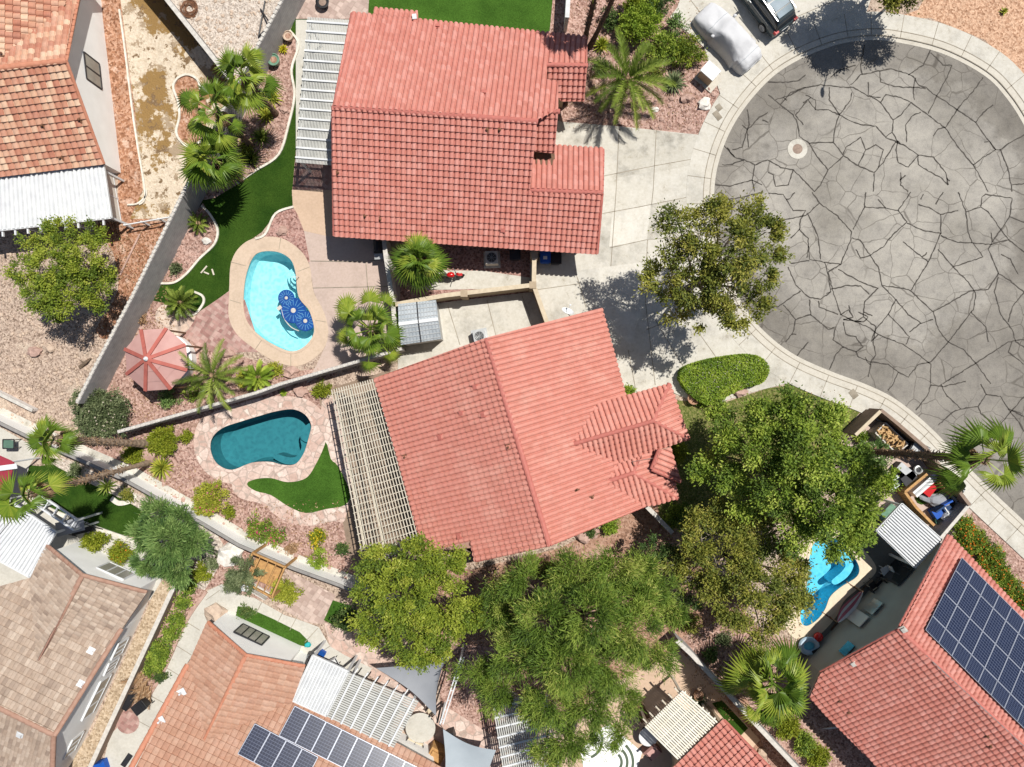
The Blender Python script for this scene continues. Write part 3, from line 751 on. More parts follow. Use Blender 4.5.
sheet('driveway', [(535,118),(562,122),(622,127),(698,135),(700,160),(694,200),(697,245),(712,290),(735,330),(762,352),(800,380),(760,390),(720,402),(690,400),(672,392),(600,410),(530,400),(530,250)], 10, MATS['concrete'])
sheet('driveway', [(690,-30),(880,-30),(862,25),(800,45),(745,78),(722,100),(704,48),(670,17),(677,8)], 10, MATS['concrete'])
concrete('concrete_stained', (.50, .475, .42), .5, .7); concrete('concrete_light', (.60, .575, .52), .25, .5)
for pl_, m_ in (([(656, 131), (697, 136), (693, 165), (654, 173)], 'concrete_stained'), ([(620, 128), (655, 131), (653, 172), (617, 178)], 'concrete_stained'), ([(612, 213), (650, 205), (646, 240), (609, 247)], 'concrete_light'), ([(651, 205), (692, 197), (694, 235), (647, 240)], 'concrete_stained'), ([(575, 271), (645, 262), (645, 300), (630, 345), (590, 310)], 'concrete_light')):
    sheet('driveway_slab', pl_, 10.6, MATS[m_])
sheet('side_yard_slab', [(398,308),(532,292),(548,325),(480,346),(398,372)], 6, MATS['concrete'])
sheet('gravel_bed', [(555,-25),(690,-25),(677,8),(670,17),(704,48),(712,64),(720,92),(698,136),(622,128),(562,123),(545,80)], 4, MATS['pink_gravel'])
sheet('gravel_bed', [(894,18),(918,10),(940,-30),(1300,-30),(1300,260),(1100,206),(1040,100),(985,40),(930,18)], 1, MATS['orange_gravel'])
sheet('gravel_bed', [(395,240),(534,245),(534,292),(398,308)], 2, MATS['dark_pink_gravel'])
sheet('side_walk_slab', [(422,270),(484,271),(532,278),(532,288),(428,290),(420,288)], 5, MATS['concrete'])
sheet('lawn', [(650,455),(676,400),(720,404),(768,388),(793,385),(850,405),(860,412),(838,438),(832,475),(790,520),(700,540),(660,520)], 2, MATS['dry_lawn'])
# right yards
sheet('grey_patio', [(872,520),(905,495),(945,545),(925,580),(898,640),(825,690),(800,672),(800,636),(842,600),(874,570),(860,545)], 2, MATS['dark_concrete'])
sheet('storage_yard_slab', [(845,440),(872,418),(925,455),(975,508),(940,552),(905,500),(862,520)], 3, MATS['pink_concrete'])
sheet('pool_deck', [(812,530),(840,528),(862,548),(876,567),(870,579),(856,590),(843,602),(835,618),(815,638),(798,640),(785,625),(788,590),(796,550)], 5, MATS['deck_cream'], holes=[POOL3], smooth=4)
sheet('gravel_bed', [(945,545),(976,508),(1100,640),(1100,700)], 2, MATS['pink_gravel'])
sheet('gravel_bed', [(676,640),(720,620),(790,640),(820,690),(885,770),(960,860),(800,860),(748,700)], 2, MATS['pink_gravel'])
sheet('tan_patio', [(600,690),(680,650),(760,740),(700,800),(560,800),(560,740)], 2, MATS['peach'])
sheet('artificial_lawn', [(712,703),(722,700),(748,728),(738,738)], 4, MATS['turf'])
# lower left yards
sheet('patio_slab', [(-60,425),(0,427),(40,450),(30,465),(25,481),(37,502),(87,524),(135,540),(165,575),(150,600),(-60,640)], 3, MATS['grey_path'])
sheet('artificial_lawn', [(30,465),(40,466),(52,464),(75,476),(100,488),(132,504),(150,515),(150,545),(134,537),(110,532),(87,524),(60,512),(37,502),(25,481)], 5, MATS['turf'])
sheet('planting_bed', [(52,455),(75,462),(130,490),(215,530),(228,552),(205,590),(185,583),(150,560),(135,541),(150,520),(132,504),(100,488),(75,476),(52,464)], 4, MATS['wedge'])
sheet('gravel_strip', [(160,580),(180,583),(100,747),(80,800),(30,800),(90,735)], 1, MATS['tan_gravel'])
sheet('planting_bed', [(182,586),(206,590),(186,622),(166,667),(150,695),(112,733),(100,747)], 2, MATS['pink_gravel'])
sheet('mow_strip', [(-40,398),(0,416),(45,438),(135,478),(212,521),(247,542),(301,565),(345,581),(420,614),(424,606),(349,573),(305,557),(251,534),(216,513),(139,469),(49,430),(4,408),(-36,389)], 7, MATS['concrete'])
sheet('garden_path', [(207,591),(222,584),(238,594),(255,598),(285,615),(306,622),(319,627),(330,646),(345,655),(372,668),(360,690),(300,680),(240,640),(190,700),(120,800),(95,800),(110,735),(150,695),(166,667),(186,622)], 5, MATS['grey_path'])
sheet('artificial_lawn', [(238,606),(247,607),(274,619),(300,632),(308,640),(309,647),(294,644),(262,630),(236,616)], 6, MATS['turf_bright'])
sheet('brick_paving', [(283,568),(336,595),(323,624),(306,622),(277,606),(292,596),(296,584)], 3, MATS['pale_paver'])
sheet('artificial_lawn', [(333,600),(352,606),(350,632),(340,628),(324,620)], 6, MATS['turf_bright'])
sheet('gravel_bed', [(212,519),(301,563),(283,568),(278,600),(255,598),(222,584),(205,590),(225,555)], 2, MATS['pink_gravel'])
sheet('flagstone_patio', [(324,622),(350,632),(380,650),(420,690),(500,740),(500,800),(430,800),(400,700),(345,655),(330,646)], 4, MATS['flag_pink'])
sheet('gravel_bed', [(440,640),(510,650),(500,740),(440,720)], 3, MATS['pink_gravel'])
# slab joints and road cracks as thin dark lines
def lines(name, pls, w, z, mat, kind='structure', wob=0):
    mb = MB()
    for pl in pls:
        pts = [G2(*p) for p in pl]; n = len(pts); V = []; F = []
        for i in range(n):
            a = pts[max(i - 1, 0)]; b_ = pts[min(i + 1, n - 1)]; dx, dy = b_[0] - a[0], b_[1] - a[1]; L = math.hypot(dx, dy) or 1
            ww = w / 2 * (random.uniform(.6, 1.3) if wob else 1)
            V += [(pts[i][0] - dy / L * ww, pts[i][1] + dx / L * ww, z), (pts[i][0] + dy / L * ww, pts[i][1] - dx / L * ww, z)]
        for i in range(n - 1): F.append((2 * i, 2 * i + 1, 2 * i + 3, 2 * i + 2))
        mb.add(V, F)
    o = mb.build(name, mat)
    if kind: o['kind'] = kind
    return o
J = [[(619,127),(616,190),(611,262),(606,330)],[(656,130),(653,190),(647,245),(645,300),(655,385)],[(600,177),(655,166),(700,158)],[(590,216),(640,207),(694,196)],
     [(610,248),(646,240),(697,236)],[(536,290),(620,278),(660,270)],[(575,270),(586,308)],[(690,18),(672,36)],[(703,48),(718,38)],[(646,330),(720,300)],[(628,350),(636,392)],[(700,335),(722,366)],[(728,318),(752,358)],[(655,320),(700,395)]]
J += [[(672,17),(720,75)],[(690,0),(750,80)],[(745,-10),(800,45)],[(680,32),(700,20)],[(703,52),(722,40)],[(735,88),(765,60)],[(790,20),(860,-10)]]
lines('pavement_joint', J, .045, .068, MATS['joint'])
JS = []
acc = 0
for i in range(len(R2) - 1):
    acc += math.hypot(R2[i + 1][0] - R2[i][0], R2[i + 1][1] - R2[i][1])
    if acc > 24: acc = 0; JS.append([R1[i], R2[i], R3[i]])
lines('pavement_joint', JS, .04, .0775, MATS['joint'])
lines('pavement_joint', [R2], .05, .0775, MATS['joint']); lines('kerb_joint', [R1], .05, .0745, MATS['joint'])
lines('pavement_joint', [[(311,261),(362,262),(395,258)],[(313,288),(360,287),(402,286)],[(366,262),(368,290),(370,352)],[(448,306),(460,345)],[(487,300),(497,340)],[(522,296),(535,330)]], .045, .044, MATS['joint'])
lines('pavement_joint', [[(187,622),(200,630)],[(176,645),(192,655)],[(166,667),(184,678)],[(150,695),(168,705)],[(130,716),(152,728)],[(286,606),(278,622)],[(298,615),(290,630)],[(318,628),(305,642)],[(262,602),(256,614)],[(330,646),(316,655)],[(220,590),(206,600)]], .04, .038, MATS['joint'])
lines('pavement_joint', [[(231,262),(246,266)],[(230,300),(243,304)],[(281,238),(279,251)],[(310,267),(297,272)],[(326,322),(314,320)],[(291,366),(291,353)],[(255,350),(262,340)]], .03, .038, MATS['joint'])

CR = {(768, 0): """0,330 60,330 120,325 150,300|50,420 90,370 150,350 210,340 290,350 340,350 400,385 450,390|250,310 290,280 350,262|375,300 370,260 385,180|330,340 370,300 440,285 490,275 540,290 580,305 600,340 630,350 660,375 700,400 750,435 830,490|445,285 450,330 500,345 540,350 590,350 630,355|590,310 580,360 585,400|400,330 400,380 450,410 500,480 495,530 470,550 430,505 370,500 340,490 285,460|500,480 530,460 570,410 530,390 470,380 450,410|570,410 640,460 710,515 760,590 820,660 860,730 880,767|735,262 715,310 680,375 640,455|860,310 820,365 765,425 710,510 680,515 660,545|830,490 870,550 910,600 930,600 960,680 975,767|910,600 860,630 820,660|1100,500 1023,540 970,570 925,600|865,570 885,565 910,600|1080,730 1023,735 975,740|140,500 110,460 160,400 190,440 240,440 285,460 330,400 335,370|50,420 0,380|50,420 100,460 120,500 125,545|285,460 270,500 260,570 300,620 350,660 425,690 420,767|425,690 460,650 510,570 540,580 600,620 560,670 520,650 510,600 520,565|600,620 660,630 710,690 720,740|600,620 600,660 640,685 690,710 720,740|555,570 550,500 580,460 610,450|495,530 520,570|470,550 520,570|125,545 165,575 190,620 240,680 300,625|165,575 200,570 260,570|0,640 50,670 100,680 160,740 185,767|240,680 210,740 185,767|100,680 80,740 30,745 20,700 0,690|530,690 530,740 560,767|360,660 390,600 370,550 310,590 300,620|390,600 430,580 460,600 440,670|245,350 245,400 285,460|830,490 860,450 900,420|30,400 90,380 150,350|150,380 190,400 190,440|650,200 620,260 560,300|650,210 700,260 735,262""",
(768, 192): """0,5 60,10 100,75 150,75 130,110 125,150 90,185|175,0 205,45 270,90 335,160 330,190 290,290 240,320|205,45 150,95 25,120 0,110|125,150 160,185 165,270 220,280 290,290|160,90 200,180 210,270|80,300 110,370 160,420 210,430 250,400 240,330 225,280|90,285 165,275|390,0 385,60 340,150|385,60 470,65 520,75 570,0|520,75 555,120 500,170 460,220 405,255 370,265 350,230|335,185 370,195 405,250 440,300 455,375|555,125 620,155 690,165 690,90 760,75|600,50 650,65 690,90|690,165 665,225 640,280 570,395|690,175 750,200 820,205 890,210 930,150 880,80 850,60 790,80|760,0 790,80 800,160 815,205|850,60 855,20 870,10 975,25 965,100 930,150|680,230 740,300 800,360 830,405|280,310 370,360 440,385|455,375 510,430 480,490 430,550|455,375 540,385 570,395 660,480 680,550 720,600|660,480 730,440 810,395 880,390 920,325 880,230 890,210|920,325 960,350 1023,400 1080,440|920,340 905,400 930,490 975,550 990,600 1023,620 1090,640|830,405 820,470 720,600|720,600 650,680 600,690|720,600 780,630 830,685 890,767|1090,560 1023,590 960,600 830,685 740,740 700,767|240,320 260,400 290,490 350,520 400,540 440,570 540,610 600,650 650,690 650,767|250,390 310,375 370,375 405,410|440,385 385,440 380,500 350,520|290,490 320,470 340,500 300,510|200,435 205,460 280,490|0,460 40,460 80,430 130,395|60,450 110,510 170,490 165,430|110,510 100,560 70,600|170,490 240,550 270,540 260,590 300,620 350,640 360,660|300,620 270,650 245,710|160,600 115,655|360,660 410,680 400,740|410,680 480,690 520,720 500,767|510,430 560,490 610,525 660,510|480,490 530,540 565,580 550,610|610,525 565,560|380,500 430,540 420,600 430,650 410,680|300,520 310,570 350,580 380,620 350,640|810,480 870,540 880,600|960,190 1023,240 1090,300|890,210 960,190 930,150|1023,400 975,460 960,520|440,30 470,65|620,10 610,30|700,0 670,50|965,100 1023,120 1090,110|930,250 970,270 1000,330|540,200 590,240 640,280|820,205 860,260 740,300|300,510 380,520 400,500 360,480|430,550 410,600 440,570|600,690 560,740 520,720|1023,690 960,640 975,600""",
(512, 0): """860,590 890,630 930,640 970,660 960,720 1000,740|880,600 920,590 940,520 920,500|840,660 870,660 930,640|970,660 1023,640|940,520 990,470 1023,450|940,440 950,500 940,520 945,590|810,740 870,745 960,720|1000,480 1023,490|830,560 890,630|960,720 970,767""",
(768, 384): """650,0 640,40 590,105|690,0 710,40 770,100 840,90 870,40 850,0|680,165 740,110 770,100|840,90 850,120 920,170 900,240|870,40 930,50 960,100 1023,130|1090,-10 1023,50 980,100 920,170|960,100 1000,150 1023,190|480,25 500,0|650,5 700,10 790,-10""",
(512, 192): """830,0 870,30 880,80 860,110|870,30 930,20 1000,0|980,30 1023,80|1000,380 1023,400"""}
CL = []
for (ox, oy), t in CR.items():
    for pl in t.split('|'):
        q = [tuple(float(v) for v in c.split(',')) for c in pl.split()]
        q = [(ox + x / 4, oy + y / 4) for x, y in q]; o = []
        q = list(q)
        for a, b_ in zip(q[:-1], q[1:]):
            n_ = max(1, int(math.hypot(b_[0] - a[0], b_[1] - a[1]) / 2.4))
            for k in range(n_): o.append((a[0] + (b_[0] - a[0]) * k / n_ + random.uniform(-.4, .4), a[1] + (b_[1] - a[1]) * k / n_ + random.uniform(-.4, .4)))
        CL.append(o + [q[-1]])
        if random.random() < .18 and len(o) > 6:   # short side cracks
            i = random.randrange(2, len(o) - 2); an = random.uniform(0, 6.28); x, y = o[i]; br_ = [(x, y)]
            for k in range(random.randrange(2, 6)): x += math.cos(an) * 2.4; y += math.sin(an) * 2.4; an += random.uniform(-.6, .6); br_.append((x, y))
            CL.append(br_)
lines('road_crack', CL, .074, .0255, MATS['crack'], wob=1)
# ================================================================== houses
tile_mat('tile_red', [(.48, .18, .14), (.53, .215, .17), (.50, .19, .15), (.57, .26, .215), (.485, .18, .142)], wamt=.3, weather=(.62, .36, .29), warp=.14)
tile_mat('tile_salmon', [(.53, .21, .16), (.565, .24, .19), (.545, .22, .172)], wamt=.6, weather=(.70, .42, .34), warp=.14)
tile_mat('tile_orange', [(.41, .225, .15), (.45, .262, .182), (.40, .212, .142), (.475, .295, .21), (.43, .24, .165)], wamt=.25, warp=.2)
tile_mat('tile_blend', [(.44, .19, .12), (.58, .36, .24), (.47, .21, .14), (.66, .47, .33), (.42, .17, .11), (.51, .26, .17)], wamt=.15, warp=.2)
tile_mat('tile_brown', [(.365, .275, .21), (.42, .325, .255), (.34, .25, .19), (.47, .375, .30), (.27, .2, .155), (.385, .295, .23), (.50, .405, .325)], wamt=.2, weather=(.6, .48, .38), warp=.2)
plain('cap_red', (.46, .155, .125), (.4, .125, .1), 4); plain('cap_orange', (.50, .22, .14), (.42, .17, .1), 4); plain('cap_brown', (.38, .23, .17), (.3, .17, .12), 4)
plain('fascia_pink', (.45, .27, .21), (.38, .22, .17), 3); plain('fascia_tan', (.42, .30, .21), (.36, .25, .17), 3)
FLAT = [(0, 0), (.06, .6), (.3, 1), (.7, 1), (.95, .6)]
plain('stucco_grey', (.33, .34, .31), (.29, .3, .275), 1.0, rough=.95)
def gr(*pts): return [(CX + (x - CX), y) for x, y in pts]
def gpx(px, py, z):
    """ground pixel below a point seen at height z"""
    k = 1 - z / H; return (CX + (px - CX) * k, CY + (py - CY) * k)
# ---- north house, stepped gables
h1 = root('house', 'red tiled house beside the cul-de-sac with a long straight gable roof and stepped right end', 'house', P(470, 170, 0), 'tiled houses')
S1 = Plane((334, 236, 2.7), (596, 254, 2.7), (430, 113.5, 5.45)); N1 = Plane((352, 14, 2.7), (586, 38, 2.7), (430, 113.5, 5.45))
rf = Roof()
rf.slope(S1, [[(333, 106.5), (537, 122), (530, 190), (520, 249), (334, 236)], [(530, 190), (602, 193), (597, 254), (520, 249)]], [(333, 106.5), (537, 122), (530, 190), (602, 193), (597, 254), (334, 236)])
rf.slope(N1, [[(352, 13), (374, 15.5), (418, 20), (587, 38), (587, 65), (547, 65), (547, 81), (333.5, 107)], [(333.5, 107), (547, 81), (558, 82), (558, 111), (537, 122)], [(374, 9), (418, 13), (418, 21), (374, 16.5)]],
         [(352, 13), (373.9, 15.5), (374, 9), (418, 13), (418.1, 20), (587, 38), (587, 65), (547, 65), (547, 81), (558, 82), (558, 111), (538, 111), (537, 122), (333.5, 107)])
zD = N1.hit(566, 65).z; D1 = Plane((547, 65, zD), (587, 66, zD), (566, 99, zD - .95)); rf.slope(D1, [[(547, 64.5), (587, 65.5), (584, 101), (561, 101), (547, 82)]])
zE = N1.hit(548, 111).z; E1 = Plane((538, 111, zE), (558, 111.5, zE), (546, 152, zE - 1.05)); rf.slope(E1, [[(538, 111), (558, 111.5), (554.5, 153), (534, 151)]])
zF = S1.hit(560, 191).z; F1 = Plane((530, 190, zF), (602, 193, zF), (560, 146, zF - 1.2)); rf.slope(F1, [[(530, 190), (532, 144), (603, 149), (602, 193)]])
r1 = rf.build(MATS['tile_red'], MATS['fascia_pink'], h1)
A1, B1 = S1.hit(333, 106.5), S1.hit(537.5, 122); ridge_cap([A1, B1], MATS['cap_red'], r1, .17)
ridge_cap([S1.hit(529, 190), S1.hit(602, 193)], MATS['cap_red'], r1); ridge_cap([N1.hit(537.5, 111), N1.hit(559, 112)], MATS['cap_red'], r1); ridge_cap([N1.hit(546, 65), N1.hit(587, 66)], MATS['cap_red'], r1)
ridge_cap([N1.hit(334, 107), N1.hit(352, 14)], MATS['cap_red'], r1, .1, lift=.03, name='rake_tile'); ridge_cap([S1.hit(334, 236), S1.hit(333, 107)], MATS['cap_red'], r1, .1, lift=.03, name='rake_tile')
ridge_cap([S1.hit(597, 254), S1.hit(602, 194)], MATS['cap_red'], r1, .1, lift=.03, name='rake_tile'); ridge_cap([F1.hit(603, 149), F1.hit(602, 192)], MATS['cap_red'], r1, .1, lift=.03, name='rake_tile')
walls(h1, [(364, 42), (530, 52), (530, 128), (525, 246), (354, 235)], [S1, N1], MATS['stucco_tan'])
walls(h1, [(532, 163), (588, 167), (584, 248), (528, 246)], [S1, F1], MATS['stucco_tan'])
walls(h1, [(540, 56), (568, 58), (562, 108), (540, 106)], [N1, D1], MATS['stucco_tan'])
walls(h1, [(532, 112), (548, 112), (545, 146), (530, 146)], [N1, E1], MATS['stucco_tan'])
mb = MB(); mb.box(P(545, 158, 3.2), (1.1, 1.0, .5), .08); mb.build('gap_shade_box', MATS['wood_dark'], h1)  # dark box standing in for the shade in the gap between the roofs
for px, py, k in ((487, 131, 0), (500, 131, 0), (484, 93, 1), (339, 174, 0), (366, 217, 0), (381, 220, 0), (503, 231, 1), (438, 27, 1)):
    roof_vent(S1 if py > 118 else N1, px, py, MATS['cap_red'] if k else MATS['rust'], r1, k)
mb = MB(); q = N1.hit(415, 19); mb.box(q + Vector((0, 0, .2)), (.25, .3, .2), .1); mb.build('roof_vent', MATS['white_paint'], r1)
# garage door and window on the street side
def wall_panel(parent, name, a, b_, z0, z1, mat, off=.04):
    A = Vector((*G2(*a), 0)); B = Vector((*G2(*b_), 0)); mb = MB(); mb.beam(A + Vector((0, 0, (z0 + z1) / 2)), B + Vector((0, 0, (z0 + z1) / 2)), off * 2, z1 - z0); return mb.build(name, mat, parent)
wall_panel(h1, 'garage_door', (588, 172), (584.5, 238), .02, 2.2, MATS['white_paint'])
wall_panel(h1, 'front_door', (568, 92), (567, 106), .02, 2.05, MATS['wood_dark'])
for a, b_ in (((380, 237), (400, 238)), ((450, 241.5), (475, 243)), ((520, 246), (540, 247.5))): wall_panel(h1, 'window', a, b_, .95, 2.1, MATS['glass_dark'], .03)
wall_panel(h1, 'window', (353, 130), (353.3, 175), .1, 2.1, MATS['glass_dark'], .03)
# ---- middle house
h2 = root('house', 'red tiled house in the middle, turned askew, with hipped wings beside the green hedge', 'house', P(530, 445, 0), 'tiled houses')
W2 = Plane((375, 378, 2.7), (425, 547, 2.7), (517, 441, 5.6)); E2 = Plane((601, 308, 2.75), (654, 502, 2.75), (517, 441, 5.6))
rf = Roof()
rf.slope(W2, [[(375, 378), (486, 338), (549, 545), (513, 553.5), (475, 561), (470.5, 541), (424, 552)]], [(375, 378), (486, 338), (549, 545), (513, 553.5), (475, 561), (471, 548), (424, 552)])
rf.slope(E2, [[(486, 338), (601, 308), (654, 502), (549, 545)]])
zA = 4.35; NA = Plane((565, 446, zA), (653, 421, zA), (669, 384, 3.5)); SA = Plane((565, 446, zA), (653, 421, zA), (688, 438.5, 3.5)); EA = Plane((669, 384, 3.5), (688, 438.5, 3.5), (653, 421, zA))
rf.slope(NA, [[(562, 447), (653, 421), (669.5, 384), (583, 408)]]); rf.slope(SA, [[(562, 447), (653, 421), (689, 438.5), (604, 466)]]); rf.slope(EA, [[(653, 421), (669.5, 384), (689, 438.5)]])
zB = 3.75; NB = Plane((606, 482, zB), (633, 473, zB), (641, 453, zB - .45)); SB = Plane((606, 482, zB), (633, 473, zB), (677, 498, 2.95)); EB = Plane((633, 473, zB), (677, 498, 2.95), (668, 462, 2.95))
rf.slope(SB, [[(606, 482), (633, 473), (677.5, 498), (655, 504), (640, 506)]]); rf.slope(NB, [[(606, 482), (633, 473), (646, 446), (620, 456)]]); rf.slope(EB, [[(633, 473), (646, 444), (668, 440), (677.5, 498)]])
zC = 3.75; SC = Plane((651.5, 468, zC), (660, 447, zC), (680.5, 481, 3.1)); 
rf.slope(SC, [[(651, 469), (658, 450), (670, 447), (680.5, 481.5)]])
r2 = rf.build(MATS['tile_salmon'], MATS['fascia_pink'], h2)
ridge_cap([W2.hit(486, 338), W2.hit(549, 545)], MATS['cap_red'], r2, .17)
for pl, a, b_ in ((NA, (564, 446.5), (653, 421)), (EA, (653, 421), (669, 384)), (EA, (653, 421), (688, 438.5)), (SB, (608, 481), (633, 473)), (SB, (633, 473), (677, 498)), (NB, (633, 473), (642, 454)), (SC, (651.5, 469), (680, 481)), (SC, (651.5, 469), (659, 450))):
    ridge_cap([pl.hit(*a), pl.hit(*b_)], MATS['cap_red'], r2, .14, lift=.06)
ridge_cap([E2.hit(654, 502), E2.hit(549, 545)], MATS['cap_red'], r2, .09, lift=.03, name='rake_tile'); ridge_cap([W2.hit(475, 561), W2.hit(548, 545)], MATS['cap_red'], r2, .09, lift=.03, name='rake_tile')
walls(h2, [gpx(383, 384, 2.7), gpx(486, 346, 5.3), gpx(592, 318, 2.7), gpx(643, 497, 2.7), gpx(547, 535, 5.3), gpx(477, 550, 2.7), gpx(428, 538, 2.7)], [W2, E2], MATS['stucco_tan'])
walls(h2, [gpx(590, 410, 3.4), gpx(664, 391, 3.4), gpx(680, 436, 3.4), gpx(605, 458, 3.4)], [NA, SA, EA], MATS['stucco'])
walls(h2, [gpx(630, 460, 2.9), gpx(662, 455, 2.9), gpx(670, 492, 2.9), gpx(640, 500, 2.9)], [SB], MATS['stucco'])
for px, py, k in ((461, 413, 1), (483, 415, 1), (440, 437, 1), (475, 387, 1), (508, 447, 0), (405, 457, 0), (459, 536, 1), (592, 497, 0), (577, 489, 0)):
    roof_vent(W2 if px < 510 else E2, px, py, MATS['cap_red'] if k else MATS['rust'], r2, k)
wall_panel(h2, 'garage_door', (666, 399), (674, 427), .02, 2.2, MATS['stucco_white'])
wall_panel(h2, 'window', (389, 402), (398, 430), .1, 2.1, MATS['glass_dark']); wall_panel(h2, 'window', (404, 450), (414, 484), .1, 2.1, MATS['glass_dark'])
# satellite dish on the eave
mb = MB(); p = P(567, 313, 3.2)
dd = Vector((.3, .75, .6)).normalized(); R_ = dd.to_track_quat('Z', 'Y').to_matrix()
V = []; F = []
for i, (r_, z_) in enumerate(((.02, .0), (.18, .03), (.32, .1), (.38, .15))):
    for k in range(14): a = 2 * math.pi * k / 14; V.append(p + R_ @ Vector((r_ * math.cos(a), r_ * .9 * math.sin(a), z_)))
for i in range(3):
    for k in range(14): F.append((i * 14 + k, i * 14 + (k + 1) % 14, (i + 1) * 14 + (k + 1) % 14, (i + 1) * 14 + k))
mb.add(V, F); mb.beam(p, p + dd * .55, .03, .03); mb.box(p + dd * .57, (.1, .07, .07)); mb.beam(p, P(572, 318, 2.75), .04, .04)
mb.build('satellite_dish', MATS['white_paint'], h2)
# ---- top-left house
h3 = root('house', 'orange blend tiled house in the upper left corner with a long pale stucco side wall', 'house', P(40, 90, 0), 'tiled houses')
S3 = Plane((104, 164, 2.7), (0, 177, 2.7), (66, 61, 5.3)); N3 = Plane((66, 61, 5.3), (0, 70, 5.3), (86, -40, 2.75)); W3 = Plane((0, 66, 5.25), (-60, 15, 5.25), (66, 5, 4.0))
rf = Roof(); kw = dict(pitch=.36, course=.36, amp=.09, step=.085)
rf.slope(S3, [[(66, 61), (104, 164), (-60, 184), (-60, 76)]], **kw); rf.slope(N3, [[(66, 61), (88, -45), (60, -50), (5, 60), (0, 70)], [(0, 70), (5, 60), (-60, 60), (-60, 78)]], **kw)
W3 = Plane((-10, 62, 5.2), (-10, -40, 5.2), (66, 4, 3.95))
rf.slope(W3, [[(-60, 64), (2, 66), (68, 4), (90, -45), (-60, -45)]], **kw)
r3 = rf.build(MATS['tile_blend'], MATS['fascia_tan'], h3); ridge_cap([S3.hit(67, 61), S3.hit(-40, 73)], MATS['cap_orange'], r3, .17)
ridge_cap([S3.hit(104, 164), S3.hit(66.5, 61)], MATS['cap_orange'], r3, .1, lift=.03, name='rake_tile'); ridge_cap([N3.hit(86, -40), N3.hit(66.5, 61)], MATS['cap_orange'], r3, .1, lift=.03, name='rake_tile')
walls(h3, [(96, -60), (103, 20), (121, 173), (-60, 195), (-60, -60)], [S3, N3], MATS['stucco_white'])
# window seen on the side wall
def side_window(parent, a, b_, z0, z1, n=2, frame=None, fw=.06):
    A = Vector((*G2(*a), 0)); B = Vector((*G2(*b_), 0)); mid = Vector((0, 0, (z0 + z1) / 2))
    mb = MB(); mb.beam(A + mid, B + mid, .05, z1 - z0); w_ = mb.build('window', MATS['glass_grey'], parent)
    mb = MB()
    for z_ in (z0, z1): mb.beam(A + Vector((0, 0, z_)), B + Vector((0, 0, z_)), .12, fw)
    for k in range(n + 1):
        q = A.lerp(B, k / n); mb.box(q + mid, (.09, .09, z1 - z0))
    mb.build('frame', frame or MATS['dark_metal'], w_)
plain('glass_grey', (.30, .29, .25), (.24, .23, .2), 2, rough=.25, spec=.6)
side_window(h3, (109.4, 72), (112, 97), 1.1, 2.6, 2)
for px, py in ((62, 159), (44, 127), (81, 121)): roof_vent(S3, px, py, MATS['rust'], r3, 0)
roof_vent(N3, 4, 55, MATS['rust'], r3, 0)
# ---- lower-left house
h4 = root('house', 'brown shingle-look tiled house in the lower left corner with a white side wall of windows', 'house', P(50, 660, 0), 'tiled houses')
kw = dict(pitch=.22, course=.42, amp=.03, step=.08, prof=FLAT)
M4 = Plane((122, 628, 2.7), (40, 590, 2.72), (55, 735, 5.0)); M4 = Plane((122, 628, 2.7), (55, 735, 5.1), (0, 708, 5.1))
RR4 = Plane((147, 592, 2.65), (122, 628, 2.65), (83, 575, 3.95)); RL4 = Plane((47, 545, 2.65), (8, 608, 2.65), (83, 575, 3.95))
B4 = Plane((55, 735, 5.1), (0, 708, 5.1), (20, 790, 3.2))
rf = Roof()
rf.slope(M4, [[(122.5, 627), (55, 735), (-50, 684), (-50, 600), (30, 578)]], [(122.5, 627), (55, 735), (-50, 684), (-50, 600), (30, 580)], **kw)
rf.slope(RR4, [[(147, 592), (83, 575), (38, 661), (122, 629)]], **kw); rf.slope(RL4, [[(47, 545), (83, 575), (38, 661), (30, 580)]], **kw); rf.slope(B4, [[(55, 735), (-50, 684), (-50, 850), (20, 850), (53, 790)]], **kw)
r4 = rf.build(MATS['tile_brown'], MATS['fascia_pink'], h4)
ridge_cap([RR4.hit(83, 575), RR4.hit(41, 655)], MATS['cap_brown'], r4); ridge_cap([M4.hit(55, 735), M4.hit(-40, 688)], MATS['cap_brown'], r4); ridge_cap([M4.hit(122, 628), M4.hit(55.5, 734)], MATS['cap_brown'], r4, .15)
ridge_cap([RR4.hit(147, 592), RR4.hit(83, 575)], MATS['cap_brown'], r4, .13, name='rake_tile'); ridge_cap([RL4.hit(47, 545), RL4.hit(83, 575)], MATS['cap_brown'], r4, .13, name='rake_tile')
ridge_cap([B4.hit(54, 735), B4.hit(52, 790)], MATS['cap_brown'], r4, .15, name='rake_tile')
walls(h4, [(142, 616), (120, 664), (82, 745), (50, 800), (-60, 800), (-60, 640), (60, 620)], [M4, B4], MATS['stucco_white'])
walls(h4, [(157.5, 578.5), (141, 618), (80, 640), (40, 620), (80, 541)], [RR4, RL4], MATS['stucco_white'])
side_window(h4, (117, 559), (142, 570), .8, 2.1, 3, MATS['white_paint'], .07)
for a, b_ in (((136, 632), (129, 647)), ((127, 651), (122, 662)), ((119, 668), (101, 705)), ((92, 724), (83, 742))): side_window(h4, (a[0] + .6, a[1]), (b_[0] + .6, b_[1]), .9, 2.0, 3, MATS['white_paint'], .07)
for px, py in ((92, 650), (82, 683), (21, 734)): roof_vent(M4 if py < 700 else B4, px, py, MATS['white_paint'], r4, 1)
mb = MB(); mb.box(P(30, 700, 4.5) , (.6, .6, .12), .6); mb.build('skylight', MATS['stucco'], r4)
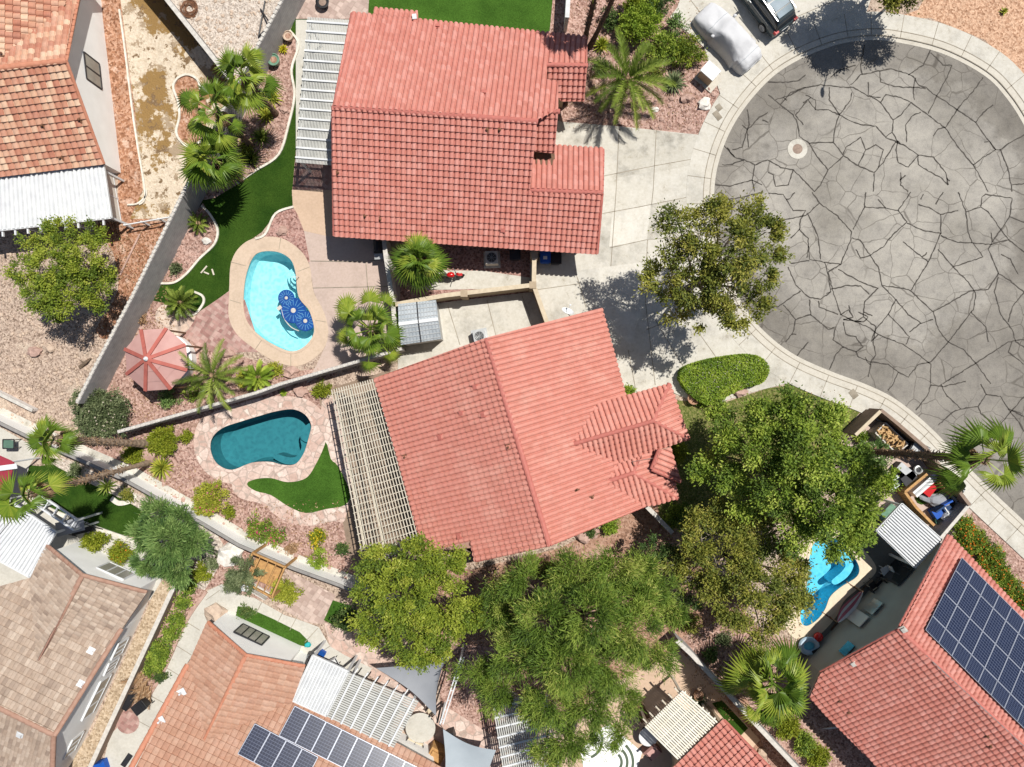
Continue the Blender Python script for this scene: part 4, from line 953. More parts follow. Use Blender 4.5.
# ---- lower house with two arrays
h5 = root('house', 'orange tiled house at the bottom with dark solar arrays and a white slatted patio cover', 'house', P(270, 740, 0), 'tiled houses')
M5 = Plane((190, 663, 2.7), (440, 782, 2.7), (230, 800, 4.7)); WL = Plane((208, 622, 2.7), (190, 663, 2.7), (246, 655, 3.95)); WR = Plane((305, 666, 2.8), (292, 700, 2.8), (246, 655, 3.95))
rf = Roof(); kw = dict(pitch=.34, course=.40, amp=.06, step=.085, prof=FLAT)
rf.slope(M5, [[(188, 663), (207, 640), (440, 766), (500, 800), (480, 900), (70, 900)]], [(190, 660), (292, 700), (292.5, 700), (440, 768), (500, 800), (480, 900), (70, 900)], **kw)
rf.slope(WL, [[(208, 621), (246, 655), (204, 742), (186, 670)]], **kw); rf.slope(WR, [[(246, 655), (305, 666), (292, 702), (270, 710), (204, 742)]], **kw)
r5 = rf.build(MATS['tile_orange'], MATS['cap_orange'], h5)
ridge_cap([WL.hit(246, 655), WL.hit(206, 738)], MATS['cap_orange'], r5, .15); ridge_cap([WL.hit(208, 622), WL.hit(246, 655)], MATS['cap_orange'], r5, .13, name='rake_tile'); ridge_cap([WR.hit(305, 666), WR.hit(246, 655)], MATS['cap_orange'], r5, .12, name='rake_tile')
ridge_cap([M5.hit(188, 664), M5.hit(130, 770)], MATS['cap_orange'], r5, .17, name='rake_tile')
walls(h5, [gpx(207, 632, 2.7), gpx(245, 663, 3.9), gpx(296, 673, 2.7), gpx(288, 708, 2.7), gpx(430, 772, 2.7), gpx(450, 850, 2.7), gpx(110, 850, 2.7), gpx(195, 664, 2.7)], 2.55, MATS['stucco_white'])
walls(h5, [(227.5, 611.5), (302, 646), (290, 680), (225, 660), (212, 640)], [WL, WR], MATS['stucco_white'])
side_window(h5, (247.5, 620), (273.5, 632.5), .75, 2.1, 4, MATS['dark_metal'], .05)
for px, py in ((182, 692), (161, 720)):
    mb = MB(); q = M5.hit(px, py); mb.box(q + Vector((0, 0, .1)), (.5, .42, .04), .5); mb.lathe(q, [(.06, 0), (.06, .35), (.02, .36)], 8); mb.build('roof_vent', MATS['white_paint'], r5)
# ---- lower right house
h6 = root('house', 'pink red tiled house in the lower right corner carrying the big solar array', 'house', P(950, 690, 0), 'tiled houses')
N6 = Plane((948, 535, 2.7), (1024, 615, 2.7), (898, 629, 5.5)); S6 = Plane((812, 690, 2.7), (878, 767, 2.7), (898, 629, 5.5))
ux, uy = 1024, 747.5
rf = Roof(); kw = dict()
rf.slope(N6, [[(898, 629), (948, 534.5), (1100, 694), (1100, 816)]], **kw); rf.slope(S6, [[(898, 629), (820, 672), (809, 697), (880, 769), (960, 860), (1100, 860), (1100, 816)]], **kw)
r6 = rf.build(MATS['tile_red'], MATS['grey_metal'], h6)
ridge_cap([N6.hit(897, 628), N6.hit(1100, 817)], MATS['cap_red'], r6, .17); ridge_cap([N6.hit(948, 535), N6.hit(898, 629)], MATS['cap_red'], r6, .1, lift=.03, name='rake_tile')
ridge_cap([S6.hit(820, 672), S6.hit(898, 629)], MATS['cap_red'], r6, .08, lift=.02, name='rake_tile')
walls(h6, [gpx(904, 638, 5.4), gpx(946, 545, 2.7), gpx(1100, 705, 2.7), gpx(1100, 850, 2.7), gpx(955, 850, 2.7), gpx(816, 692, 2.7), gpx(824, 676, 2.7)], [N6, S6], MATS['stucco_grey'])
for px, py, k in ((852, 663, 1), (838, 700, 0), (847, 711, 0), (985, 735, 0), (988, 745, 0), (1015, 702, 1), (902, 629, 1)): roof_vent(S6 if px < 1000 else N6, px, py, MATS['rust'] if not k else MATS['cap_pale'], r6, k)
# ---- small roof corner, bottom centre
h7 = root('house', 'corner of a red tiled roof at the bottom edge beside the striped beige patio cover', 'house', P(725, 755, 0), 'tiled houses')
P7 = Plane((723, 719, 2.8), (668, 772, 2.8), (760, 790, 4.6)); rf = Roof(); rf.slope(P7, [[(723, 719), (664, 776), (690, 850), (850, 850)]])
r7 = rf.build(MATS['tile_red'], MATS['fascia_tan'], h7); ridge_cap([P7.hit(724, 720), P7.hit(850, 851)], MATS['cap_red'], r7, .1, lift=.03, name='rake_tile')
walls(h7, [gpx(722, 727, 2.8), gpx(680, 768, 2.8), gpx(690, 850, 2.8), gpx(830, 850, 2.8)], 2.55, MATS['stucco_tan'])
wall_panel(h7, 'window', (712, 712), (700, 724), .4, 2.1, MATS['glass_dark'])
# ---- solar panels: each panel is a part of its house
m, nt, b = newmat('solar_cell'); uv = coords(nt, 'UV')
br = N(nt, 'ShaderNodeTexBrick', Scale=1.0); br.offset = 0; br.inputs['Brick Width'].default_value = 1 / 6; br.inputs['Row Height'].default_value = .1; br.inputs['Mortar Size'].default_value = .008
br.inputs['Color1'].default_value = (.008, .012, .034, 1); br.inputs['Color2'].default_value = (.011, .017, .045, 1); br.inputs['Mortar'].default_value = (.085, .1, .15, 1)
nt.links.new(uv, br.inputs[0]); nt.links.new(br.outputs['Color'], b.inputs['Base Color']); b.inputs['Roughness'].default_value = .25; MATS['solar_cell'] = m
def solar(parent, pl, org, udir, nu, nv, pw, ph, gap=.03, skip=(), vsign=1):
    o = pl.hit(*org); U = (pl.hit(*udir) - o).normalized(); V = pl.n.cross(U) * vsign
    me = bpy.data.meshes.new('solar_panel'); t = .04
    def q(u, v, h): return o * 0 + U * u + V * v + pl.n * h
    a, c_ = 0, 0
    me.from_pydata([q(0, 0, t), q(pw, 0, t), q(pw, ph, t), q(0, ph, t), q(0, 0, 0), q(pw, 0, 0), q(pw, ph, 0), q(0, ph, 0)], [], [(0, 1, 2, 3), (0, 4, 5, 1), (1, 5, 6, 2), (2, 6, 7, 3), (3, 7, 4, 0)])
    ul = me.uv_layers.new(name='UVMap')
    for l, c in zip(range(4), ((0, 0), (1, 0), (1, 1), (0, 1))): ul.data[l].uv = c
    me.materials.append(MATS['solar_cell'])
    fm = bpy.data.meshes.new('frame'); mb = MB(); f = .035
    for a_, b_ in (((0, 0), (pw, 0)), ((pw, 0), (pw, ph)), ((pw, ph), (0, ph)), ((0, ph), (0, 0))):
        mb.beam(q(*a_, t + .004), q(*b_, t + .004), f, .02, up=pl.n)
    fm.from_pydata(mb.v, [], mb.f); fm.materials.append(MATS['panel_frame'])
    for i in range(nu):
        for j in range(nv):
            if (i, j) in skip: continue
            ob = bpy.data.objects.new('solar_panel', me); COL.objects.link(ob); ob.parent = parent
            ob.location = o + U * i * (pw + gap) + V * j * (ph + gap) + pl.n * .26 - ROOT[parent.name].translation
            fb = bpy.data.objects.new('frame', fm); COL.objects.link(fb); fb.parent = ob
plain('panel_frame', (.34, .36, .42), (.28, .3, .35), 2, rough=.35, metal=.3)
solar(h6, N6, (921, 629.5), (1000.5, 709), 8, 1, 1.0, .95, gap=.025, vsign=1)
o2 = N6.hit(921, 629.5); Uu = (N6.hit(1000.5, 709) - o2).normalized(); Vv = N6.n.cross(Uu)
def unproj(v): k = S / (1 - v.z / H); return (CX + v.x * k, CY - v.y * k)
qq = o2 + Vv * .98; solar(h6, N6, unproj(qq), unproj(qq + Uu), 11, 2, 1.0, 1.62, gap=.03, skip=[(8, 0)])
qq = o2 + Vv * .98 + Vv * 3.3; solar(h6, N6, unproj(qq), unproj(qq + Uu), 11, 1, 1.0, .95, gap=.03)
solar(h5, M5, (280, 735), (400, 795), 9, 1, 1.0, 1.68, vsign=1)
solar(h5, M5, (239, 753), (290, 780), 4, 1, 1.0, 1.68, vsign=1)
# ================================================================== pools
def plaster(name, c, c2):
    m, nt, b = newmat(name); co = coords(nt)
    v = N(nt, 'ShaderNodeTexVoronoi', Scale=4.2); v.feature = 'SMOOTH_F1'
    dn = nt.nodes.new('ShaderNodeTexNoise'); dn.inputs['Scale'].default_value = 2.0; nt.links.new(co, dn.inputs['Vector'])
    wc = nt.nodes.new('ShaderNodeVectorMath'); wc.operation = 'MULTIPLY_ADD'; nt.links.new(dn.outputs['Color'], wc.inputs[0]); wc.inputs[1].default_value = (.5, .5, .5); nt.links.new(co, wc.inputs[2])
    nt.links.new(wc.outputs[0], v.inputs['Vector']); r = ramp(nt, [(.1, c2), (.6, c)]); nt.links.new(v.outputs['Distance'], r.inputs[0])  # lighter cell edges paint a mild caustic light net into the plaster colour
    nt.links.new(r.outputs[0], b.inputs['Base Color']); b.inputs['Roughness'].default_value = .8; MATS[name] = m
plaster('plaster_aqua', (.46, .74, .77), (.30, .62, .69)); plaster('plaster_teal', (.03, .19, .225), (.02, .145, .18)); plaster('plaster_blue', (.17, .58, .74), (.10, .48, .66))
m, nt, b = newmat('pool_water'); co = coords(nt)
n1 = noise_(nt, co, 2.4, 3, .6); bp = N(nt, 'ShaderNodeBump', Strength=.6, Distance=.08); nt.links.new(n1, bp.inputs['Height'])
gl = nt.nodes.new('ShaderNodeBsdfGlossy'); gl.inputs['Roughness'].default_value = .03; nt.links.new(bp.outputs[0], gl.inputs['Normal'])
tp = nt.nodes.new('ShaderNodeBsdfTransparent'); tp.inputs[0].default_value = (.80, .96, .97, 1)
fr = nt.nodes.new('ShaderNodeFresnel'); fr.inputs[0].default_value = 1.33; nt.links.new(bp.outputs[0], fr.inputs['Normal'])
mx = nt.nodes.new('ShaderNodeMixShader'); nt.links.new(fr.outputs[0], mx.inputs[0]); nt.links.new(tp.outputs[0], mx.inputs[1]); nt.links.new(gl.outputs[0], mx.inputs[2])
nt.links.new(mx.outputs[0], nt.nodes['Material Output'].inputs[0]); MATS['pool_water'] = m
def pool(label, loop, depth, plaster_m, coping_m, top, steps=(), rim=.0):
    """loop: outline on the plan; sloping basin, water a hand below the rim"""
    xs = [G2(*p) for p in loop]; cx_ = sum(p[0] for p in xs) / len(xs); cy_ = sum(p[1] for p in xs) / len(xs)
    r = root('swimming_pool', label, 'swimming pool', (cx_, cy_, -depth))
    mb = MB(); n = len(xs); V = []; F = []
    for s_, z in ((1.0, top), (1.0, -.35), (.97, -depth * .8), (.86, -depth)):
        V += [(cx_ + (x - cx_) * s_, cy_ + (y - cy_) * s_, z) for x, y in xs]
    for k in range(3):
        for i in range(n): j = (i + 1) % n; F.append((k * n + i, k * n + j, (k + 1) * n + j, (k + 1) * n + i))
    F.append(tuple(range(3 * n, 4 * n))); mb.add(V, F); mb.build('basin', plaster_m, r)
    bm = fill([xs], -.09); me = bpy.data.meshes.new('water'); bm.to_mesh(me); bm.free(); link('water', me, MATS['pool_water'], r)
    mb = MB(); ribbon_box(mb, xs, .16, top - .03, top + .03, closed=True); mb.build('coping', coping_m, r)
    for pts, z in steps:
        bm = fill([[G2(*p) for p in cr(pts, True, 4)]], -depth + .02)
        rr = bmesh.ops.extrude_face_region(bm, geom=bm.faces[:])
        for g in rr['geom']:
            if isinstance(g, bmesh.types.BMVert): g.co.z = z
        bmesh.ops.recalc_face_normals(bm, faces=bm.faces[:])
        me = bpy.data.meshes.new('step'); bm.to_mesh(me); bm.free(); link('step', me, plaster_m, r)
    return r
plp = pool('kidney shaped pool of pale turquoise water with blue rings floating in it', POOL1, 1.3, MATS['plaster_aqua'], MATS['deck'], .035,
     [([(297, 265), (289, 266), (284, 272), (285, 281), (291, 287), (298, 288)], -.75), ([(298, 269), (292, 270), (288, 275), (290, 281), (295, 284), (299, 284)], -.45), ([(298, 273), (294, 273.5), (292, 277), (295, 280), (299, 280)], -.22)])
mb = MB(); mb.tube([P(291, 277, -.3), P(291, 277, .35), P(293, 277, .5), P(297, 277, .5), P(299, 277, .05)], .022, 6); mb.build('handrail', MATS['white_paint'], plp)
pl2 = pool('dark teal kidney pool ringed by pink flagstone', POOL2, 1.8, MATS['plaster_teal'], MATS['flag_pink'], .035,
     [([(312, 424), (311, 435), (305, 454), (296, 464), (283, 465), (271, 459), (274, 455), (285, 458), (294, 457), (299, 448), (298, 440), (302, 430)], -.5), ([(310, 424), (303, 427), (299, 434), (300, 440), (308, 442)], -.3)])
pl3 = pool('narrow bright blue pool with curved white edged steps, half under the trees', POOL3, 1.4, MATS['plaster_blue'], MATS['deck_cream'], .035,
     [([(853, 558), (856, 567), (850, 578), (838, 586), (834, 582), (843, 574), (848, 566), (842, 556), (846, 553)], -.3)])
plain('mat_blue', (.008, .075, .30), (.006, .045, .2), 3, rough=.4); plain('mat_dark', (.008, .03, .14), None, 3, rough=.4)
plain('navy_rib', (.12, .32, .52), (.06, .2, .4), 3)
RINGL = ['small blue floating solar ring, top one of three in the pool', 'dark blue floating solar ring, middle one of three in the pool', 'blue floating solar ring, lowest of three in the pool']
for (px, py, r_), lb in zip(((286.5, 298, .5), (293.5, 310.5, .78), (305.5, 321, .62)), RINGL):
    c = P(px, py, -.07); rt = root('floating_ring', lb, 'pool ring', c, 'solar rings floating in the pool')
    mb = MB(); mb.lathe(c, [(r_ * .35, 0), (r_, 0), (r_ * 1.04, .03), (r_, .05), (r_ * .35, .025)], 28); mb.build('sheet', MATS['mat_blue'], rt)
    mb = MB()
    for k in range(16): a = k * math.pi / 8; v = Vector((math.cos(a), math.sin(a), 0)); mb.beam(c + v * r_ * .4 + Vector((0, 0, .045)), c + v * r_ * .9 + Vector((0, 0, .055)), .03, .012)
    mb.build('rib', MATS['navy_rib'], rt)
    mb = MB(); mb.lathe(c, [(r_ * .2, .02), (r_ * .2, .06), (r_ * .08, .07)], 12); mb.build('hub', MATS['cap_pale'], rt)
mb = MB(); pts = [P(*q, -.05) for q in cr([(281, 306), (284, 318), (291, 327), (299, 331)], False, 5)]; mb.tube(pts, .035, 6); mb.box(P(279.5, 308, -.02), (.3, .22, .1), .7)
solo(mb.build('pool_hose', MATS['cap_pale']), 'pale floating hose curling beside the blue rings in the pool', 'pool hose')
# ================================================================== walls
def wall(label, pts, h, mat, cap_mat, thick=.2, notch=False, group='block walls', name='block_wall', cat='wall', pilasters=()):
    w_ = [G2(*p) for p in pts]; m_ = w_[len(w_) // 2]; r = root(name, label, cat, (m_[0], m_[1], 0), group)
    mb = MB(); ribbon_box(mb, w_, thick, -.05, h - .06); 
    for px, py in pilasters: x, y = G2(px, py); mb.box((x, y, h / 2), (.42, .42, h + .05))
    mb.build('block_face', mat, r)
    mb = MB()
    if not notch: ribbon_box(mb, w_, thick + .06, h - .057, h + .02)
    else:
        ribbon_box(mb, w_, thick * .5, h - .06, h - .04)
        for a, b_ in zip(w_[:-1], w_[1:]):
            L = math.hypot(b_[0] - a[0], b_[1] - a[1]); n = int(L / .3); an = math.atan2(b_[1] - a[1], b_[0] - a[0])
            for k in range(n): t = (k + .5) / n; mb.box((a[0] + (b_[0] - a[0]) * t, a[1] + (b_[1] - a[1]) * t, h - .03), (.13, thick - .02, .08), an)
    mb.build('cap', cap_mat, r); return r
wall('long grey block wall running from the top edge down beside the artificial lawn', [(316, -22), (304, 0), (268, 68), (246, 107), (203, 196), (152, 300), (114, 372), (99, 402)], 2.25, MATS['block'], MATS['cap_pale'], notch=True)
wall('grey wall at upper left casting a black shadow over the bleached dirt', [(150, -22), (182, 16), (249, 100)], 2.2, MATS['block_dark'], MATS['cap_pale'])
wall('dark wall with notched white cap between the two kidney pools', [(406, 350), (291, 383.5), (266, 392.5), (133, 430)], 1.75, MATS['block'], MATS['cap_pale'], notch=True)
wall('long pale wall descending from the left edge past the palm trunks', [(-40, 396), (0, 414), (45, 436), (135, 476), (212, 519), (247, 540), (301, 563), (345, 579), (420, 612)], 1.35, MATS['stucco_white'], MATS['block_dark'], thick=.12)
wall('beige stucco wall between the red motorcycle and the slab of the middle house', [(398, 308), (447, 299), (532, 289)], 1.75, MATS['block_tan'], MATS['cap_tan'], pilasters=[(466, 297), (532, 289)])
wall('short beige wall running up from the corner beside the blue bin', [(533, 289), (533.5, 259)], 1.75, MATS['block_tan'], MATS['cap_tan'], pilasters=[(533.5, 260)])
wall('short brown gate wall slanting to the roof of the middle house', [(534, 292), (546, 326)], 1.7, MATS['block_brown'], MATS['cap_tan'])
wall('short pale wall between the pink patio and the feather palm bed', [(389, 244), (391, 262), (398, 308), (401, 350)], 1.75, MATS['block_pale'], MATS['cap_pale'])
wall('pale wall stub leaving the lower corner of the middle house', [(638, 498), (666, 527)], 1.75, MATS['block_pale'], MATS['cap_pale'])
wall('long shaded wall descending at lower right beside the striped patio cover', [(670, 630), (684, 643), (741, 705), (830, 800)], 1.8, MATS['block'], MATS['cap_pale'])
wall('brown wall standing across the end of the dry lawn', [(842, 433), (866, 410)], 1.7, MATS['block_brown'], MATS['cap_tan'], thick=.14)
wall('curved dark wall following the pavement behind the firewood', [(868, 409), (884, 422), (912, 446), (954, 501)], 1.5, MATS['block_brown'], MATS['block_brown'], thick=.14)
wall('pale capped wall closing the junk yard beside the orange flower bed', [(954, 501), (920, 541)], 1.4, MATS['block'], MATS['cap_pale'], thick=.14)
wall('low retaining wall between the tan gravel strip and the garden path', [(196, 560), (179, 587), (107, 742), (92, 775)], .95, MATS['block_brown'], MATS['cap_pale'])
wall('pale wall behind the house in the top middle dividing the lawn from the bushes', [(568, -20), (565, 32)], 1.7, MATS['block_pale'], MATS['grey_metal'])
wall('low wall crossing the stony lot at the left edge', [(-20, 380), (0, 391), (38, 410)], .5, MATS['block_pale'], MATS['cap_pale'], thick=.15)
# white garden kerbs
def curb(label, pts, mat='white_curb', w_=.13, h=.12, closed=False, name='garden_kerb', cat='kerb', group='garden kerbs'):
    mb = MB(); ribbon_box(mb, [G2(*p) for p in cr(pts, closed, 5)], w_, -.02, h, closed); return solo(mb.build(name, MATS[mat]), label, cat, group)
curb('white garden kerb winding along the pink bed beside the lattice patio cover', [(290, 31), (299, 45), (292, 70), (295, 95), (289, 125), (279, 155), (256, 171), (237, 184)])
curb('white garden kerb round the pink bed above the gazebo', [(202, 206), (210, 214), (218, 229), (215, 244), (200, 259), (187, 274), (175, 282.5), (161, 283.5)])
curb('short white kerb looping round the small plant by the lawn corner', [(195, 292), (203, 296), (204, 303), (197, 313), (190, 316)])
curb('white kerb between the lawn and the dark gravel above the turquoise pool', [(256, 239), (266, 234), (276, 214), (294, 207)])
curb('white kerb looping through the bleached dirt yard', [(201, 90), (198, 80), (188, 75), (178, 79), (174, 88), (179, 103), (180, 117), (177, 132), (181, 141), (190, 147), (203, 140), (206, 128)])
curb('long straight pale kerb down the dirt strip beside the upper left house', [(120, 10), (125, 45), (133, 110), (139, 150), (146, 195), (140, 205)], w_=.1)
curb('pale kerb curving round the end of the tree border near the white patio cover', [(128, 205), (138, 204), (146, 197), (147, 190)], w_=.1)
curb('pink stone edging of the planter beside the garden path', [(207, 591), (186, 622), (166, 667), (150, 695)], 'rock_pink', .2, .15)
curb('white kerb under the artificial lawn at the left', [(25, 481), (37, 502), (87, 524), (135, 541)], 'white_curb', .25, .12)
curb('curved cream kerb at the end of the left artificial lawn', [(112, 498), (120, 503), (132, 500), (136, 494)], 'white_curb', .3, .1)
# ================================================================== patio covers
plain('cream_slat', (.74, .71, .62), (.64, .6, .5), 2); plain('slat_shadow_grey', (.52, .52, .49), (.44, .44, .41), 2)  # the grey slat tone paints shadow into slats that are white
def slats_cover(name, label, quad, z, mat, n_slat, n_raft, post=True, sw=.05, group='patio covers', raft_mat=None, tails=0, beams=(0.0, 1.0), solid=False, thick=.05, cat='patio cover', rw=.07, zs=None, top=0):
    """quad A,B,C,D seen corners; slats run A->D, rafters run A->B"""
    zz = zs or [z] * 4; A, B, C_, D = (P(q[0], q[1], h) for q, h in zip(quad, zz))
    mid = (A + B + C_ + D) / 4; r = root(name, label, cat, (mid.x, mid.y, 0), group)
    def at(u, v): return A.lerp(B, u).lerp(D.lerp(C_, u), v)
    up = (B - A).cross(D - A).normalized(); up = up if up.z > 0 else -up
    mb = MB()
    if solid:
        m_ = n_slat
        for k in range(m_):   # ribbed sheet
            u0, u1 = k / m_, (k + 1) / m_; w0 = u0 + (u1 - u0) * .55; w1 = u0 + (u1 - u0) * .75; w2 = u0 + (u1 - u0) * .92
            for a, b_, ha, hb in ((u0, w0, thick, thick), (w0, w1, thick, 0), (w1, w2, 0, 0), (w2, u1, 0, thick)):
                mb.quad(at(a, 0) + up * ha, at(b_, 0) + up * hb, at(b_, 1) + up * hb, at(a, 1) + up * ha)
        e = up * -.04
        mb.quad(A + e, B + e, C_ + e, D + e)
        mb.build('roof_sheet', mat, r)
        mb = MB()
        for a, b_ in ((A, B), (B, C_), (C_, D), (D, A)): mb.beam(a, b_, .1, .14)
        mb.build('fascia', raft_mat or mat, r)
    else:
        for k in range(n_slat):
            u = (k + .5) / n_slat; mb.beam(at(u, 0) + up * .1, at(u, 1) + up * .1, sw, sw)
        mb.build('slats', mat, r)
    mb = MB()
    for k in range(n_raft):
        v = (k + .5) / n_raft; d = (at(1, v) - at(0, v)).normalized()
        mb.beam(at(0, v) - d * tails + up * top, at(1, v) + d * .05 + up * top, rw, .12) if not solid else mb.beam(at(0, v) - d * tails - up * .12, at(1, v) - up * .12, rw, .12)
    mb.build('rafters', raft_mat or mat, r)
    for v in beams:
        mb = MB(); mb.beam(at(v, .02) - up * .2, at(v, .98) - up * .2, .12, .16); mb.build('beam', raft_mat or mat, r)
    if post:
        for u, v in post if isinstance(post, (list, tuple)) else ((.03, .04), (.03, .96), (.97, .04), (.97, .96)):
            q = at(u, v); mb = MB(); mb.box((q.x, q.y, (q.z - .2) / 2), (.12, .12, q.z - .2)); mb.build('post', raft_mat or mat, r)
    return r
slats_cover('patio_cover', 'long white lattice patio cover on the left side of the red tiled house', [(308, 18), (350, 21), (333, 166), (296, 163)], 2.6, MATS['slat_shadow_grey'], 26, 15, sw=.052, raft_mat=MATS['white_paint'], top=.16, rw=.1, post=((.05, .04), (.05, .35), (.05, .66), (.05, .97)), beams=(.05,))
slats_cover('patio_cover', 'weathered beige lattice pergola along the left side of the middle house', [(331, 390), (376, 378), (422, 547), (363, 566)], 2.6, MATS['beige_paint'], 19, 25, sw=.05, rw=.04, post=((.08, .03), (.08, .35), (.08, .68), (.08, .97)), beams=(.08, .4))
slats_cover('patio_cover', 'white ribbed patio cover below the upper left house', [(-40, 181), (103.5, 165.5), (111.5, 218), (-40, 235)], 2.5, MATS['white_paint'], 34, 2, solid=True, thick=.12, tails=0, beams=(), post=((.97, .95), (.7, .95), (.4, .95), (.97, .05)))
slats_cover('patio_cover', 'white corrugated patio cover under the fan palm at the left edge', [(22, 509), (56, 532), (30, 577), (-14, 553)], 2.7, MATS['white_paint'], 13, 2, solid=True, thick=.09, beams=())
slats_cover('patio_cover', 'white corrugated patio cover lying beside the left edge, second bay', [(-14, 486), (21.5, 508.5), (-14.5, 552), (-60, 530)], 2.7, MATS['white_paint'], 14, 2, solid=True, thick=.09, beams=(), post=False)
slats_cover('patio_cover', 'white solid ribbed half of the patio cover beside the lower house', [(313, 655), (349, 671.5), (327, 716), (292, 700)], 2.6, MATS['white_paint'], 12, 2, solid=True, thick=.12, beams=())
slats_cover('patio_cover', 'white open slatted half of the patio cover beside the lower house', [(327.5, 716), (349.5, 671.5), (419, 700), (394, 747)], 2.6, MATS['slat_shadow_grey'], 22, 7, sw=.075, rw=.1, raft_mat=MATS['white_paint'], top=.14, tails=.0, beams=(.7,), post=((.9, .05), (.9, .95)))
slats_cover('patio_cover', 'cream striped lattice patio cover beside the small red roof corner', [(644, 726), (682, 689), (717.5, 720.5), (678, 760)], 2.6, MATS['cream_slat'], 22, 6, sw=.09, rw=.08, beams=(.1, .9), post=((.93, .05), (.93, .95), (.05, .05)))
slats_cover('patio_cover', 'white corrugated metal patio roof beside the junk yard', [(876, 530.5), (901.5, 503.5), (941, 539), (914.5, 567.5)], 2.6, MATS['white_paint'], 14, 2, solid=True, thick=.13, beams=())
slats_cover('patio_cover', 'white lattice patio cover shaded by the feathery tree at the bottom', [(492, 702), (546, 690), (560, 775), (506, 790)], 2.6, MATS['slat_shadow_grey'], 26, 9, sw=.06, raft_mat=MATS['white_paint'], top=.14, rw=.1, beams=(.05,), post=((.05, .05), (.05, .9), (.95, .9)))
# projecting rafter ends of the covers that show them
for k in range(12): t = (k + .4) / 12; a = P(-40 + 151 * t, 235 - 17 * t, 2.42); mb = MB(); mb.beam(a, a + Vector((.03, -.38, 0)), .09, .12); mb.build('rafter_tail', MATS['white_paint'], bpy.data.objects['patio_cover.002'])
for k in range(6): t = (k + .5) / 7; a = P(349.5 + 70 * t, 671.5 + 29 * t, 2.55); mb = MB(); mb.beam(a, a + Vector((.22, .32, 0)), .07, .12); mb.build('rafter_tail', MATS['white_paint'], bpy.data.objects['patio_cover.006'])
for k in range(6): t = (k + .5) / 6; a = P(644 + 38 * t, 726 - 37 * t, 2.55); mb = MB(); mb.beam(a, a + Vector((-.26, .28, 0)), .07, .12); mb.build('rafter_tail', MATS['beige_paint'], bpy.data.objects['patio_cover.007'])
# ================================================================== gazebo, spa, shed
gz = root('gazebo', 'octagonal gazebo with pale red canvas roof and eight darker ribs', 'gazebo', P(155, 360, 0))
plain('canvas_red', (.50, .30, .27), (.44, .25, .225), 1.5, rough=.9); plain('canvas_rib', (.44, .13, .1), (.36, .1, .08), 3)
gc = Vector((P(155.5, 359.5, 2.5).x, P(155.5, 359.5, 2.5).y, 0)); GR = 1.95; apex = gc + Vector((0, 0, 3.45))
mb = MB(); ribs = []
ring = [gc + Vector((math.cos(math.radians(22.5 + 45 * k + 4)) * GR, math.sin(math.radians(22.5 + 45 * k + 4)) * GR, 2.4)) for k in range(8)]
for k in range(8):
    a, b_ = ring[k], ring[(k + 1) % 8]
    for t0, t1, l in ((1.0, .72, .0), (.72, .4, .03), (.4, 0, .06)):
        p = [apex.lerp(a, t0), apex.lerp(b_, t0), apex.lerp(b_, t1), apex.lerp(a, t1)]
        up_ = Vector((0, 0, l)); mb.quad(*[q + up_ for q in p]); mb.quad(*[q + up_ - Vector((0, 0, .03)) for q in p[::-1]])
mb.build('canopy', MATS['canvas_red'], gz)
for a in ring:
    mb = MB(); mb.beam(apex + Vector((0, 0, .1)), a + Vector((0, 0, .07)), .2, .07); mb.build('rib', MATS['canvas_rib'], gz)
    mb = MB(); mb.box((a.x + (gc.x - a.x) * .06, a.y + (gc.y - a.y) * .06, 1.18), (.1, .1, 2.36)); mb.build('post', MATS['wood_dark'], gz)
mb = MB(); mb.lathe(apex, [(.12, .05), (.14, .15), (.05, .3)], 10); mb.build('finial', MATS['white_paint'], gz)
sp = root('hot_tub', 'round white rimmed hot tub showing from under the gazebo roof', 'hot tub', P(171, 360, 0)); c = P(172, 360, 0)
mb = MB(); mb.lathe(c, [(1.55, 0), (1.6, .7), (1.62, .8), (1.3, .84), (1.22, .6), (1.1, .2)], 32); mb.build('tub', MATS['stucco_white'], sp)
mb = MB(); mb.lathe(c, [(1.25, .66), (.3, .665)], 32); mb.build('water', MATS['plaster_teal'], sp)
sh = root('garden_shed', 'small shed with ribbed silver metal roof', 'shed', P(421, 325, 0))
q = [(398, 304), (436, 300), (441.5, 339), (401, 345)]; zz = 2.1
cs = [P(x, y, zz) for x, y in q]; cc = sum(cs, Vector()) / 4; fl = [Vector((cc.x + (p.x - cc.x) * .93, cc.y + (p.y - cc.y) * .93)) for p in cs]
mb = MB(); mb.prism([(p.x, p.y) for p in fl], 0, 2.0); mb.build('wall', MATS['grey_metal'], sh)
plain('zinc', (.52, .55, .57), (.36, .40, .43), 1.2, rough=.45, metal=.35)
A, B, C_, D = cs; rt = (A + D) / 2; 
mb = MB(); n = 12; top = Vector((0, 0, .28))
Rm0, Rm1 = (A + D) / 2 + top, (B + C_) / 2 + top
for e0, e1 in ((A, B), (D, C_)):
    for k in range(n):
        u0, u1 = k / n, (k + 1) / n; um = u0 + (u1 - u0) * .8
        for a, b_, h in ((u0, um, 0), (um, u1, .05)):
            mb.quad(e0.lerp(e1, a) + Vector((0, 0, h)), e0.lerp(e1, b_) + Vector((0, 0, h)), Rm0.lerp(Rm1, b_) + Vector((0, 0, h)), Rm0.lerp(Rm1, a) + Vector((0, 0, h)))
mb.quad(A, D, Rm0); mb.quad(B, C_, Rm1)
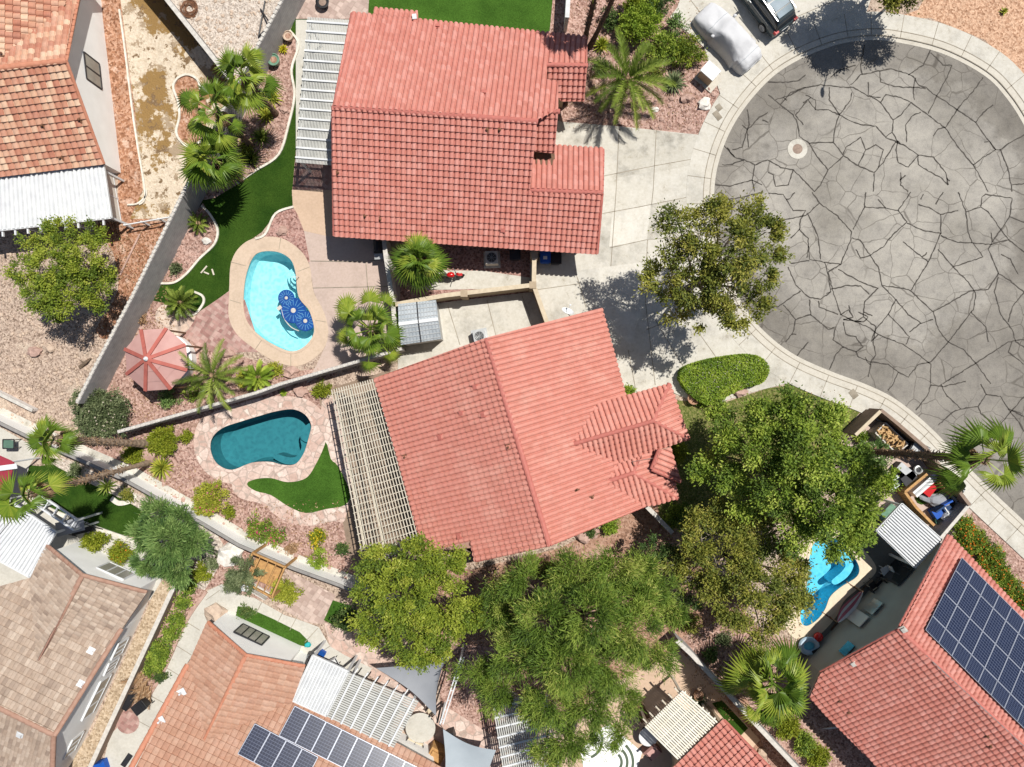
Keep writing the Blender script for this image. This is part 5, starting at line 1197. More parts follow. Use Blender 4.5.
# ribs run along the short way in the photograph
mb2 = MB()
for k in range(9):
    for e0, e1 in (((A, D), (B, C_)),):
        v = (k + .5) / 9; a = A.lerp(D, v); b_ = B.lerp(C_, v); hz = .28 * (1 - abs(v - .5) * 2) + .02
        mb2.beam(a + Vector((0, 0, hz)), b_ + Vector((0, 0, hz)), .05, .05)
rs_ = mb.build('roof', MATS['zinc'], sh); mb2.build('roof_seams', MATS['grey_metal'], rs_)
mb = MB(); mb.beam(Rm0 + Vector((0, 0, .03)), Rm1 + Vector((0, 0, .03)), .2, .05); mb.build('ridge_cap', MATS['white_paint'], rs_)
mb = MB(); mb.beam(A.lerp(B, .5) + Vector((0, 0, .05)), Rm0.lerp(Rm1, .5) + Vector((0, 0, .05)), .06, .05); mb.beam(D.lerp(C_, .5) + Vector((0, 0, .05)), Rm0.lerp(Rm1, .5) + Vector((0, 0, .05)), .06, .05); mb.build('roof_strap', MATS['dark_metal'], rs_)
mb = MB(); mb.beam(Vector((fl[2].x, fl[2].y, 1)), Vector((fl[3].x, fl[3].y, 1)), .05, 1.85); mb.build('door', MATS['white_paint'], sh)
# ================================================================== shade sails
def sail(label, pts, mat, sag=.25, posts=()):
    """hypar sheet between three or four raised corners with hollow edges"""
    C3 = [P(*p) for p in pts]; m_ = sum(C3, Vector()) / len(C3); r = root('shade_sail', label, 'shade sail', (m_.x, m_.y, 0), 'shade sails')
    n = 14; V = []; F = []
    if len(C3) == 3: C3 = [C3[0], C3[1], C3[2], C3[2] + Vector((.02, .02, 0))]
    A, B, C_, D = C3
    for i in range(n + 1):
        for j in range(n + 1):
            u, v = i / n, j / n
            p = A.lerp(B, u).lerp(D.lerp(C_, u), v); q = m_.lerp(p, 1 - .16 * (math.sin(math.pi * u) * (1 - math.sin(math.pi * v)) + math.sin(math.pi * v) * (1 - math.sin(math.pi * u))))
            q.z = p.z - sag * math.sin(math.pi * u) * math.sin(math.pi * v) + .02 * math.sin(9 * u + 5 * v); V.append(q)
    for i in range(n):
        for j in range(n): a = i * (n + 1) + j; F.append((a, a + n + 1, a + n + 2, a + 1))
    mb = MB(); mb.add(V, F); mb.build('cloth', mat, r, smooth=True)
    for k in posts:
        p = C3[k]; o = (p - m_); o.z = 0; q = p + o.normalized() * .35
        mb = MB(); mb.tube([(q.x, q.y, 0), (q.x, q.y, p.z + .05)], .06, 8); mb.tube([q + Vector((0, 0, .0)), p], .02, 5); mb.build('post', MATS['dark_metal'], r)
plain('sail_grey', (.27, .28, .30), (.24, .25, .27), 1, rough=.9); plain('sail_blue', (.36, .40, .43), (.32, .36, .39), 1, rough=.9)
sail('large grey shade sail stretched under the olive tree', [(376, 668, 2.6), (452, 655, 3.0), (441, 672, 2.9), (436, 716, 2.6)], MATS['sail_grey'], posts=(3,))
sail('pale blue grey shade sail at the bottom edge', [(443, 729, 2.5), (496, 750, 2.6), (488, 800, 2.6), (440, 800, 2.6)], MATS['sail_blue'], posts=(0, 1))
# ================================================================== vegetation
leafmat('leaf_olive', [(0, (0.057, 0.081, 0.017)), (.35, (0.139, 0.171, 0.030)), (.7, (0.279, 0.278, 0.043)), (1, (0.442, 0.395, 0.103))])
leafmat('leaf_yellow', [(0, (0.057, 0.097, 0.015)), (.4, (0.160, 0.227, 0.025)), (.75, (0.293, 0.341, 0.036)), (1, (0.446, 0.453, 0.089))])
leafmat('leaf_bright', [(0, (0.053, 0.096, 0.020)), (.4, (0.154, 0.237, 0.029)), (.75, (0.311, 0.398, 0.051)), (1, (0.497, 0.550, 0.125))])
leafmat('leaf_feather', [(0, (0.047, 0.085, 0.019)), (.4, (0.140, 0.228, 0.030)), (.75, (0.281, 0.361, 0.061)), (1, (0.516, 0.492, 0.145))], .3)
leafmat('leaf_dark', [(0, (0.028, 0.057, 0.019)), (.5, (0.082, 0.143, 0.035)), (1, (0.212, 0.247, 0.074))])
leafmat('leaf_grey', [(0, (0.048, 0.072, 0.030)), (.5, (0.132, 0.168, 0.072)), (1, (0.288, 0.324, 0.168))])
leafmat('leaf_willow', [(0, (0.038, 0.085, 0.023)), (.5, (0.132, 0.227, 0.057)), (1, (0.340, 0.454, 0.151))])
leafmat('leaf_lime', [(0, (0.093, 0.134, 0.008)), (.5, (0.225, 0.268, 0.018)), (1, (0.397, 0.402, 0.051))])
leafmat('leaf_hedge', [(0, (0.100, 0.178, 0.019)), (.5, (0.250, 0.357, 0.035)), (1, (0.425, 0.492, 0.072))])
leafmat('leaf_palm', [(0, (0.060, 0.119, 0.018)), (.45, (0.146, 0.238, 0.027)), (.8, (0.326, 0.391, 0.052)), (1, (0.547, 0.530, 0.134))], .3, .4)
leafmat('leaf_date', [(0, (0.056, 0.087, 0.014)), (.5, (0.144, 0.203, 0.029)), (1, (0.336, 0.393, 0.078))], .2, .45)
leafmat('leaf_agave', [(0, (0.153, 0.191, 0.023)), (.5, (0.307, 0.332, 0.034)), (1, (0.454, 0.432, 0.058))], .15)
leafmat('leaf_gold', [(0, (0.454, 0.349, 0.012)), (.5, (0.454, 0.432, 0.023)), (1, (0.454, 0.432, 0.058))])
leafmat('leaf_dry', [(0, (.2, .11, .05)), (.5, (.36, .22, .12)), (1, (.5, .36, .23))], .1)
leafmat('petal_orange', [(0, (.6, .12, .01)), (1, (.7, .22, .02))], .2); leafmat('petal_pink', [(0, (.5, .06, .12)), (1, (.55, .2, .25))], .2); leafmat('petal_cream', [(0, (.6, .5, .38)), (1, (.7, .62, .5))], .2); leafmat('petal_yellow', [(0, (.6, .42, .02)), (1, (.7, .5, .03))], .2)
MATS['leaf_date_'] = MATS['leaf_date']
bk, bp_ = MATS['bark'], MATS['bark_pale']
tree('street_tree', 'large olive gold tree overhanging the edge of the round road', (688, 290),
     [(678, 222, 19, 8), (712, 210, 22, 8), (744, 212, 22, 8), (766, 232, 21, 7.5), (700, 248, 26, 7.5), (737, 250, 30, 8.5), (668, 252, 15, 7), (662, 278, 20, 6), (690, 285, 26, 7), (722, 290, 27, 7.5), (757, 275, 23, 7.5), (675, 305, 17, 5.5), (705, 315, 19, 6), (738, 312, 19, 6.5), (758, 304, 16, 6.5), (776, 256, 12, 7)],
     MATS['leaf_olive'], bp_, per=1.7, clump=.46, leaves=85, L=.15, W=.055, tr=.2, shell=.45, branchy=1.2)
tree('tree', 'yellow green tree between the beige pergola and the grey shade sail', (426, 575),
     [(385, 562, 24, 5.5), (420, 556, 24, 6), (447, 565, 22, 5.5), (372, 590, 20, 5), (402, 592, 32, 6.5), (440, 600, 28, 6), (470, 612, 20, 5), (377, 622, 24, 5), (410, 632, 28, 6), (445, 635, 22, 5.5), (414, 655, 16, 5), (430, 655, 12, 5), (492, 618, 12, 4.5)],
     MATS['leaf_yellow'], bk, per=2.6, clump=.42, leaves=95, L=.13, W=.055, tr=.16, branchy=.6)
tree('tree', 'broad feathery bright green tree filling the bottom centre', (570, 606),
     [(530, 585, 26, 6.5), (570, 572, 26, 7), (615, 570, 26, 7), (655, 590, 22, 6.5), (672, 612, 16, 6), (505, 610, 22, 5.5), (545, 620, 32, 7.5), (590, 615, 34, 8.5), (635, 630, 32, 8), (520, 655, 28, 6.5), (565, 660, 34, 8), (610, 665, 30, 7.5), (478, 672, 18, 5), (498, 690, 20, 5), (545, 700, 28, 6.5), (590, 705, 26, 6.5), (565, 738, 22, 5.5), (545, 755, 16, 5), (625, 700, 16, 6), (655, 655, 18, 6.5), (595, 740, 12, 5), (500, 585, 16, 5.5), (640, 600, 20, 7.5), (540, 655, 22, 7), (620, 735, 12, 5), (640, 570, 16, 6.5)],
     MATS['leaf_feather'], bk, per=1.7, clump=.55, leaves=150, L=.25, W=.027, tr=.22, dj=.9, up=.4, shell=.45, branchy=.5)
tree('tree', 'big bright green tree over the dry lawn between the red house and the junk yard', (756, 466),
     [(790, 408, 22, 7), (760, 418, 22, 6.5), (820, 425, 24, 7.5), (728, 440, 18, 6), (765, 450, 28, 7), (805, 455, 32, 8.5), (845, 465, 26, 8), (868, 480, 18, 7), (735, 478, 18, 6), (780, 490, 28, 7.5), (825, 500, 32, 8.5), (858, 512, 22, 7.5), (800, 530, 24, 7), (840, 540, 22, 7), (862, 535, 14, 6.5), (712, 455, 12, 5), (720, 415, 14, 5.5), (705, 470, 13, 5), (745, 500, 16, 6)],
     MATS['leaf_bright'], bk, per=2.5, clump=.46, leaves=95, L=.14, W=.06, tr=.24, branchy=.5)
tree('tree', 'sparse grey olive tree with bare branches above the lower gravel yard', (716, 548),
     [(715, 515, 15, 5), (698, 548, 17, 5), (735, 545, 20, 5.5), (768, 548, 20, 5.5), (715, 580, 20, 5), (752, 585, 22, 6), (785, 585, 20, 5.5), (735, 612, 18, 5), (775, 615, 18, 5.2), (800, 600, 14, 5), (690, 578, 13, 4.5), (795, 570, 14, 5), (735, 515, 16, 5.2), (755, 520, 15, 5.4), (700, 525, 14, 5), (745, 565, 16, 5.6), (760, 630, 12, 4.8), (675, 560, 11, 4.2)],
     MATS['leaf_olive'], bp_, per=2.4, clump=.48, leaves=95, L=.14, W=.055, tr=.17, branchy=.7)
tree('tree', 'bushy yellow green tree under the white patio cover on the left', (108, 280),
     [(36, 246, 16, 3.6), (62, 236, 18, 4), (92, 236, 15, 3.8), (24, 270, 16, 3.5), (52, 268, 24, 4.6), (84, 262, 22, 4.4), (104, 275, 16, 3.8), (40, 292, 18, 3.8), (68, 295, 24, 4.4), (98, 292, 18, 3.8), (58, 308, 14, 3.2)],
     MATS['leaf_yellow'], bk, per=2.6, clump=.38, leaves=85, L=.11, W=.05, tr=.12, branchy=.5)
tree('tree', 'weeping green bottlebrush tree at the end of the left lawn', (178, 530),
     [(160, 515, 17, 4), (182, 520, 16, 4), (145, 535, 17, 3.6), (168, 540, 24, 4.6), (192, 543, 17, 3.8), (152, 562, 18, 3.6), (178, 566, 19, 3.8)],
     MATS['leaf_willow'], bk, per=3.4, clump=.38, leaves=90, L=.24, W=.035, tr=.1, dj=.5, branchy=.4)
tree('tree', 'tree at the top edge throwing a big speckled shadow on the road', (874, -4),
     [(933, -62, 30, 6), (962, -58, 26, 6), (905, -58, 26, 6), (925, -32, 24, 5.6), (897, -30, 22, 5), (950, -85, 26, 6.5), (903, -1, 11, 4.2), (893, -8, 14, 4.6), (978, -40, 20, 6), (880, -45, 18, 5.5)],
     MATS['leaf_olive'], bk, per=2.6, clump=.45, leaves=90, L=.14, W=.06, tr=.17, branchy=.6)
tree('tree', 'small grey green tree beside the timber frame arbour', (247, 580), [(238, 570, 12, 2.6), (250, 572, 11, 2.4), (243, 584, 12, 2.3), (233, 582, 9, 2)], MATS['leaf_grey'], bk, per=5, clump=.28, leaves=60, L=.16, W=.03, tr=.06, branchy=.4)
tree('tree', 'dark shaded tree in the gap behind the big feathery tree', (655, 570), [(655, 545, 14, 3.4), (672, 560, 15, 3.6), (690, 530, 12, 3.4), (655, 580, 14, 3.4), (690, 600, 14, 3.4)], MATS['leaf_dark'], bk, per=2.6, clump=.36, leaves=60, tr=.1, branchy=.7)
tree('tree', 'bare reddish twiggy tree beside the bottom of the red tiled house', (505, 590), [(490, 590, 14, 2.8), (508, 580, 14, 2.8), (495, 605, 12, 2.6)], MATS['leaf_dry'], bk, per=2.4, clump=.3, leaves=22, tr=.08, branchy=1.6)
# ---- palms
pb, pbd = MATS['palm_bark'], MATS['palm_bark_dark']; lp = MATS['leaf_palm']
gpm = 'fan palms in the north yard bed'
fan_palm('tallest fan palm of the cluster, nearest the white lattice cover and the wall top', (276, 114), 5.4, .95, lp, pbd, 17, gpm, petiole=.75)
fan_palm('fan palm of the cluster leaning its crown over the grey wall, above the kerbed gravel', (252, 146), 4.9, .9, lp, pbd, 15, gpm, petiole=.95, lean=(-.2, .2))
fan_palm('low fan palm of the cluster beside the turn of the lawn', (241, 180), 4.0, 1.1, lp, pbd, 22, gpm, petiole=.7)
fan_palm('bright round fan palm against the lower eave of the red tiled house', (427, 270), 3.6, 1.05, lp, pb, 34, tr=.2)
fan_palm('spreading fan palm in the corner of the pink patio', (380, 333), 2.8, .95, lp, pb, 24, petiole=1.15, tr=.2)
fan_palm('upper of the two tall leaning palms at left, bushy crown over the pale wall', (150, 444), 9.1, .85, lp, pb, 11, 'tall palms by the left wall', tr=.24, lean=(0, 1.0), dead=26)
fan_palm('lower of the two tall leaning palms at left, crown over the white corrugated cover', (151, 462), 10.9, .95, lp, pb, 10, 'tall palms by the left wall', tr=.15, lean=(0, -.3), dead=4)
fan_palm('very tall palm whose trunk crosses the pavement to a crown over the road', (836, 449), 13.6, 1.05, lp, pbd, 10, tr=.2, lean=(0, .85), dead=20, petiole=.8)
fan_palm('bushy fan palm beside the corner of the pink red roof at lower right', (745, 650), 4.4, 1.3, lp, pb, 30, tr=.24, petiole=1.2, dead=22)
fan_palm('brown palm trunk at the top edge, left of the pair behind the red roof', (584, 43), 7.6, 1.0, lp, pbd, 18, 'pair of palms behind the red roof', tr=.17, lean=(.1, .2))
fan_palm('brown palm trunk at the top edge, right of the pair behind the red roof', (590, 47), 7.2, 1.0, lp, pbd, 18, 'pair of palms behind the red roof', tr=.16, lean=(1.1, 1.1))
feather_palm('large feather palm with long arching fronds in the pink front bed', (621, 96), 2.4, 2.8, MATS['leaf_date'], n=27, arch=.95, ll=.4, w=.06)
feather_palm('feather palm with long drooping fronds beside the gazebo', (229, 376), 2.3, 2.4, MATS['leaf_date'], n=17, arch=1.1, ll=.3, w=.06)
feather_palm('squat sago palm in the small kerbed bed by the lawn', (186, 304), .7, 1.15, MATS['leaf_date'], n=30, el0=80, arch=.8, name='sago_palm', ll=.2, w=.06)
feather_palm('sago palm between the gazebo palm and the notched wall', (262, 377), .6, 1.05, MATS['leaf_hedge'], n=26, el0=80, arch=.8, name='sago_palm', ll=.2, w=.07)
feather_palm('small sago palm among stones at the top of the round pink bed', (202, 225), .4, .75, MATS['leaf_date'], n=20, el0=80, arch=.8, name='sago_palm', ll=.14, w=.05)
# ---- rosettes
for lb, x, y, R_, n_, mt in (('spiky yellow green yucca beside the leaning palm trunks', 163, 467, .95, 60, 'leaf_agave'), ('yellow green agave under the fan palms, upper one', 272, 98, .9, 50, 'leaf_agave'),
    ('yellow green agave under the fan palms, lower one', 267, 116, .75, 44, 'leaf_agave'), ('green agave at the foot of the low fan palm, nearest the lawn edge', 252, 160, .9, 44, 'leaf_date'), ('pale agave between two fan palms below the wall', 262, 138, .8, 40, 'leaf_date'), ('orange yellow succulent between the two garden pots', 284, 50, .4, 26, 'leaf_gold'),
    ('light green ornamental grass clump beside the round front bushes', 673, 84, .95, 70, 'leaf_grey'), ('yellow spiky plant near the palm trunks behind the red roof', 601, 46, .75, 44, 'leaf_lime'), ('dark agave by the cream kerb of the left lawn', 108, 486, .8, 30, 'leaf_date'),
    ('small yellow rosette beside the pink flagstones above the teal pool', 318, 392, .5, 30, 'leaf_agave'), ('tiny green rosette on the flagstone rim above the teal pool', 284, 393, .32, 22, 'leaf_hedge'), ('small weed plant alone on the brown gravel near the corner', 1003, 12, .32, 18, 'leaf_agave')):
    rosette('agave' if 'agave' in lb else 'plant', lb, x, y, R_, MATS[mt], n=n_, w=.05)
# ---- shrubs
def sh_(lb, x, y, r_, h, mt, **k): return shrub('shrub', lb, x, y, r_, h, MATS[mt], **k)
sh_('dense grey green shrub with pale flowers beside the end of the long grey wall', 100, 415, 29, 1.9, 'leaf_grey', per=10, lobes=7, flowers=160, fmat=MATS['petal_cream'])
sh_('round lime green shrub just right of the upper leaning palm', 163, 441, 17, 1.0, 'leaf_lime', per=16)
sh_('lime green shrub split by a trunk shadow between the palms', 135, 453, 13, .8, 'leaf_lime', per=16)
sh_('mottled green and pink shrub below the teal pool, nearest the yucca', 209, 499, 21, 1.1, 'leaf_agave', per=11, flowers=120, fmat=MATS['petal_pink'])
sh_('shrub with magenta flowers against the pale wall under the flagstone path', 258, 528, 18, .9, 'leaf_bright', flowers=90, fmat=MATS['petal_pink'], ry=13, rot=-.5)
sh_('small yellow flowering shrub in the gravel below the path', 318, 538, 10, .5, 'leaf_lime', flowers=90, fmat=MATS['petal_yellow'], lobes=4)
sh_('thin sprawling green shrub beside the shaded end of the pergola', 319, 560, 12, .4, 'leaf_hedge', per=4)
sh_('yellow and green shrub at the notched wall above the flagstones', 322, 389, 9, .5, 'leaf_lime')
sh_('round lime shrub under the left lawn kerb, left one of two', 94, 541, 12, .9, 'leaf_lime', per=18)
sh_('lime and rusty shrub under the left lawn kerb, right one of two', 121, 552, 13, .9, 'leaf_lime', per=18, flowers=30, fmat=MATS['petal_orange'])
sh_('rusty green shrub right of the timber arbour', 286, 591, 16, 1.0, 'leaf_agave', per=10)
sh_('dark green shrub on the lawn patch beside the olive tree', 345, 617, 15, 1.5, 'leaf_dark')
sh_('small dark shrub growing on the lawn strip by the white gable', 247, 612, 7, .5, 'leaf_dark', per=6)
sh_('rounded dark green bush among the top front bushes, nearest the palm trunks', 641, 22, 24, 1.8, 'leaf_hedge', per=9, lobes=7)
sh_('olive bush below the dark bush at the top, centre of the front bed', 664, 48, 18, 1.3, 'leaf_bright', per=9)
sh_('dusty green bush nearest the covered car', 686, 52, 17, 1.2, 'leaf_yellow', per=9)
sh_('dark bush at the top edge right of the palm pair', 655, 4, 20, 1.6, 'leaf_dark', per=9)
sh_('bright green bush at the very top between the palm pair and the dark bush', 632, 2, 12, 1.9, 'leaf_lime', per=9)
sh_('low bush in the shade beside the leaning palm trunks at the top', 612, 20, 12, .8, 'leaf_dark', per=7)
sh_('yellow green bush against the eave beside the dry lawn', 676, 452, 11, 1.2, 'leaf_lime', ry=20, rot=.2, per=14)
sh_('broad green shrub below the hipped porch of the middle house', 679, 517, 18, 1.3, 'leaf_bright', per=10)
sh_('small round green shrub against the lower eave of the middle house', 610, 524, 10, .8, 'leaf_hedge', per=16)
sh_('dark shrub on soil below the middle house, left of the bright round one', 590, 530, 7, .5, 'leaf_dark', per=7)
sh_('low green shrub on soil between middle house and feathery tree', 548, 570, 14, .7, 'leaf_feather', per=6)
sh_('shrub with white blossoms beside the firewood crate', 871, 456, 20, 2.0, 'leaf_willow', flowers=60, fmat=MATS['petal_cream'], per=9)
sh_('dark leafy shrub beside the grey boxes of the junk yard', 882, 482, 17, 1.8, 'leaf_hedge', per=9)
sh_('small green shrub on the pavement edge by the white gutter of the road', 703, 400, 5, .4, 'leaf_hedge')
sh_('little round green shrub behind the middle roof on the driveway edge', 628, 391, 7, .6, 'leaf_hedge', per=14)
sh_('sprawling shrub beside the gazebo shade and notched wall', 168, 397, 13, .6, 'leaf_willow', per=5)
sh_('leafy shrub between pool deck and notched wall', 247, 378, 11, .6, 'leaf_agave', per=7)
sh_('flowering bush on the dry ground right of the bottlebrush tree', 202, 573, 11, .6, 'leaf_lime', per=9)
for i, (x, y, r_) in enumerate(((183, 602, 9), (178, 620, 10), (171, 634, 10), (160, 652, 15), (153, 668, 12), (190, 585, 10))):
    sh_(('trailing green shrub in the planter, %s' % ('top but one', 'third from the top', 'fourth, above the dense one', 'the largest and densest', 'lowest, just above the dry fronds', 'topmost by the bottlebrush tree')[i]), x, y, r_, .6, 'leaf_bright', group='planter shrubs along the garden path', per=10)
for i, (x, y, r_) in enumerate(((772, 716, 12), (788, 728, 13), (804, 742, 12), (818, 756, 12))):
    sh_('yellow green hedge shrub in the lower right gravel, %s' % ('first below the bushy palm', 'second below the bushy palm', 'third below the bushy palm', 'last at the bottom edge')[i], x, y, r_, .8, 'leaf_lime' if i % 2 else 'leaf_bright', group='row of hedge shrubs at lower right', per=13)
for i, (x, y, r_) in enumerate(((964, 529, 13), (976, 541, 14), (966, 545, 12), (988, 556, 15), (998, 571, 15), (1008, 585, 15), (1020, 600, 15), (984, 568, 13))):
    sh_('orange flowering lantana, %s' % ('at the wall end of the strip', 'second from the wall end', 'beside the roof edge near the wall', 'at mid strip by the pink gravel', 'just below mid strip', 'third from the frame edge', 'at the right frame edge', 'at mid strip against the roof')[i], x, y, r_, .6, 'leaf_bright', group='orange lantanas beside the solar roof', flowers=80, fmat=MATS['petal_orange'], per=11)
for i, (x, y, r_) in enumerate(((765, 700, 8), (724, 640, 7), (700, 700, 6))):
    sh_('small dry shrub on the lower gravel, %s' % ('right beside the bushy palm base', 'under the sparse olive tree', 'by the shaded wall')[i], x, y, r_, .4, 'leaf_grey', per=5)
for lb, x, y, r_, h, mt, fl in (('loose grey bush beside the trunk of the tallest cluster palm', 262, 98, 10, .9, 'leaf_willow', 0), ('ragged shrub on the pink bed under the cluster of palms', 246, 150, 9, .6, 'leaf_agave', 0), ('small rusty shrub on the gazebo side of the pink bed', 140, 318, 6, .4, 'leaf_dry', 0),
    ('small shrub on the round bed nearest the grey wall', 176, 268, 5, .35, 'leaf_grey', 0), ('sprawling bush under the arching feather palm', 196, 390, 12, .5, 'leaf_bright', 0), ('trailing plant at the deck below the blue rings', 276, 369, 8, .35, 'leaf_agave', 0), ('low shrub between the two pools by the flagstone rim', 188, 437, 6, .4, 'leaf_lime', 0),
    ('low dark plant on the bark left of the beige pergola foot', 343, 548, 6, .4, 'leaf_dark', 0), ('second magenta shrub closer to the yellow one', 274, 536, 12, .7, 'leaf_bright', 60), ('dry shrub in the wide bed below the teal pool path', 292, 548, 6, .35, 'leaf_dry', 0), ('small plant beside the mottled shrub', 229, 512, 6, .4, 'leaf_lime', 0),
    ('bush against the driveway edge of the front bed, nearest the roof', 580, 70, 9, .5, 'leaf_grey', 0), ('shadowed bush under the trunks of the palm pair', 600, 66, 9, .5, 'leaf_dark', 0), ('thin shrub between feather palm and dusty bush', 657, 72, 9, .6, 'leaf_olive', 0), ('loose bush behind the top dark bush', 676, 24, 12, 1.0, 'leaf_willow', 0),
    ('bush at the foot of the bottlebrush tree by the pale wall', 212, 560, 10, .7, 'leaf_grey', 0), ('ground hugging shrub in the stony strip beside the pale wall', 128, 494, 8, .4, 'leaf_olive', 0), ('grey shrub on the kerb side of the stony strip', 76, 470, 7, .4, 'leaf_grey', 0), ('bush beside the dry fronds heap', 162, 676, 7, .4, 'leaf_dark', 0),
    ('weedy tuft by the curved wall of the junk yard', 860, 436, 8, .6, 'leaf_bright', 0), ('straggly bush at the wall under the sparse olive tree', 690, 622, 12, .9, 'leaf_olive', 0), ('straggly bush above the shaded wall', 712, 655, 9, .6, 'leaf_willow', 0), ('dark bush behind the bushy palm', 762, 668, 12, .9, 'leaf_dark', 0)):
    sh_(lb, x, y, r_, h, mt, per=6, lobes=4, **(dict(flowers=fl, fmat=MATS['petal_pink']) if fl else {}))
# clipped hedge
hp = cr([(680, 379), (683, 368), (700, 361), (725, 356), (750, 354), (766, 361), (769, 373), (762, 383), (745, 388), (728, 396), (712, 405), (700, 402), (688, 392)], True, 4)
hw = [P(x, y, .8) for x, y in hp]; hc = sum(hw, Vector()) / len(hw); hr = root('hedge', 'clipped bright green hedge with rounded end between driveway and dry lawn', 'hedge', (hc.x, hc.y, 0))
def inside(x, y, L):
    c = False; n = len(L)
    for i in range(n):
        x1, y1 = L[i].x, L[i].y; x2, y2 = L[i - 1].x, L[i - 1].y
        if (y1 > y) != (y2 > y) and x < (x2 - x1) * (y - y1) / (y2 - y1) + x1: c = not c
    return c
pts = []
x0, x1 = min(p.x for p in hw), max(p.x for p in hw); y0, y1 = min(p.y for p in hw), max(p.y for p in hw)
while len(pts) < 9000:
    x, y = random.uniform(x0, x1), random.uniform(y0, y1)
    if inside(x, y, hw): pts.append((x, y, .82 + random.uniform(-.12, .05) + .07 * mnoise.noise(Vector((x * 1.5, y * 1.5, 0)))))
for i in range(len(hw)):
    a, b_ = hw[i], hw[(i + 1) % len(hw)]
    for k in range(int((b_ - a).length * 300)):
        q = a.lerp(b_, random.random()); q = q.lerp(hc, random.uniform(0, .05)); pts.append((q.x, q.y, random.uniform(.05, .8)))
Cn = np.array(pts); tone = np.array([mnoise.noise(Vector((p[0] * 1.2, p[1] * 1.2, 3))) for p in pts]) * .5 + .4
leaf_mesh('foliage', Cn, tone + NR.uniform(-.3, .3, len(pts)), .13, .07, MATS['leaf_hedge'], hr, up=.9)
mb = MB()
for k in range(10): q = hw[int(k * len(hw) / 10)].lerp(hc, .4); mb.tube([(q.x, q.y, 0), (q.x, q.y, .6)], .03, 5)
mb.build('stem', bk, hr)
# dry palm fronds heaped in the planter
V, F = [], []
for k in range(16):
    o = P(140 + random.uniform(-8, 8), 684 + random.uniform(-12, 12), 0); a = math.radians(random.uniform(200, 260)) + random.uniform(-.3, .3)
    feather_frond(V, F, (o.x + .6, o.y + .6, .15 + random.random() * .3), a, .2, random.uniform(1.2, 1.8), nl=16, ll=.25, arch=.5, w=.04)
me = bpy.data.meshes.new('dry_fronds'); me.from_pydata(V, [], F); rnd_attr(me, 4)
solo(link('dry_fronds', me, MATS['leaf_dry']), 'heap of dry brown palm fronds in the planter by the path', 'palm fronds')
# stray weeds, twigs and leaf litter: nobody could count them
def scatter(name, label, regions, n, size, mats, hseed=0, kind='leaf'):
    C = []
    for (xa, ya, xb, yb, f) in regions:
        m_ = int(n * f); x = NR.uniform(xa, xb, m_); y = NR.uniform(ya, yb, m_)
        C.append(np.stack([(x - CX) / S, (CY - y) / S, NR.uniform(.05, .1, m_)], 1))
    C = np.concatenate(C); o = leaf_mesh(name, C, NR.uniform(0, 1, len(C)), size, size * .5, mats, up=3); o['kind'] = 'stuff'; o['label'] = label; return o
def stones(name, label, polys, n, r0, r1, mat):
    mb = MB(); base_ = bmesh.new(); bmesh.ops.create_icosphere(base_, subdivisions=1, radius=1); BV = [v.co.copy() for v in base_.verts]; BF = [[v.index for v in f.verts] for f in base_.faces]
    tot = 0
    for poly in polys:
        L = [Vector((*G2(*p), 0)) for p in poly]; xa, xb = min(p.x for p in L), max(p.x for p in L); ya, yb = min(p.y for p in L), max(p.y for p in L); k = 0
        while k < n:
            x, y = random.uniform(xa, xb), random.uniform(ya, yb); k += 1
            if not inside(x, y, L): continue
            r = r0 + (r1 - r0) * random.random() ** 3; a = random.uniform(0, 6.28); ca, sa = math.cos(a), math.sin(a); sx, sy, sz = r * random.uniform(.7, 1.3), r * random.uniform(.6, 1), r * random.uniform(.4, .8)
            mb.add([(x + v.x * sx * ca - v.y * sy * sa, y + v.x * sx * sa + v.y * sy * ca, .03 + v.z * sz) for v in BV], BF)
    o = mb.build(name, mat); o['kind'] = 'stuff'; o['label'] = label; return o
DES = [(0, 250), (20, 250), (110, 330), (96, 400), (60, 470), (0, 410)]
stones('stones', 'loose pale stones strewn over the bare lots', [DES, DES, [(170, -10), (300, -10), (240, 90)]], 700, .03, .16, MATS['rock_tan'])
stones('stones', 'loose pinkish stones in the gravel beds', [[(203, 203), (218, 229), (200, 259), (160, 280), (185, 225)], [(160, 395), (200, 360), (330, 368), (300, 382), (200, 410)], [(133, 431), (180, 420), (210, 500), (230, 530), (135, 476)], [(260, 510), (350, 520), (350, 590), (230, 530)], [(570, 60), (700, 60), (720, 90), (698, 134), (570, 120)], [(276, 110), (294, 90), (286, 150), (256, 168), (236, 180)]], 260, .04, .2, MATS['rock_pink'])
stones('stones', 'rubble and bark on the shaded soil south of the middle house', [[(425, 556), (560, 548), (655, 500), (770, 640), (700, 700), (560, 720), (430, 640)]], 900, .03, .14, MATS['rock_pink'])
scatter('leaf_litter', 'fallen leaves and twigs over soil and gravel', [(95, 225, 175, 335, .25), (430, 555, 720, 640, .3), (560, 0, 700, 130, .15), (700, 390, 850, 470, .1), (690, 600, 800, 720, .2), (140, 460, 200, 520, .04), (130, 380, 180, 425, .04), (236, 500, 340, 560, .06), (250, 100, 272, 160, .03)], 6000, .12, MATS['leaf_dry'])
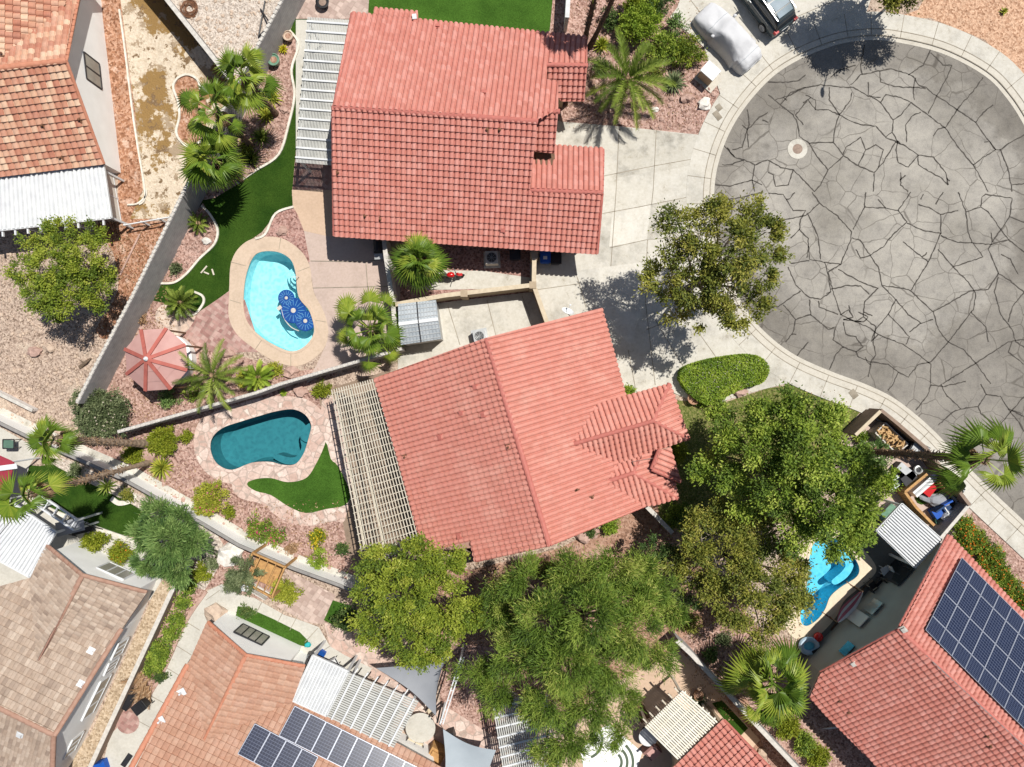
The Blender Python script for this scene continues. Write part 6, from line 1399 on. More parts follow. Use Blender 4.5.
# named boulders
for i, (lb, x, y, r_, m_) in enumerate((('white boulder in the corner of the pink front bed', 705, 105, .42, 'rock_white'), ('pink boulder left of the white one in the front bed', 687, 99, .4, 'rock_pink'), ('pale boulder near the middle of the front bed', 655, 110, .22, 'rock_white'),
    ('tan boulder under the tall leaning palms', 148, 455, .7, 'rock_pink'), ('wide flat pink boulder on the lot end below the olive tree', 36, 352, .45, 'rock_pink'), ('pale cracked boulder in the stony lot', 150 - 100, 348, .35, 'rock_tan'), ('pink boulder beside the dark gravel bed above the pool', 283, 231, .35, 'rock_pink'),
    ('pink boulder by the pool deck below the blue rings', 292, 372, .5, 'rock_pink'), ('flat pink boulder at the notched wall end', 301, 391, .45, 'rock_pink'), ('pale boulder below the middle house eave', 583, 535, .5, 'rock_pink'), ('smaller boulder below the middle house eave', 593, 532, .4, 'rock_pink'),
    ('grey flat stone slab beside the arbour', 232, 553, .8, 'rock_white'), ('rusty brown boulder beside the white gable', 217, 613, .7, 'rock_tan'), ('pinkish boulder at the hedge tip', 738, 391, .5, 'rock_pink'), ('boulder in the round pink bed by the wall', 205, 230, .35, 'rock_pink'),
    ('white rock on the round pink bed nearest the kerb', 207, 241, .3, 'rock_white'), ('pale rock under the fan palms by the kerb', 284, 110, .28, 'rock_pink'), ('brown boulder at the foot of the low fan palm', 246, 170, .5, 'rock_pink'), ('pale stone on the flagstones beside the gazebo palm', 228, 353, .4, 'rock_pink'), ('dark boulder in the bottom right gravel by the hedge row', 762, 752, .35, 'rock_tan'))):
    boulder(lb, x, y, r_, MATS[m_], seed=i, sq=.5)
# ================================================================== vehicles and loose things
def frame2(c, fwd):
    f = Vector((fwd[0], fwd[1], 0)).normalized(); l = Vector((-f.y, f.x, 0)); return lambda x, y, z: Vector((c[0], c[1], 0)) + f * x + l * y + Vector((0, 0, z))
# ---- covered car
plain('car_cloth', (.56, .56, .57), (.52, .52, .53), 1.4, rough=.75, bump=.0)
nt = MATS['car_cloth'].node_tree; cb_ = nt.nodes['Principled BSDF']; wv = N(nt, 'ShaderNodeTexWave', Scale=.35, Distortion=6.0, Detail=1.5); nt.links.new(coords(nt), wv.inputs['Vector'])
nz_ = noise_(nt, coords(nt), 2.2, 2, .5); bump_(nt, cb_, math_(nt, 'ADD', math_(nt, 'MULTIPLY', wv.outputs['Fac'], .5), nz_), .5, .07)
gx, gy = G2(725.5, 41); fw = (50 / S, -54 / S); T_ = frame2((gx, gy), fw)
prof0 = [(-2.35, .32, .66), (-2.28, .62, .78), (-2.05, .76, .88), (-1.6, .86, .93), (-1.15, .93, .95), (-.9, 1.0, .94), (-.45, 1.30, .86), (-.1, 1.42, .80), (.4, 1.45, .79), (.9, 1.38, .80), (1.3, 1.18, .86), (1.6, 1.03, .92), (2.0, .96, .9), (2.25, .8, .82), (2.34, .42, .72)]
prof = []
for a_, b_ in zip(prof0[:-1], prof0[1:]):
    for k in range(3): prof.append(tuple(a_[j] + (b_[j] - a_[j]) * k / 3 for j in range(3)))
prof.append(prof0[-1])
mb = MB(); V = []; F = []; nr_ = 44
for i, (x, h, hw_) in enumerate(prof):
    for k in range(nr_ + 1):
        a = math.pi * k / nr_; ca, sa = math.cos(a), math.sin(a)
        y = hw_ * (1 if ca >= 0 else -1) * abs(ca) ** .45; z = .06 + (h - .06) * abs(sa) ** (.55 if h < 1.05 else .8)
        if h > 1.1:   # shoulders below the glasshouse
            z = max(z, 0.0); 
            if abs(ca) > .62: y = hw_ * 1.18 * math.copysign(1, ca) * abs(ca) ** .25; z = .06 + .86 * (1 - abs(ca)) / .38
        w = .06 * mnoise.noise(Vector((x * 2.2, y * 3, z * 2))) + .05 * abs(mnoise.noise(Vector((x * 4.5 + y * 3, y * 1.2, 5)))) * min(1, z)
        V.append(T_(x + w, y * (1 + w * .4), z + w))
for i in range(len(prof) - 1):
    for k in range(nr_): a = i * (nr_ + 1) + k; F.append((a, a + 1, a + nr_ + 2, a + nr_ + 1))
F.append(tuple(range(nr_ + 1))); F.append(tuple(range(len(prof) * (nr_ + 1) - 1, (len(prof) - 1) * (nr_ + 1) - 1, -1)))
cr_root = root('covered_car', 'car hidden under a light grey fitted cover on the upper driveway', 'car', (gx, gy, 0))
V_cover = list(V); mb.add(V, F); o = mb.build('car_cover', MATS['car_cloth'], cr_root, smooth=True)
mb = MB(); mb.blob(T_(.78, 1.0, .98), (.14, .1, .1), 1, .1); mb.blob(T_(.78, -1.0, .98), (.14, .1, .1), 1, .1); 
for s_ in (1, -1):
    mb = MB(); mb.blob(T_(-.6, .93 * s_, .98), (.12, .1, .08), 2, .1, seed=s_ + 3); mb.build('mirror_bulge', MATS['car_cloth'], o, smooth=True)
mb = MB()
for x_ in (-1.1, 1.75):   # stitched seams over bonnet and boot
    row = min(range(len(prof)), key=lambda i: abs(prof[i][0] - x_)); mb = MB(); mb.tube([v + Vector((0, 0, .006)) for v in V_cover[row * (nr_ + 1) + 3:(row + 1) * (nr_ + 1) - 3]], .012, 4); mb.build('cover_seam', MATS['sail_blue'], o)
# ---- dark estate car
plain('car_paint', (.045, .06, .065), (.04, .054, .06), 1, rough=.22, spec=.7); plain('tyre', (.02, .02, .02), (.03, .03, .03), 4, rough=.9); plain('alloy', (.5, .5, .5), (.4, .4, .4), 3, rough=.3, metal=.6)
plain('tail_red', (.5, .01, .015), (.4, .01, .01), 2, rough=.2); plain('roof_glass', (.16, .21, .24), (.3, .36, .40), .8, rough=.12, spec=.8)  # the roof glass has a pale blue reflection painted into its colour
gx, gy = G2(772, 22); T_ = frame2((gx, gy), (-.6, .8))     # origin at the rear axle
car = root('parked_car', 'dark grey estate car with glass roof parked nose up at the top edge', 'car', (gx, gy, 0))
def loft(mb, secs, T, nn=20, pw=.32):
    V = []; F = []
    for (x, zb, zt, hb, ht) in secs:
        for k in range(nn):
            a = 2 * math.pi * k / nn; c, s_ = math.cos(a), math.sin(a)
            t = (math.copysign(abs(s_) ** pw, s_) + 1) / 2; hw = hb + (ht - hb) * t ** 2
            V.append(T(x, hw * math.copysign(abs(c) ** pw, c), zb + (zt - zb) * t))
    for i in range(len(secs) - 1):
        for k in range(nn): F.append((i * nn + k, i * nn + (k + 1) % nn, (i + 1) * nn + (k + 1) % nn, (i + 1) * nn + k))
    F.append(tuple(range(nn - 1, -1, -1))); F.append(tuple(range((len(secs) - 1) * nn, len(secs) * nn))); mb.add(V, F)
mb = MB(); loft(mb, [(-.92, .45, .75, .7, .68), (-.86, .32, .98, .86, .78), (-.5, .26, 1.02, .92, .84), (.4, .22, 1.03, .93, .86), (1.6, .22, 1.02, .93, .85), (2.3, .24, .98, .92, .82), (3.1, .28, .9, .9, .78), (3.5, .34, .76, .82, .68), (3.62, .42, .6, .66, .6)], T_); body = mb.build('body', MATS['car_paint'], car, smooth=True)
mb = MB(); loft(mb, [(-.84, .95, 1.02, .78, .72), (-.6, .95, 1.45, .8, .6), (-.2, .95, 1.62, .83, .64), (.8, .95, 1.68, .84, .66), (1.5, .95, 1.62, .83, .64), (2.0, .95, 1.32, .8, .6), (2.35, .93, 1.0, .74, .6)], T_); gh = mb.build('windows', MATS['glass_dark'], car, smooth=True)
mb = MB(); loft(mb, [(-.58, 1.46, 1.53, .62, .58), (-.2, 1.60, 1.665, .66, .62), (.8, 1.66, 1.72, .68, .64), (1.45, 1.61, 1.67, .66, .6)], T_, pw=.25); rf_ = mb.build('roof', MATS['car_paint'], car, smooth=True)
for x0_, x1_ in ((-.42, -.08), (.0, .62), (.72, 1.3)):
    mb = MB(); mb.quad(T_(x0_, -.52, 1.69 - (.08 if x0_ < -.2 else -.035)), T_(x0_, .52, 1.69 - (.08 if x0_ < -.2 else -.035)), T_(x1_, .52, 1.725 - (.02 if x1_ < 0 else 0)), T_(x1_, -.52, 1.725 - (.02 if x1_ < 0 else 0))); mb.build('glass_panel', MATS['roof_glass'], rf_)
for s_ in (1, -1):
    mb = MB(); mb.beam(T_(-.5, .68 * s_, 1.6), T_(1.5, .68 * s_, 1.72), .05, .05); mb.build('roof_rail', MATS['alloy'], car)
    mb = MB(); mb.box(T_(1.75, 1.0 * s_, 1.05), (.16, .24, .16), math.atan2(.8, -.6)); mb.build('wing_mirror', MATS['car_paint'], car)
    mb = MB(); mb.box(T_(-.84, .72 * s_, .86), (.22, .24, .22), math.atan2(.8, -.6)); mb.build('tail_light', MATS['tail_red'], car)
    mb = MB(); mb.box(T_(3.42, .62 * s_, .68), (.24, .3, .14), math.atan2(.8, -.6)); mb.build('headlight', MATS['alloy'], car)
    mb = MB(); mb.beam(T_(-.2, .925 * s_, .98), T_(2.2, .925 * s_, .98), .02, .04); mb.build('side_trim', MATS['alloy'], car)
    for x_ in (0, 2.75):
        ax = (T_(0, 1, 0) - T_(0, 0, 0)) * s_; c0 = T_(x_, .78 * s_, .34)
        wb = MB(); wb.tube([c0 - ax * .0, c0 + ax * .03, c0 + ax * .17, c0 + ax * .19], [.3, .34, .34, .29], 22); wh = wb.build('wheel', MATS['tyre'], car, smooth=False)
        wb = MB()
        for k in range(5): an = k * 2 * math.pi / 5; v = (T_(1, 0, 0) - T_(0, 0, 0)) * math.cos(an) + Vector((0, 0, math.sin(an))); wb.beam(c0 + ax * .195, c0 + ax * .195 + v * .22, .07, .02, up=ax)
        wb.tube([c0 + ax * .185, c0 + ax * .2], [.24, .22], 18); wb.build('rim', MATS['alloy'], wh)
mb = MB(); mb.box(T_(-.93, 0, .62), (.02, .5, .12), math.atan2(.8, -.6)); mb.build('number_plate', MATS['white_paint'], car)
# second dark vehicle edge at the very top
# ---- motorcycle
plain('red_plastic', (.55, .01, .015), (.45, .01, .01), 2, rough=.25, spec=.6)
gx, gy = G2(450, 277); T_ = frame2((gx, gy), (1, .08)); mc = root('motorcycle', 'small red motorcycle standing on the slab beside the red house', 'motorcycle', (gx, gy, 0))
for x_ in (-.62, .62):
    V = [T_(x_, 0, .3) + (T_(1, 0, 0) - T_(0, 0, 0)) * math.cos(a) * .27 + Vector((0, 0, math.sin(a) * .27)) for a in [k * math.pi / 8 for k in range(17)]]
    mb = MB(); mb.tube(V, .06, 8); w_ = mb.build('wheel', MATS['tyre'], mc)
    mb = MB(); mb.tube([T_(x_, -.05, .3), T_(x_, .05, .3)], .12, 10); mb.build('rim', MATS['alloy'], w_)
    mb = MB(); mb.box(T_(x_, 0, .62), (.4, .16, .05), .08); mb.build('mudguard', MATS['red_plastic'], mc)
mb = MB(); mb.blob(T_(.12, 0, .78), (.27, .17, .15), 2, .1); mb.build('fuel_tank', MATS['red_plastic'], mc, smooth=True)
mb = MB(); mb.blob(T_(-.32, 0, .76), (.3, .13, .09), 2, .05); mb.build('seat', MATS['black'], mc, smooth=True)
mb = MB(); mb.box(T_(0, 0, .42), (.42, .24, .34), .08); mb.tube([T_(.62, .07, .3), T_(.42, .08, .95)], .03, 6); mb.tube([T_(.62, -.07, .3), T_(.42, -.08, .95)], .03, 6); mb.tube([T_(-.62, .08, .3), T_(-.1, .1, .4)], .03, 6); mb.build('frame', MATS['dark_metal'], mc)
mb = MB(); mb.tube([T_(.34, -.36, .98), T_(.44, -.1, .98), T_(.44, .1, .98), T_(.34, .36, .98)], .022, 6); mb.build('handlebar', MATS['dark_metal'], mc)
mb = MB(); mb.blob(T_(.55, 0, .85), (.1, .11, .12), 1, .05); mb.build('headlight', MATS['red_plastic'], mc)
# ---- air conditioners
def ac(lb, px, py, s_=.9, h=.85, rz=.03, m_='cap_pale'):
    x, y = G2(px, py); r = root('air_conditioner', lb, 'air conditioner', (x, y, 0), 'air conditioners')
    mb = MB(); mb.box((x, y, h / 2 + .05), (s_, s_, h), rz); mb.box((x, y, .03), (s_ + .25, s_ + .25, .06), rz); b_ = mb.build('case', MATS[m_], r)
    mb = MB(); mb.lathe((x, y, h + .052), [(s_ * .38, 0), (s_ * .38, .015), (s_ * .3, .02)], 24); g_ = mb.build('fan_opening', MATS['black'], b_)
    mb = MB()
    for q in (.12, .22, .32): mb.tube([(x + math.cos(a) * s_ * q, y + math.sin(a) * s_ * q, h + .085) for a in [k * math.pi / 12 for k in range(25)]], .008, 4)
    for k in range(4): a = k * math.pi / 4; mb.beam((x - math.cos(a) * s_ * .38, y - math.sin(a) * s_ * .38, h + .085), (x + math.cos(a) * s_ * .38, y + math.sin(a) * s_ * .38, h + .085), .015, .015)
    mb.build('fan_grille', MATS['grey_metal'], r)
ac('beige air conditioner with round fan grille under the eave by the gravel strip', 492, 260, .78)
ac('dark grey air conditioner at the upper eave of the middle house', 480, 337, .75, .8, .2, 'grey_metal')
# ---- bins
def bin_(lb, px, py, mat, rz=.0, s_=.62, h=1.05, grp='wheelie bins', lid=None):
    x, y = G2(px, py); r = root('wheelie_bin', lb, 'bin', (x, y, 0), grp)
    V = [(-.24, -.26, .08), (.24, -.26, .08), (.24, .26, .08), (-.24, .26, .08), (-.3, -.34, h), (.3, -.34, h), (.3, .34, h), (-.3, .34, h)]
    R = Matrix.Rotation(rz, 3, 'Z'); V = [R @ Vector(v) + Vector((x, y, 0)) for v in V]
    mb = MB(); mb.add(V, [(3, 2, 1, 0), (0, 1, 5, 4), (1, 2, 6, 5), (2, 3, 7, 6), (3, 0, 4, 7)]); mb.build('body', mat, r)
    mb = MB(); mb.box((x, y, h + .03), (.66, .74, .06), rz); mb.box(R @ Vector((0, -.05, 0)) + Vector((x, y, h + .075)), (.5, .5, .04), rz); l_ = mb.build('lid', lid or mat, r)
    mb = MB(); mb.tube([R @ Vector((-.25, .4, h)) + Vector((x, y, 0)), R @ Vector((.25, .4, h)) + Vector((x, y, 0))], .025, 6); mb.build('handle', MATS['black'], l_)
    for sx in (-1, 1):
        mb = MB(); c0 = R @ Vector((.27 * sx, .26, .11)) + Vector((x, y, 0)); ax = R @ Vector((sx, 0, 0)); mb.tube([c0, c0 + ax * .06], .1, 12); mb.build('wheel', MATS['tyre'], r)
    return r
b1 = bin_('blue recycling bin with white panel beside the beige wall end', 544.5, 260, MATS['plain_blue'] if 'plain_blue' in MATS else plain('plain_blue', (.01, .09, .42), (.01, .075, .36), 3, rough=.45))
x, y = G2(544, 261); mb = MB(); mb.box((x + .02, y, 1.16), (.24, .2, .006)); mb.build('label_panel', MATS['white_paint'], b1)
bin_('black bin right beside the blue recycling bin', 555, 261, MATS['black'])
bin_('black bin lying tilted at the foot of the dry frond heap', 148, 700, MATS['black'], -.9)
bin_('dark bin behind the air conditioner in the shade of the eave', 515, 257, MATS['dark_metal'])
# ---- utility cabinet
x, y = G2(706, 78); R = Matrix.Rotation(-.72, 3, 'Z'); uc = root('utility_cabinet', 'white topped utility cabinet on a concrete pad in the front bed', 'utility cabinet', (x, y, 0))
mb = MB(); mb.box((x, y, .52), (.9, .72, .9), -.72); mb.build('case', MATS['stucco_tan'], uc); mb = MB(); mb.box((x, y, 1.0), (1.0, .82, .09), -.72); mb.build('lid', MATS['white_paint'], uc)
mb = MB(); mb.box((x + .1, y - .1, .05), (1.4, 1.1, .1), -.72); mb.build('pad', MATS['kerb'], uc)
for px, py, sx, sy, lb in ((717, 116, .6, .35, 'larger concrete meter box lid in the pavement'), (718.5, 108, .4, .35, 'small meter box lid in the pavement, nearest the cabinet'), (853, 394, .55, .4, 'meter box lid in the pavement by the dry lawn')):
    x, y = G2(px, py); mb = MB(); mb.box((x, y, .08), (sx, sy, .03), -.9); o = mb.build('meter_box', MATS['joint']); solo(o, lb, 'meter box', 'meter box lids')
# manhole
c = P(797.5, 149, .03); mh = root('manhole_cover', 'round manhole cover in a pale concrete ring in the road', 'manhole', c)
mb = MB(); mb.lathe(c, [(.62, -.03), (.62, .012), (.3, .014)], 28); mb.build('collar', MATS['concrete'], mh); mb = MB(); mb.lathe(c, [(.31, .0), (.31, .02), (.1, .026)], 20); mb.build('lid', plain('rusty_iron', (.3, .22, .17), (.2, .14, .11), 7), mh)
# street lamp outside the frame, its shadow falls on the road
lx, ly = G2(882, 12); hd = P(871, 55, 0); sl = root('street_lamp', 'tall street lamp whose arm throws a thin shadow on the road', 'street lamp', (lx, ly, 0))
tp_ = Vector((lx, ly, 8)); hx, hy = G2(871, 52); e_ = Vector((hx, hy, 8.15))
mb = MB(); mb.tube([(lx, ly, 0), (lx, ly, 4), tp_], [.1, .08, .06], 8); mb.build('pole', MATS['grey_metal'], sl)
mb = MB(); mb.tube([tp_, tp_.lerp(e_, .5) + Vector((0, 0, .15)), e_], .035, 6); mb.build('arm', MATS['grey_metal'], sl)
mb = MB(); mb.blob(e_, (.13, .34, .08), 2, .02); mb.build('lamp_head', MATS['grey_metal'], sl)
# ---- pots and yard things, upper left
def pot(lb, px, py, r_, h, mat, plant=None, soil='soil'):
    x, y = G2(px, py); r = root('plant_pot', lb, 'plant pot', (x, y, 0), 'garden pots'); mb = MB(); mb.lathe((x, y, 0), [(r_ * .7, 0), (r_, h), (r_ * 1.06, h), (r_ * .9, h + .01), (r_ * .86, h - .06)], 20); mb.build('pot', mat, r)
    mb = MB(); mb.lathe((x, y, h - .07), [(r_ * .86, 0), (r_ * .3, .02)], 16); mb.build('soil', MATS[soil], r); return r
pot('round grey pot at the top of the kerbed pink bed', 290, 39, .3, .45, MATS['rock_tan'])
pot('green glazed pot below the orange yellow succulent', 276, 63, .36, .5, plain('green_glaze', (.16, .28, .2), (.1, .2, .13), 4, rough=.3))
pot('wide brown pot bowl between the hedge and the hipped wing', 692, 398, .38, .5, plain('terracotta', (.42, .24, .15), (.3, .17, .1), 4))
pot('dark round fire bowl on the paving at the top left of the red house', 324, 5, .4, .4, MATS['black'], soil='rusty_iron') if 'rusty_iron' in MATS else None
c = P(190, 9, 0); mb = MB(); q = []
for k in range(110): a = k * .28; r_ = .2 + .3 * k / 110 * 1.3; q.append((c.x + math.cos(a) * r_, c.y + math.sin(a) * r_, .08 + .04 * math.sin(k * .5)))
mb.tube(q, .035, 5); solo(mb.build('hose_coil', MATS['rust']), 'rusty brown coil of hose on the stony wedge at the top', 'hose')
pf = [(P(265, 1, .1), P(258.5, 37, .1)), (P(258.5, 37, .1), P(270.5, 24, .5)), (P(270.5, 24, .5), P(260.5, 9, .1))]
mb = MB(); [mb.tube([a, b_], .05, 6) for a, b_ in pf]; solo(mb.build('pipe_stand', MATS['dark_metal']), 'black metal frame lying bent on the stony wedge', 'frame')
mb = MB(); mb.tube([P(276, 23, .1), P(286, 38, .1)], .05, 6); solo(mb.build('metal_pole', MATS['dark_metal']), 'short black pole leaning against the long grey wall', 'pole')
mb = MB(); 
for a, b_ in (((201, 273), (207, 266)), ((204, 272), (209, 274)), ((212, 269), (214, 275))): mb.beam(P(*a, .05), P(*b_, .06), .09, .05)
solo(mb.build('garden_stakes', MATS['beige_paint']), 'pale sticks dropped on the artificial lawn', 'sticks')
mb = MB(); mb.beam(P(140, 234, .06), P(120, 275, .06), .1, .06); solo(mb.build('timber_plank', MATS['rock_pink']), 'thin pale plank lying on the red brown litter', 'plank')
mb = MB(); mb.tube([P(80, 367, .05), P(86, 362, .25), P(91, 358, .1)], [.12, .1, .05], 6); mb.tube([P(84, 363, .15), P(80, 360, .3)], [.07, .02], 6); solo(mb.build('dead_log', MATS['bark']), 'short dark dead log in the stony lot', 'log')
mb = MB(); pts = [P(128, 226, .9), P(150, 222, .9), P(174, 216, .9)]; 
lf = root('rail_fence', 'white two rail fence between the bleached yard and the litter', 'fence', P(150, 222, 0))
for z_ in (.45, .9): mb = MB(); mb.beam(P(125, 225, z_), P(176, 216, z_), .06, .1); mb.build('rail', MATS['white_paint'], lf)
for k in range(4): p_ = P(125 + 17 * k, 225 - 3 * k, .9); mb = MB(); mb.box((p_.x, p_.y, .5), (.1, .1, 1.0)); mb.build('post', MATS['white_paint'], lf)
sg = root('side_gate', 'tall white framed screen gate at the corner of the upper left house', 'gate', P(119, 200, 0))
a, b_ = P(114, 176, 0), P(122, 222, 0)
mb = MB()
for t in (0, .5, 1): q = a.lerp(b_, t); mb.box((q.x, q.y, 1.1), (.08, .08, 2.2))
for z_ in (.1, 1.1, 2.15): mb.beam(a + Vector((0, 0, z_)), b_ + Vector((0, 0, z_)), .06, .08)
mb.build('frame', MATS['white_paint'], sg); mb = MB(); mb.beam(a + Vector((0, 0, 1.1)), b_ + Vector((0, 0, 1.1)), .015, 2.0); mb.build('screen', MATS['stucco'], sg)
# grill covered in the corner under the fan palm
x, y = G2(381, 248); gr_ = root('barbecue', 'black barbecue in the dark corner below the red roof', 'barbecue', (x, y, 0))
mb = MB(); mb.box((x, y, .45), (.6, .9, .8), .05); mb.build('cabinet', MATS['black'], gr_); mb = MB(); mb.tube([(x, y - .4, .95), (x, y + .4, .95)], .27, 12); mb.build('lid', MATS['dark_metal'], gr_); mb = MB(); mb.box((x, y - .68, .8), (.5, .35, .04), .05); mb.box((x, y + .68, .8), (.5, .35, .04), .05); mb.build('side_shelf', MATS['grey_metal'], gr_)
# ---- timber arbour with bench
ar = root('timber_arbour', 'timber framed swing arbour with wooden deck beside the pale wall', 'arbour', P(262, 577, 0))
q = [(253, 553), (285, 567), (272, 597), (240, 580)]; TP = [P(x, y, 2.2) for x, y in q]
for p_ in TP: mb = MB(); mb.box((p_.x, p_.y, 1.1), (.13, .13, 2.2)); mb.build('post', MATS['wood'], ar)
for a, b_ in zip(TP, TP[1:] + TP[:1]): mb = MB(); mb.beam(a, b_, .1, .16); mb.build('beam', MATS['wood'], ar)
for t in (.25, .5, .75): mb = MB(); mb.beam(TP[0].lerp(TP[1], t) + Vector((0, 0, .1)), TP[3].lerp(TP[2], t) + Vector((0, 0, .1)), .05, .1); mb.build('rafter', MATS['wood'], ar)
dk = [(p_.x * 1 + .0, p_.y) for p_ in TP]; mb = MB(); mb.prism([(G2(258, 556)), (G2(284, 566)), (G2(276, 586)), (G2(249, 574))], 0, .35); mb.build('deck', MATS['wood'], ar)
for t in (.15, .85): mb = MB(); mb.beam(P(246 + t * 26, 577 + t * 14, .4), P(252 + t * 26, 566 + t * 12, .8), .08, .08); mb.build('brace', MATS['wood'], ar)
mb = MB(); mb.beam(P(247, 583, .45), P(268, 596, .45), .45, .06); mb.beam(P(244, 586, .75), P(266, 599, .75), .06, .45); mb.build('seat', MATS['cap_pale'], ar)
mb = MB(); mb.blob(P(246, 588, .62), (.32, .25, .14), 2, .15); solo(mb.build('cushion', MATS['white_paint']), 'white cushion on the seat of the timber arbour', 'cushion')
# ---- lower left yard
def box_thing(name, lb, cat, px, py, d, rz, mat, z=0, group=None, parts=()):
    x, y = G2(px, py); r = root(name, lb, cat, (x, y, z), group); mb = MB(); mb.box((x, y, z + d[2] / 2), d, rz); mb.build('body', MATS[mat], r)
    R = Matrix.Rotation(rz, 3, 'Z')
    for nm, off, dd, m_ in parts: mb = MB(); mb.box(R @ Vector(off) + Vector((x, y, z)), dd, rz); mb.build(nm, MATS[m_], r)
    return r
um = root('red_awning', 'dark red awning with white edge cut by the left frame', 'awning', P(2, 462, 0)); plain('maroon', (.3, .03, .05), (.24, .025, .04), 2)
mb = MB(); A, B, C_, D = P(-22, 446, 2.6), P(14, 462, 2.4), P(6, 500, 2.4), P(-30, 500, 2.6); mb.quad(A, B, C_, D); mb.quad(*[v - Vector((0, 0, .05)) for v in (D, C_, B, A)]); mb.build('cloth', MATS['maroon'], um)
mb = MB(); mb.beam(P(-20, 471, 2.62), P(17, 466, 2.5), .3, .06); mb.build('stripe', MATS['white_paint'], um)
for p_ in (B, C_): mb = MB(); mb.tube([(p_.x - .1, p_.y, 0), (p_.x - .1, p_.y, 2.4)], .05, 8); mb.build('post', MATS['white_paint'], um)
x, y = G2(17, 443); tb = root('patio_table', 'small square table with green glass top on the left slab', 'table', (x, y, 0))
mb = MB(); mb.box((x, y, .72), (.62, .5, .03), -.1); mb.build('tabletop', plain('green_glass', (.12, .2, .15), (.09, .16, .12), 2, rough=.1, spec=.7), tb)
mb = MB(); 
for a, b_ in (((-.34, -.28), (.34, -.28)), ((.34, -.28), (.34, .28)), ((.34, .28), (-.34, .28)), ((-.34, .28), (-.34, -.28))): mb.beam((x + a[0], y + a[1], .72), (x + b_[0], y + b_[1], .72), .06, .06)
mb.build('rim', MATS['dark_metal'], tb)
for a in ((-.3, -.24), (.3, -.24), (.3, .24), (-.3, .24)): mb = MB(); mb.tube([(x + a[0], y + a[1], 0), (x + a[0], y + a[1], .7)], .025, 6); mb.build('leg', MATS['dark_metal'], tb)
sw = root('garden_swing', 'dark metal garden swing seat by the white corrugated cover', 'swing seat', P(72, 530, 0))
q0, q1 = P(56, 531, 1.7), P(84, 524, 1.7)
for p_, nm in ((q0, 0), (q1, 1)):
    mb = MB(); mb.tube([Vector((p_.x - .1, p_.y + .6, 0)), p_, Vector((p_.x + .2, p_.y - .7, 0))], .035, 6); mb.build('leg', MATS['dark_metal'], sw)
mb = MB(); mb.quad(q0 + Vector((0, .5, .1)), q0 + Vector((.1, -.35, .05)), q1 + Vector((.1, -.35, .05)), q1 + Vector((0, .45, .1))); mb.build('canopy', MATS['sail_grey'], sw)
mb = MB(); mb.box((q0 + q1) / 2 * 1 + Vector((0, -.35, -1.2)), (1.4, .5, .08), .25); mb.build('seat', MATS['black'], sw)
tr_ = root('white_trellis', 'white open roof frame beside the white corrugated cover', 'trellis', P(50, 512, 0))
for k in range(5): mb = MB(); mb.beam(P(35 + 9 * k, 503 + 6.2 * k, 2.5), P(40 + 9 * k, 495 + 6.2 * k, 2.5), .06, .1); mb.build('rafter', MATS['white_paint'], tr_)
mb = MB(); mb.beam(P(35, 504, 2.45), P(74, 530, 2.45), .1, .12); mb.build('beam', MATS['white_paint'], tr_); mb = MB(); mb.beam(P(39, 494, 2.45), P(78, 520, 2.45), .1, .12); mb.build('beam', MATS['white_paint'], tr_)
for p_ in (P(74, 530, 2.4), P(78, 520, 2.4)): mb = MB(); mb.box((p_.x, p_.y, 1.2), (.1, .1, 2.4)); mb.build('post', MATS['white_paint'], tr_)
c = P(128, 722, .03); mb = MB(); mb.lathe(c, [(.7, 0), (.72, .04), (.2, .05)], 26); solo(mb.build('stone_circle', MATS['brick_paver']), 'half round brick paving under the black bin at the path', 'paving')
box_thing('planter_box', 'dark planter box with dry stalks above the black bin', 'planter', 133, 697, (.5, 1.3, .5), -.6, 'black')
box_thing('doormat', 'dark narrow mat lying across the path at the bottom left', 'mat', 127, 760, (.35, .9, .04), -.6, 'dark_metal')
x, y = G2(107, 768); box_thing('blue_chair', 'blue cushioned seat at the bottom edge below the path', 'chair', 103, 764, (.8, .7, .45), .3, 'plain_blue', parts=(('backrest', (0, .35, .6), (.8, .1, .5), 'plain_blue'),))
# ---- lower centre patio
st = root('light_frame', 'pair of white beams running from the feathery tree to the blue sail', 'frame', P(448, 700, 0))
for dx in (0, 3.2): mb = MB(); mb.beam(P(461 + dx, 657, 2.6), P(440 + dx * .9, 724, 2.6), .07, .1); mb.build('beam', MATS['white_paint'], st)
for k in range(7): t = (k + .5) / 7; a = P(461 - 21 * t, 657 + 67 * t, 2.6); b_ = P(464.2 - 21 * t, 657 + 67 * t, 2.6); mb = MB(); mb.beam(a, b_, .04, .05); mb.build('rung', MATS['white_paint'], st)
for p_ in (P(461, 659, 2.5), P(441, 722, 2.5)): mb = MB(); mb.box((p_.x, p_.y, 1.25), (.1, .1, 2.5)); mb.build('post', MATS['white_paint'], st)
def round_table(lb, px, py, r_, mat, h=.74):
    x, y = G2(px, py); r = root('round_table', lb, 'table', (x, y, 0)); mb = MB(); mb.lathe((x, y, h - .05), [(r_ * .97, 0), (r_, .02), (r_, .04), (r_ * .96, .05)], 30); mb.build('tabletop', mat, r)
    mb = MB(); mb.lathe((x, y, 0), [(.3, 0), (.28, .05), (.06, .08), (.06, h - .06)], 14); mb.build('pedestal', MATS['dark_metal'], r)
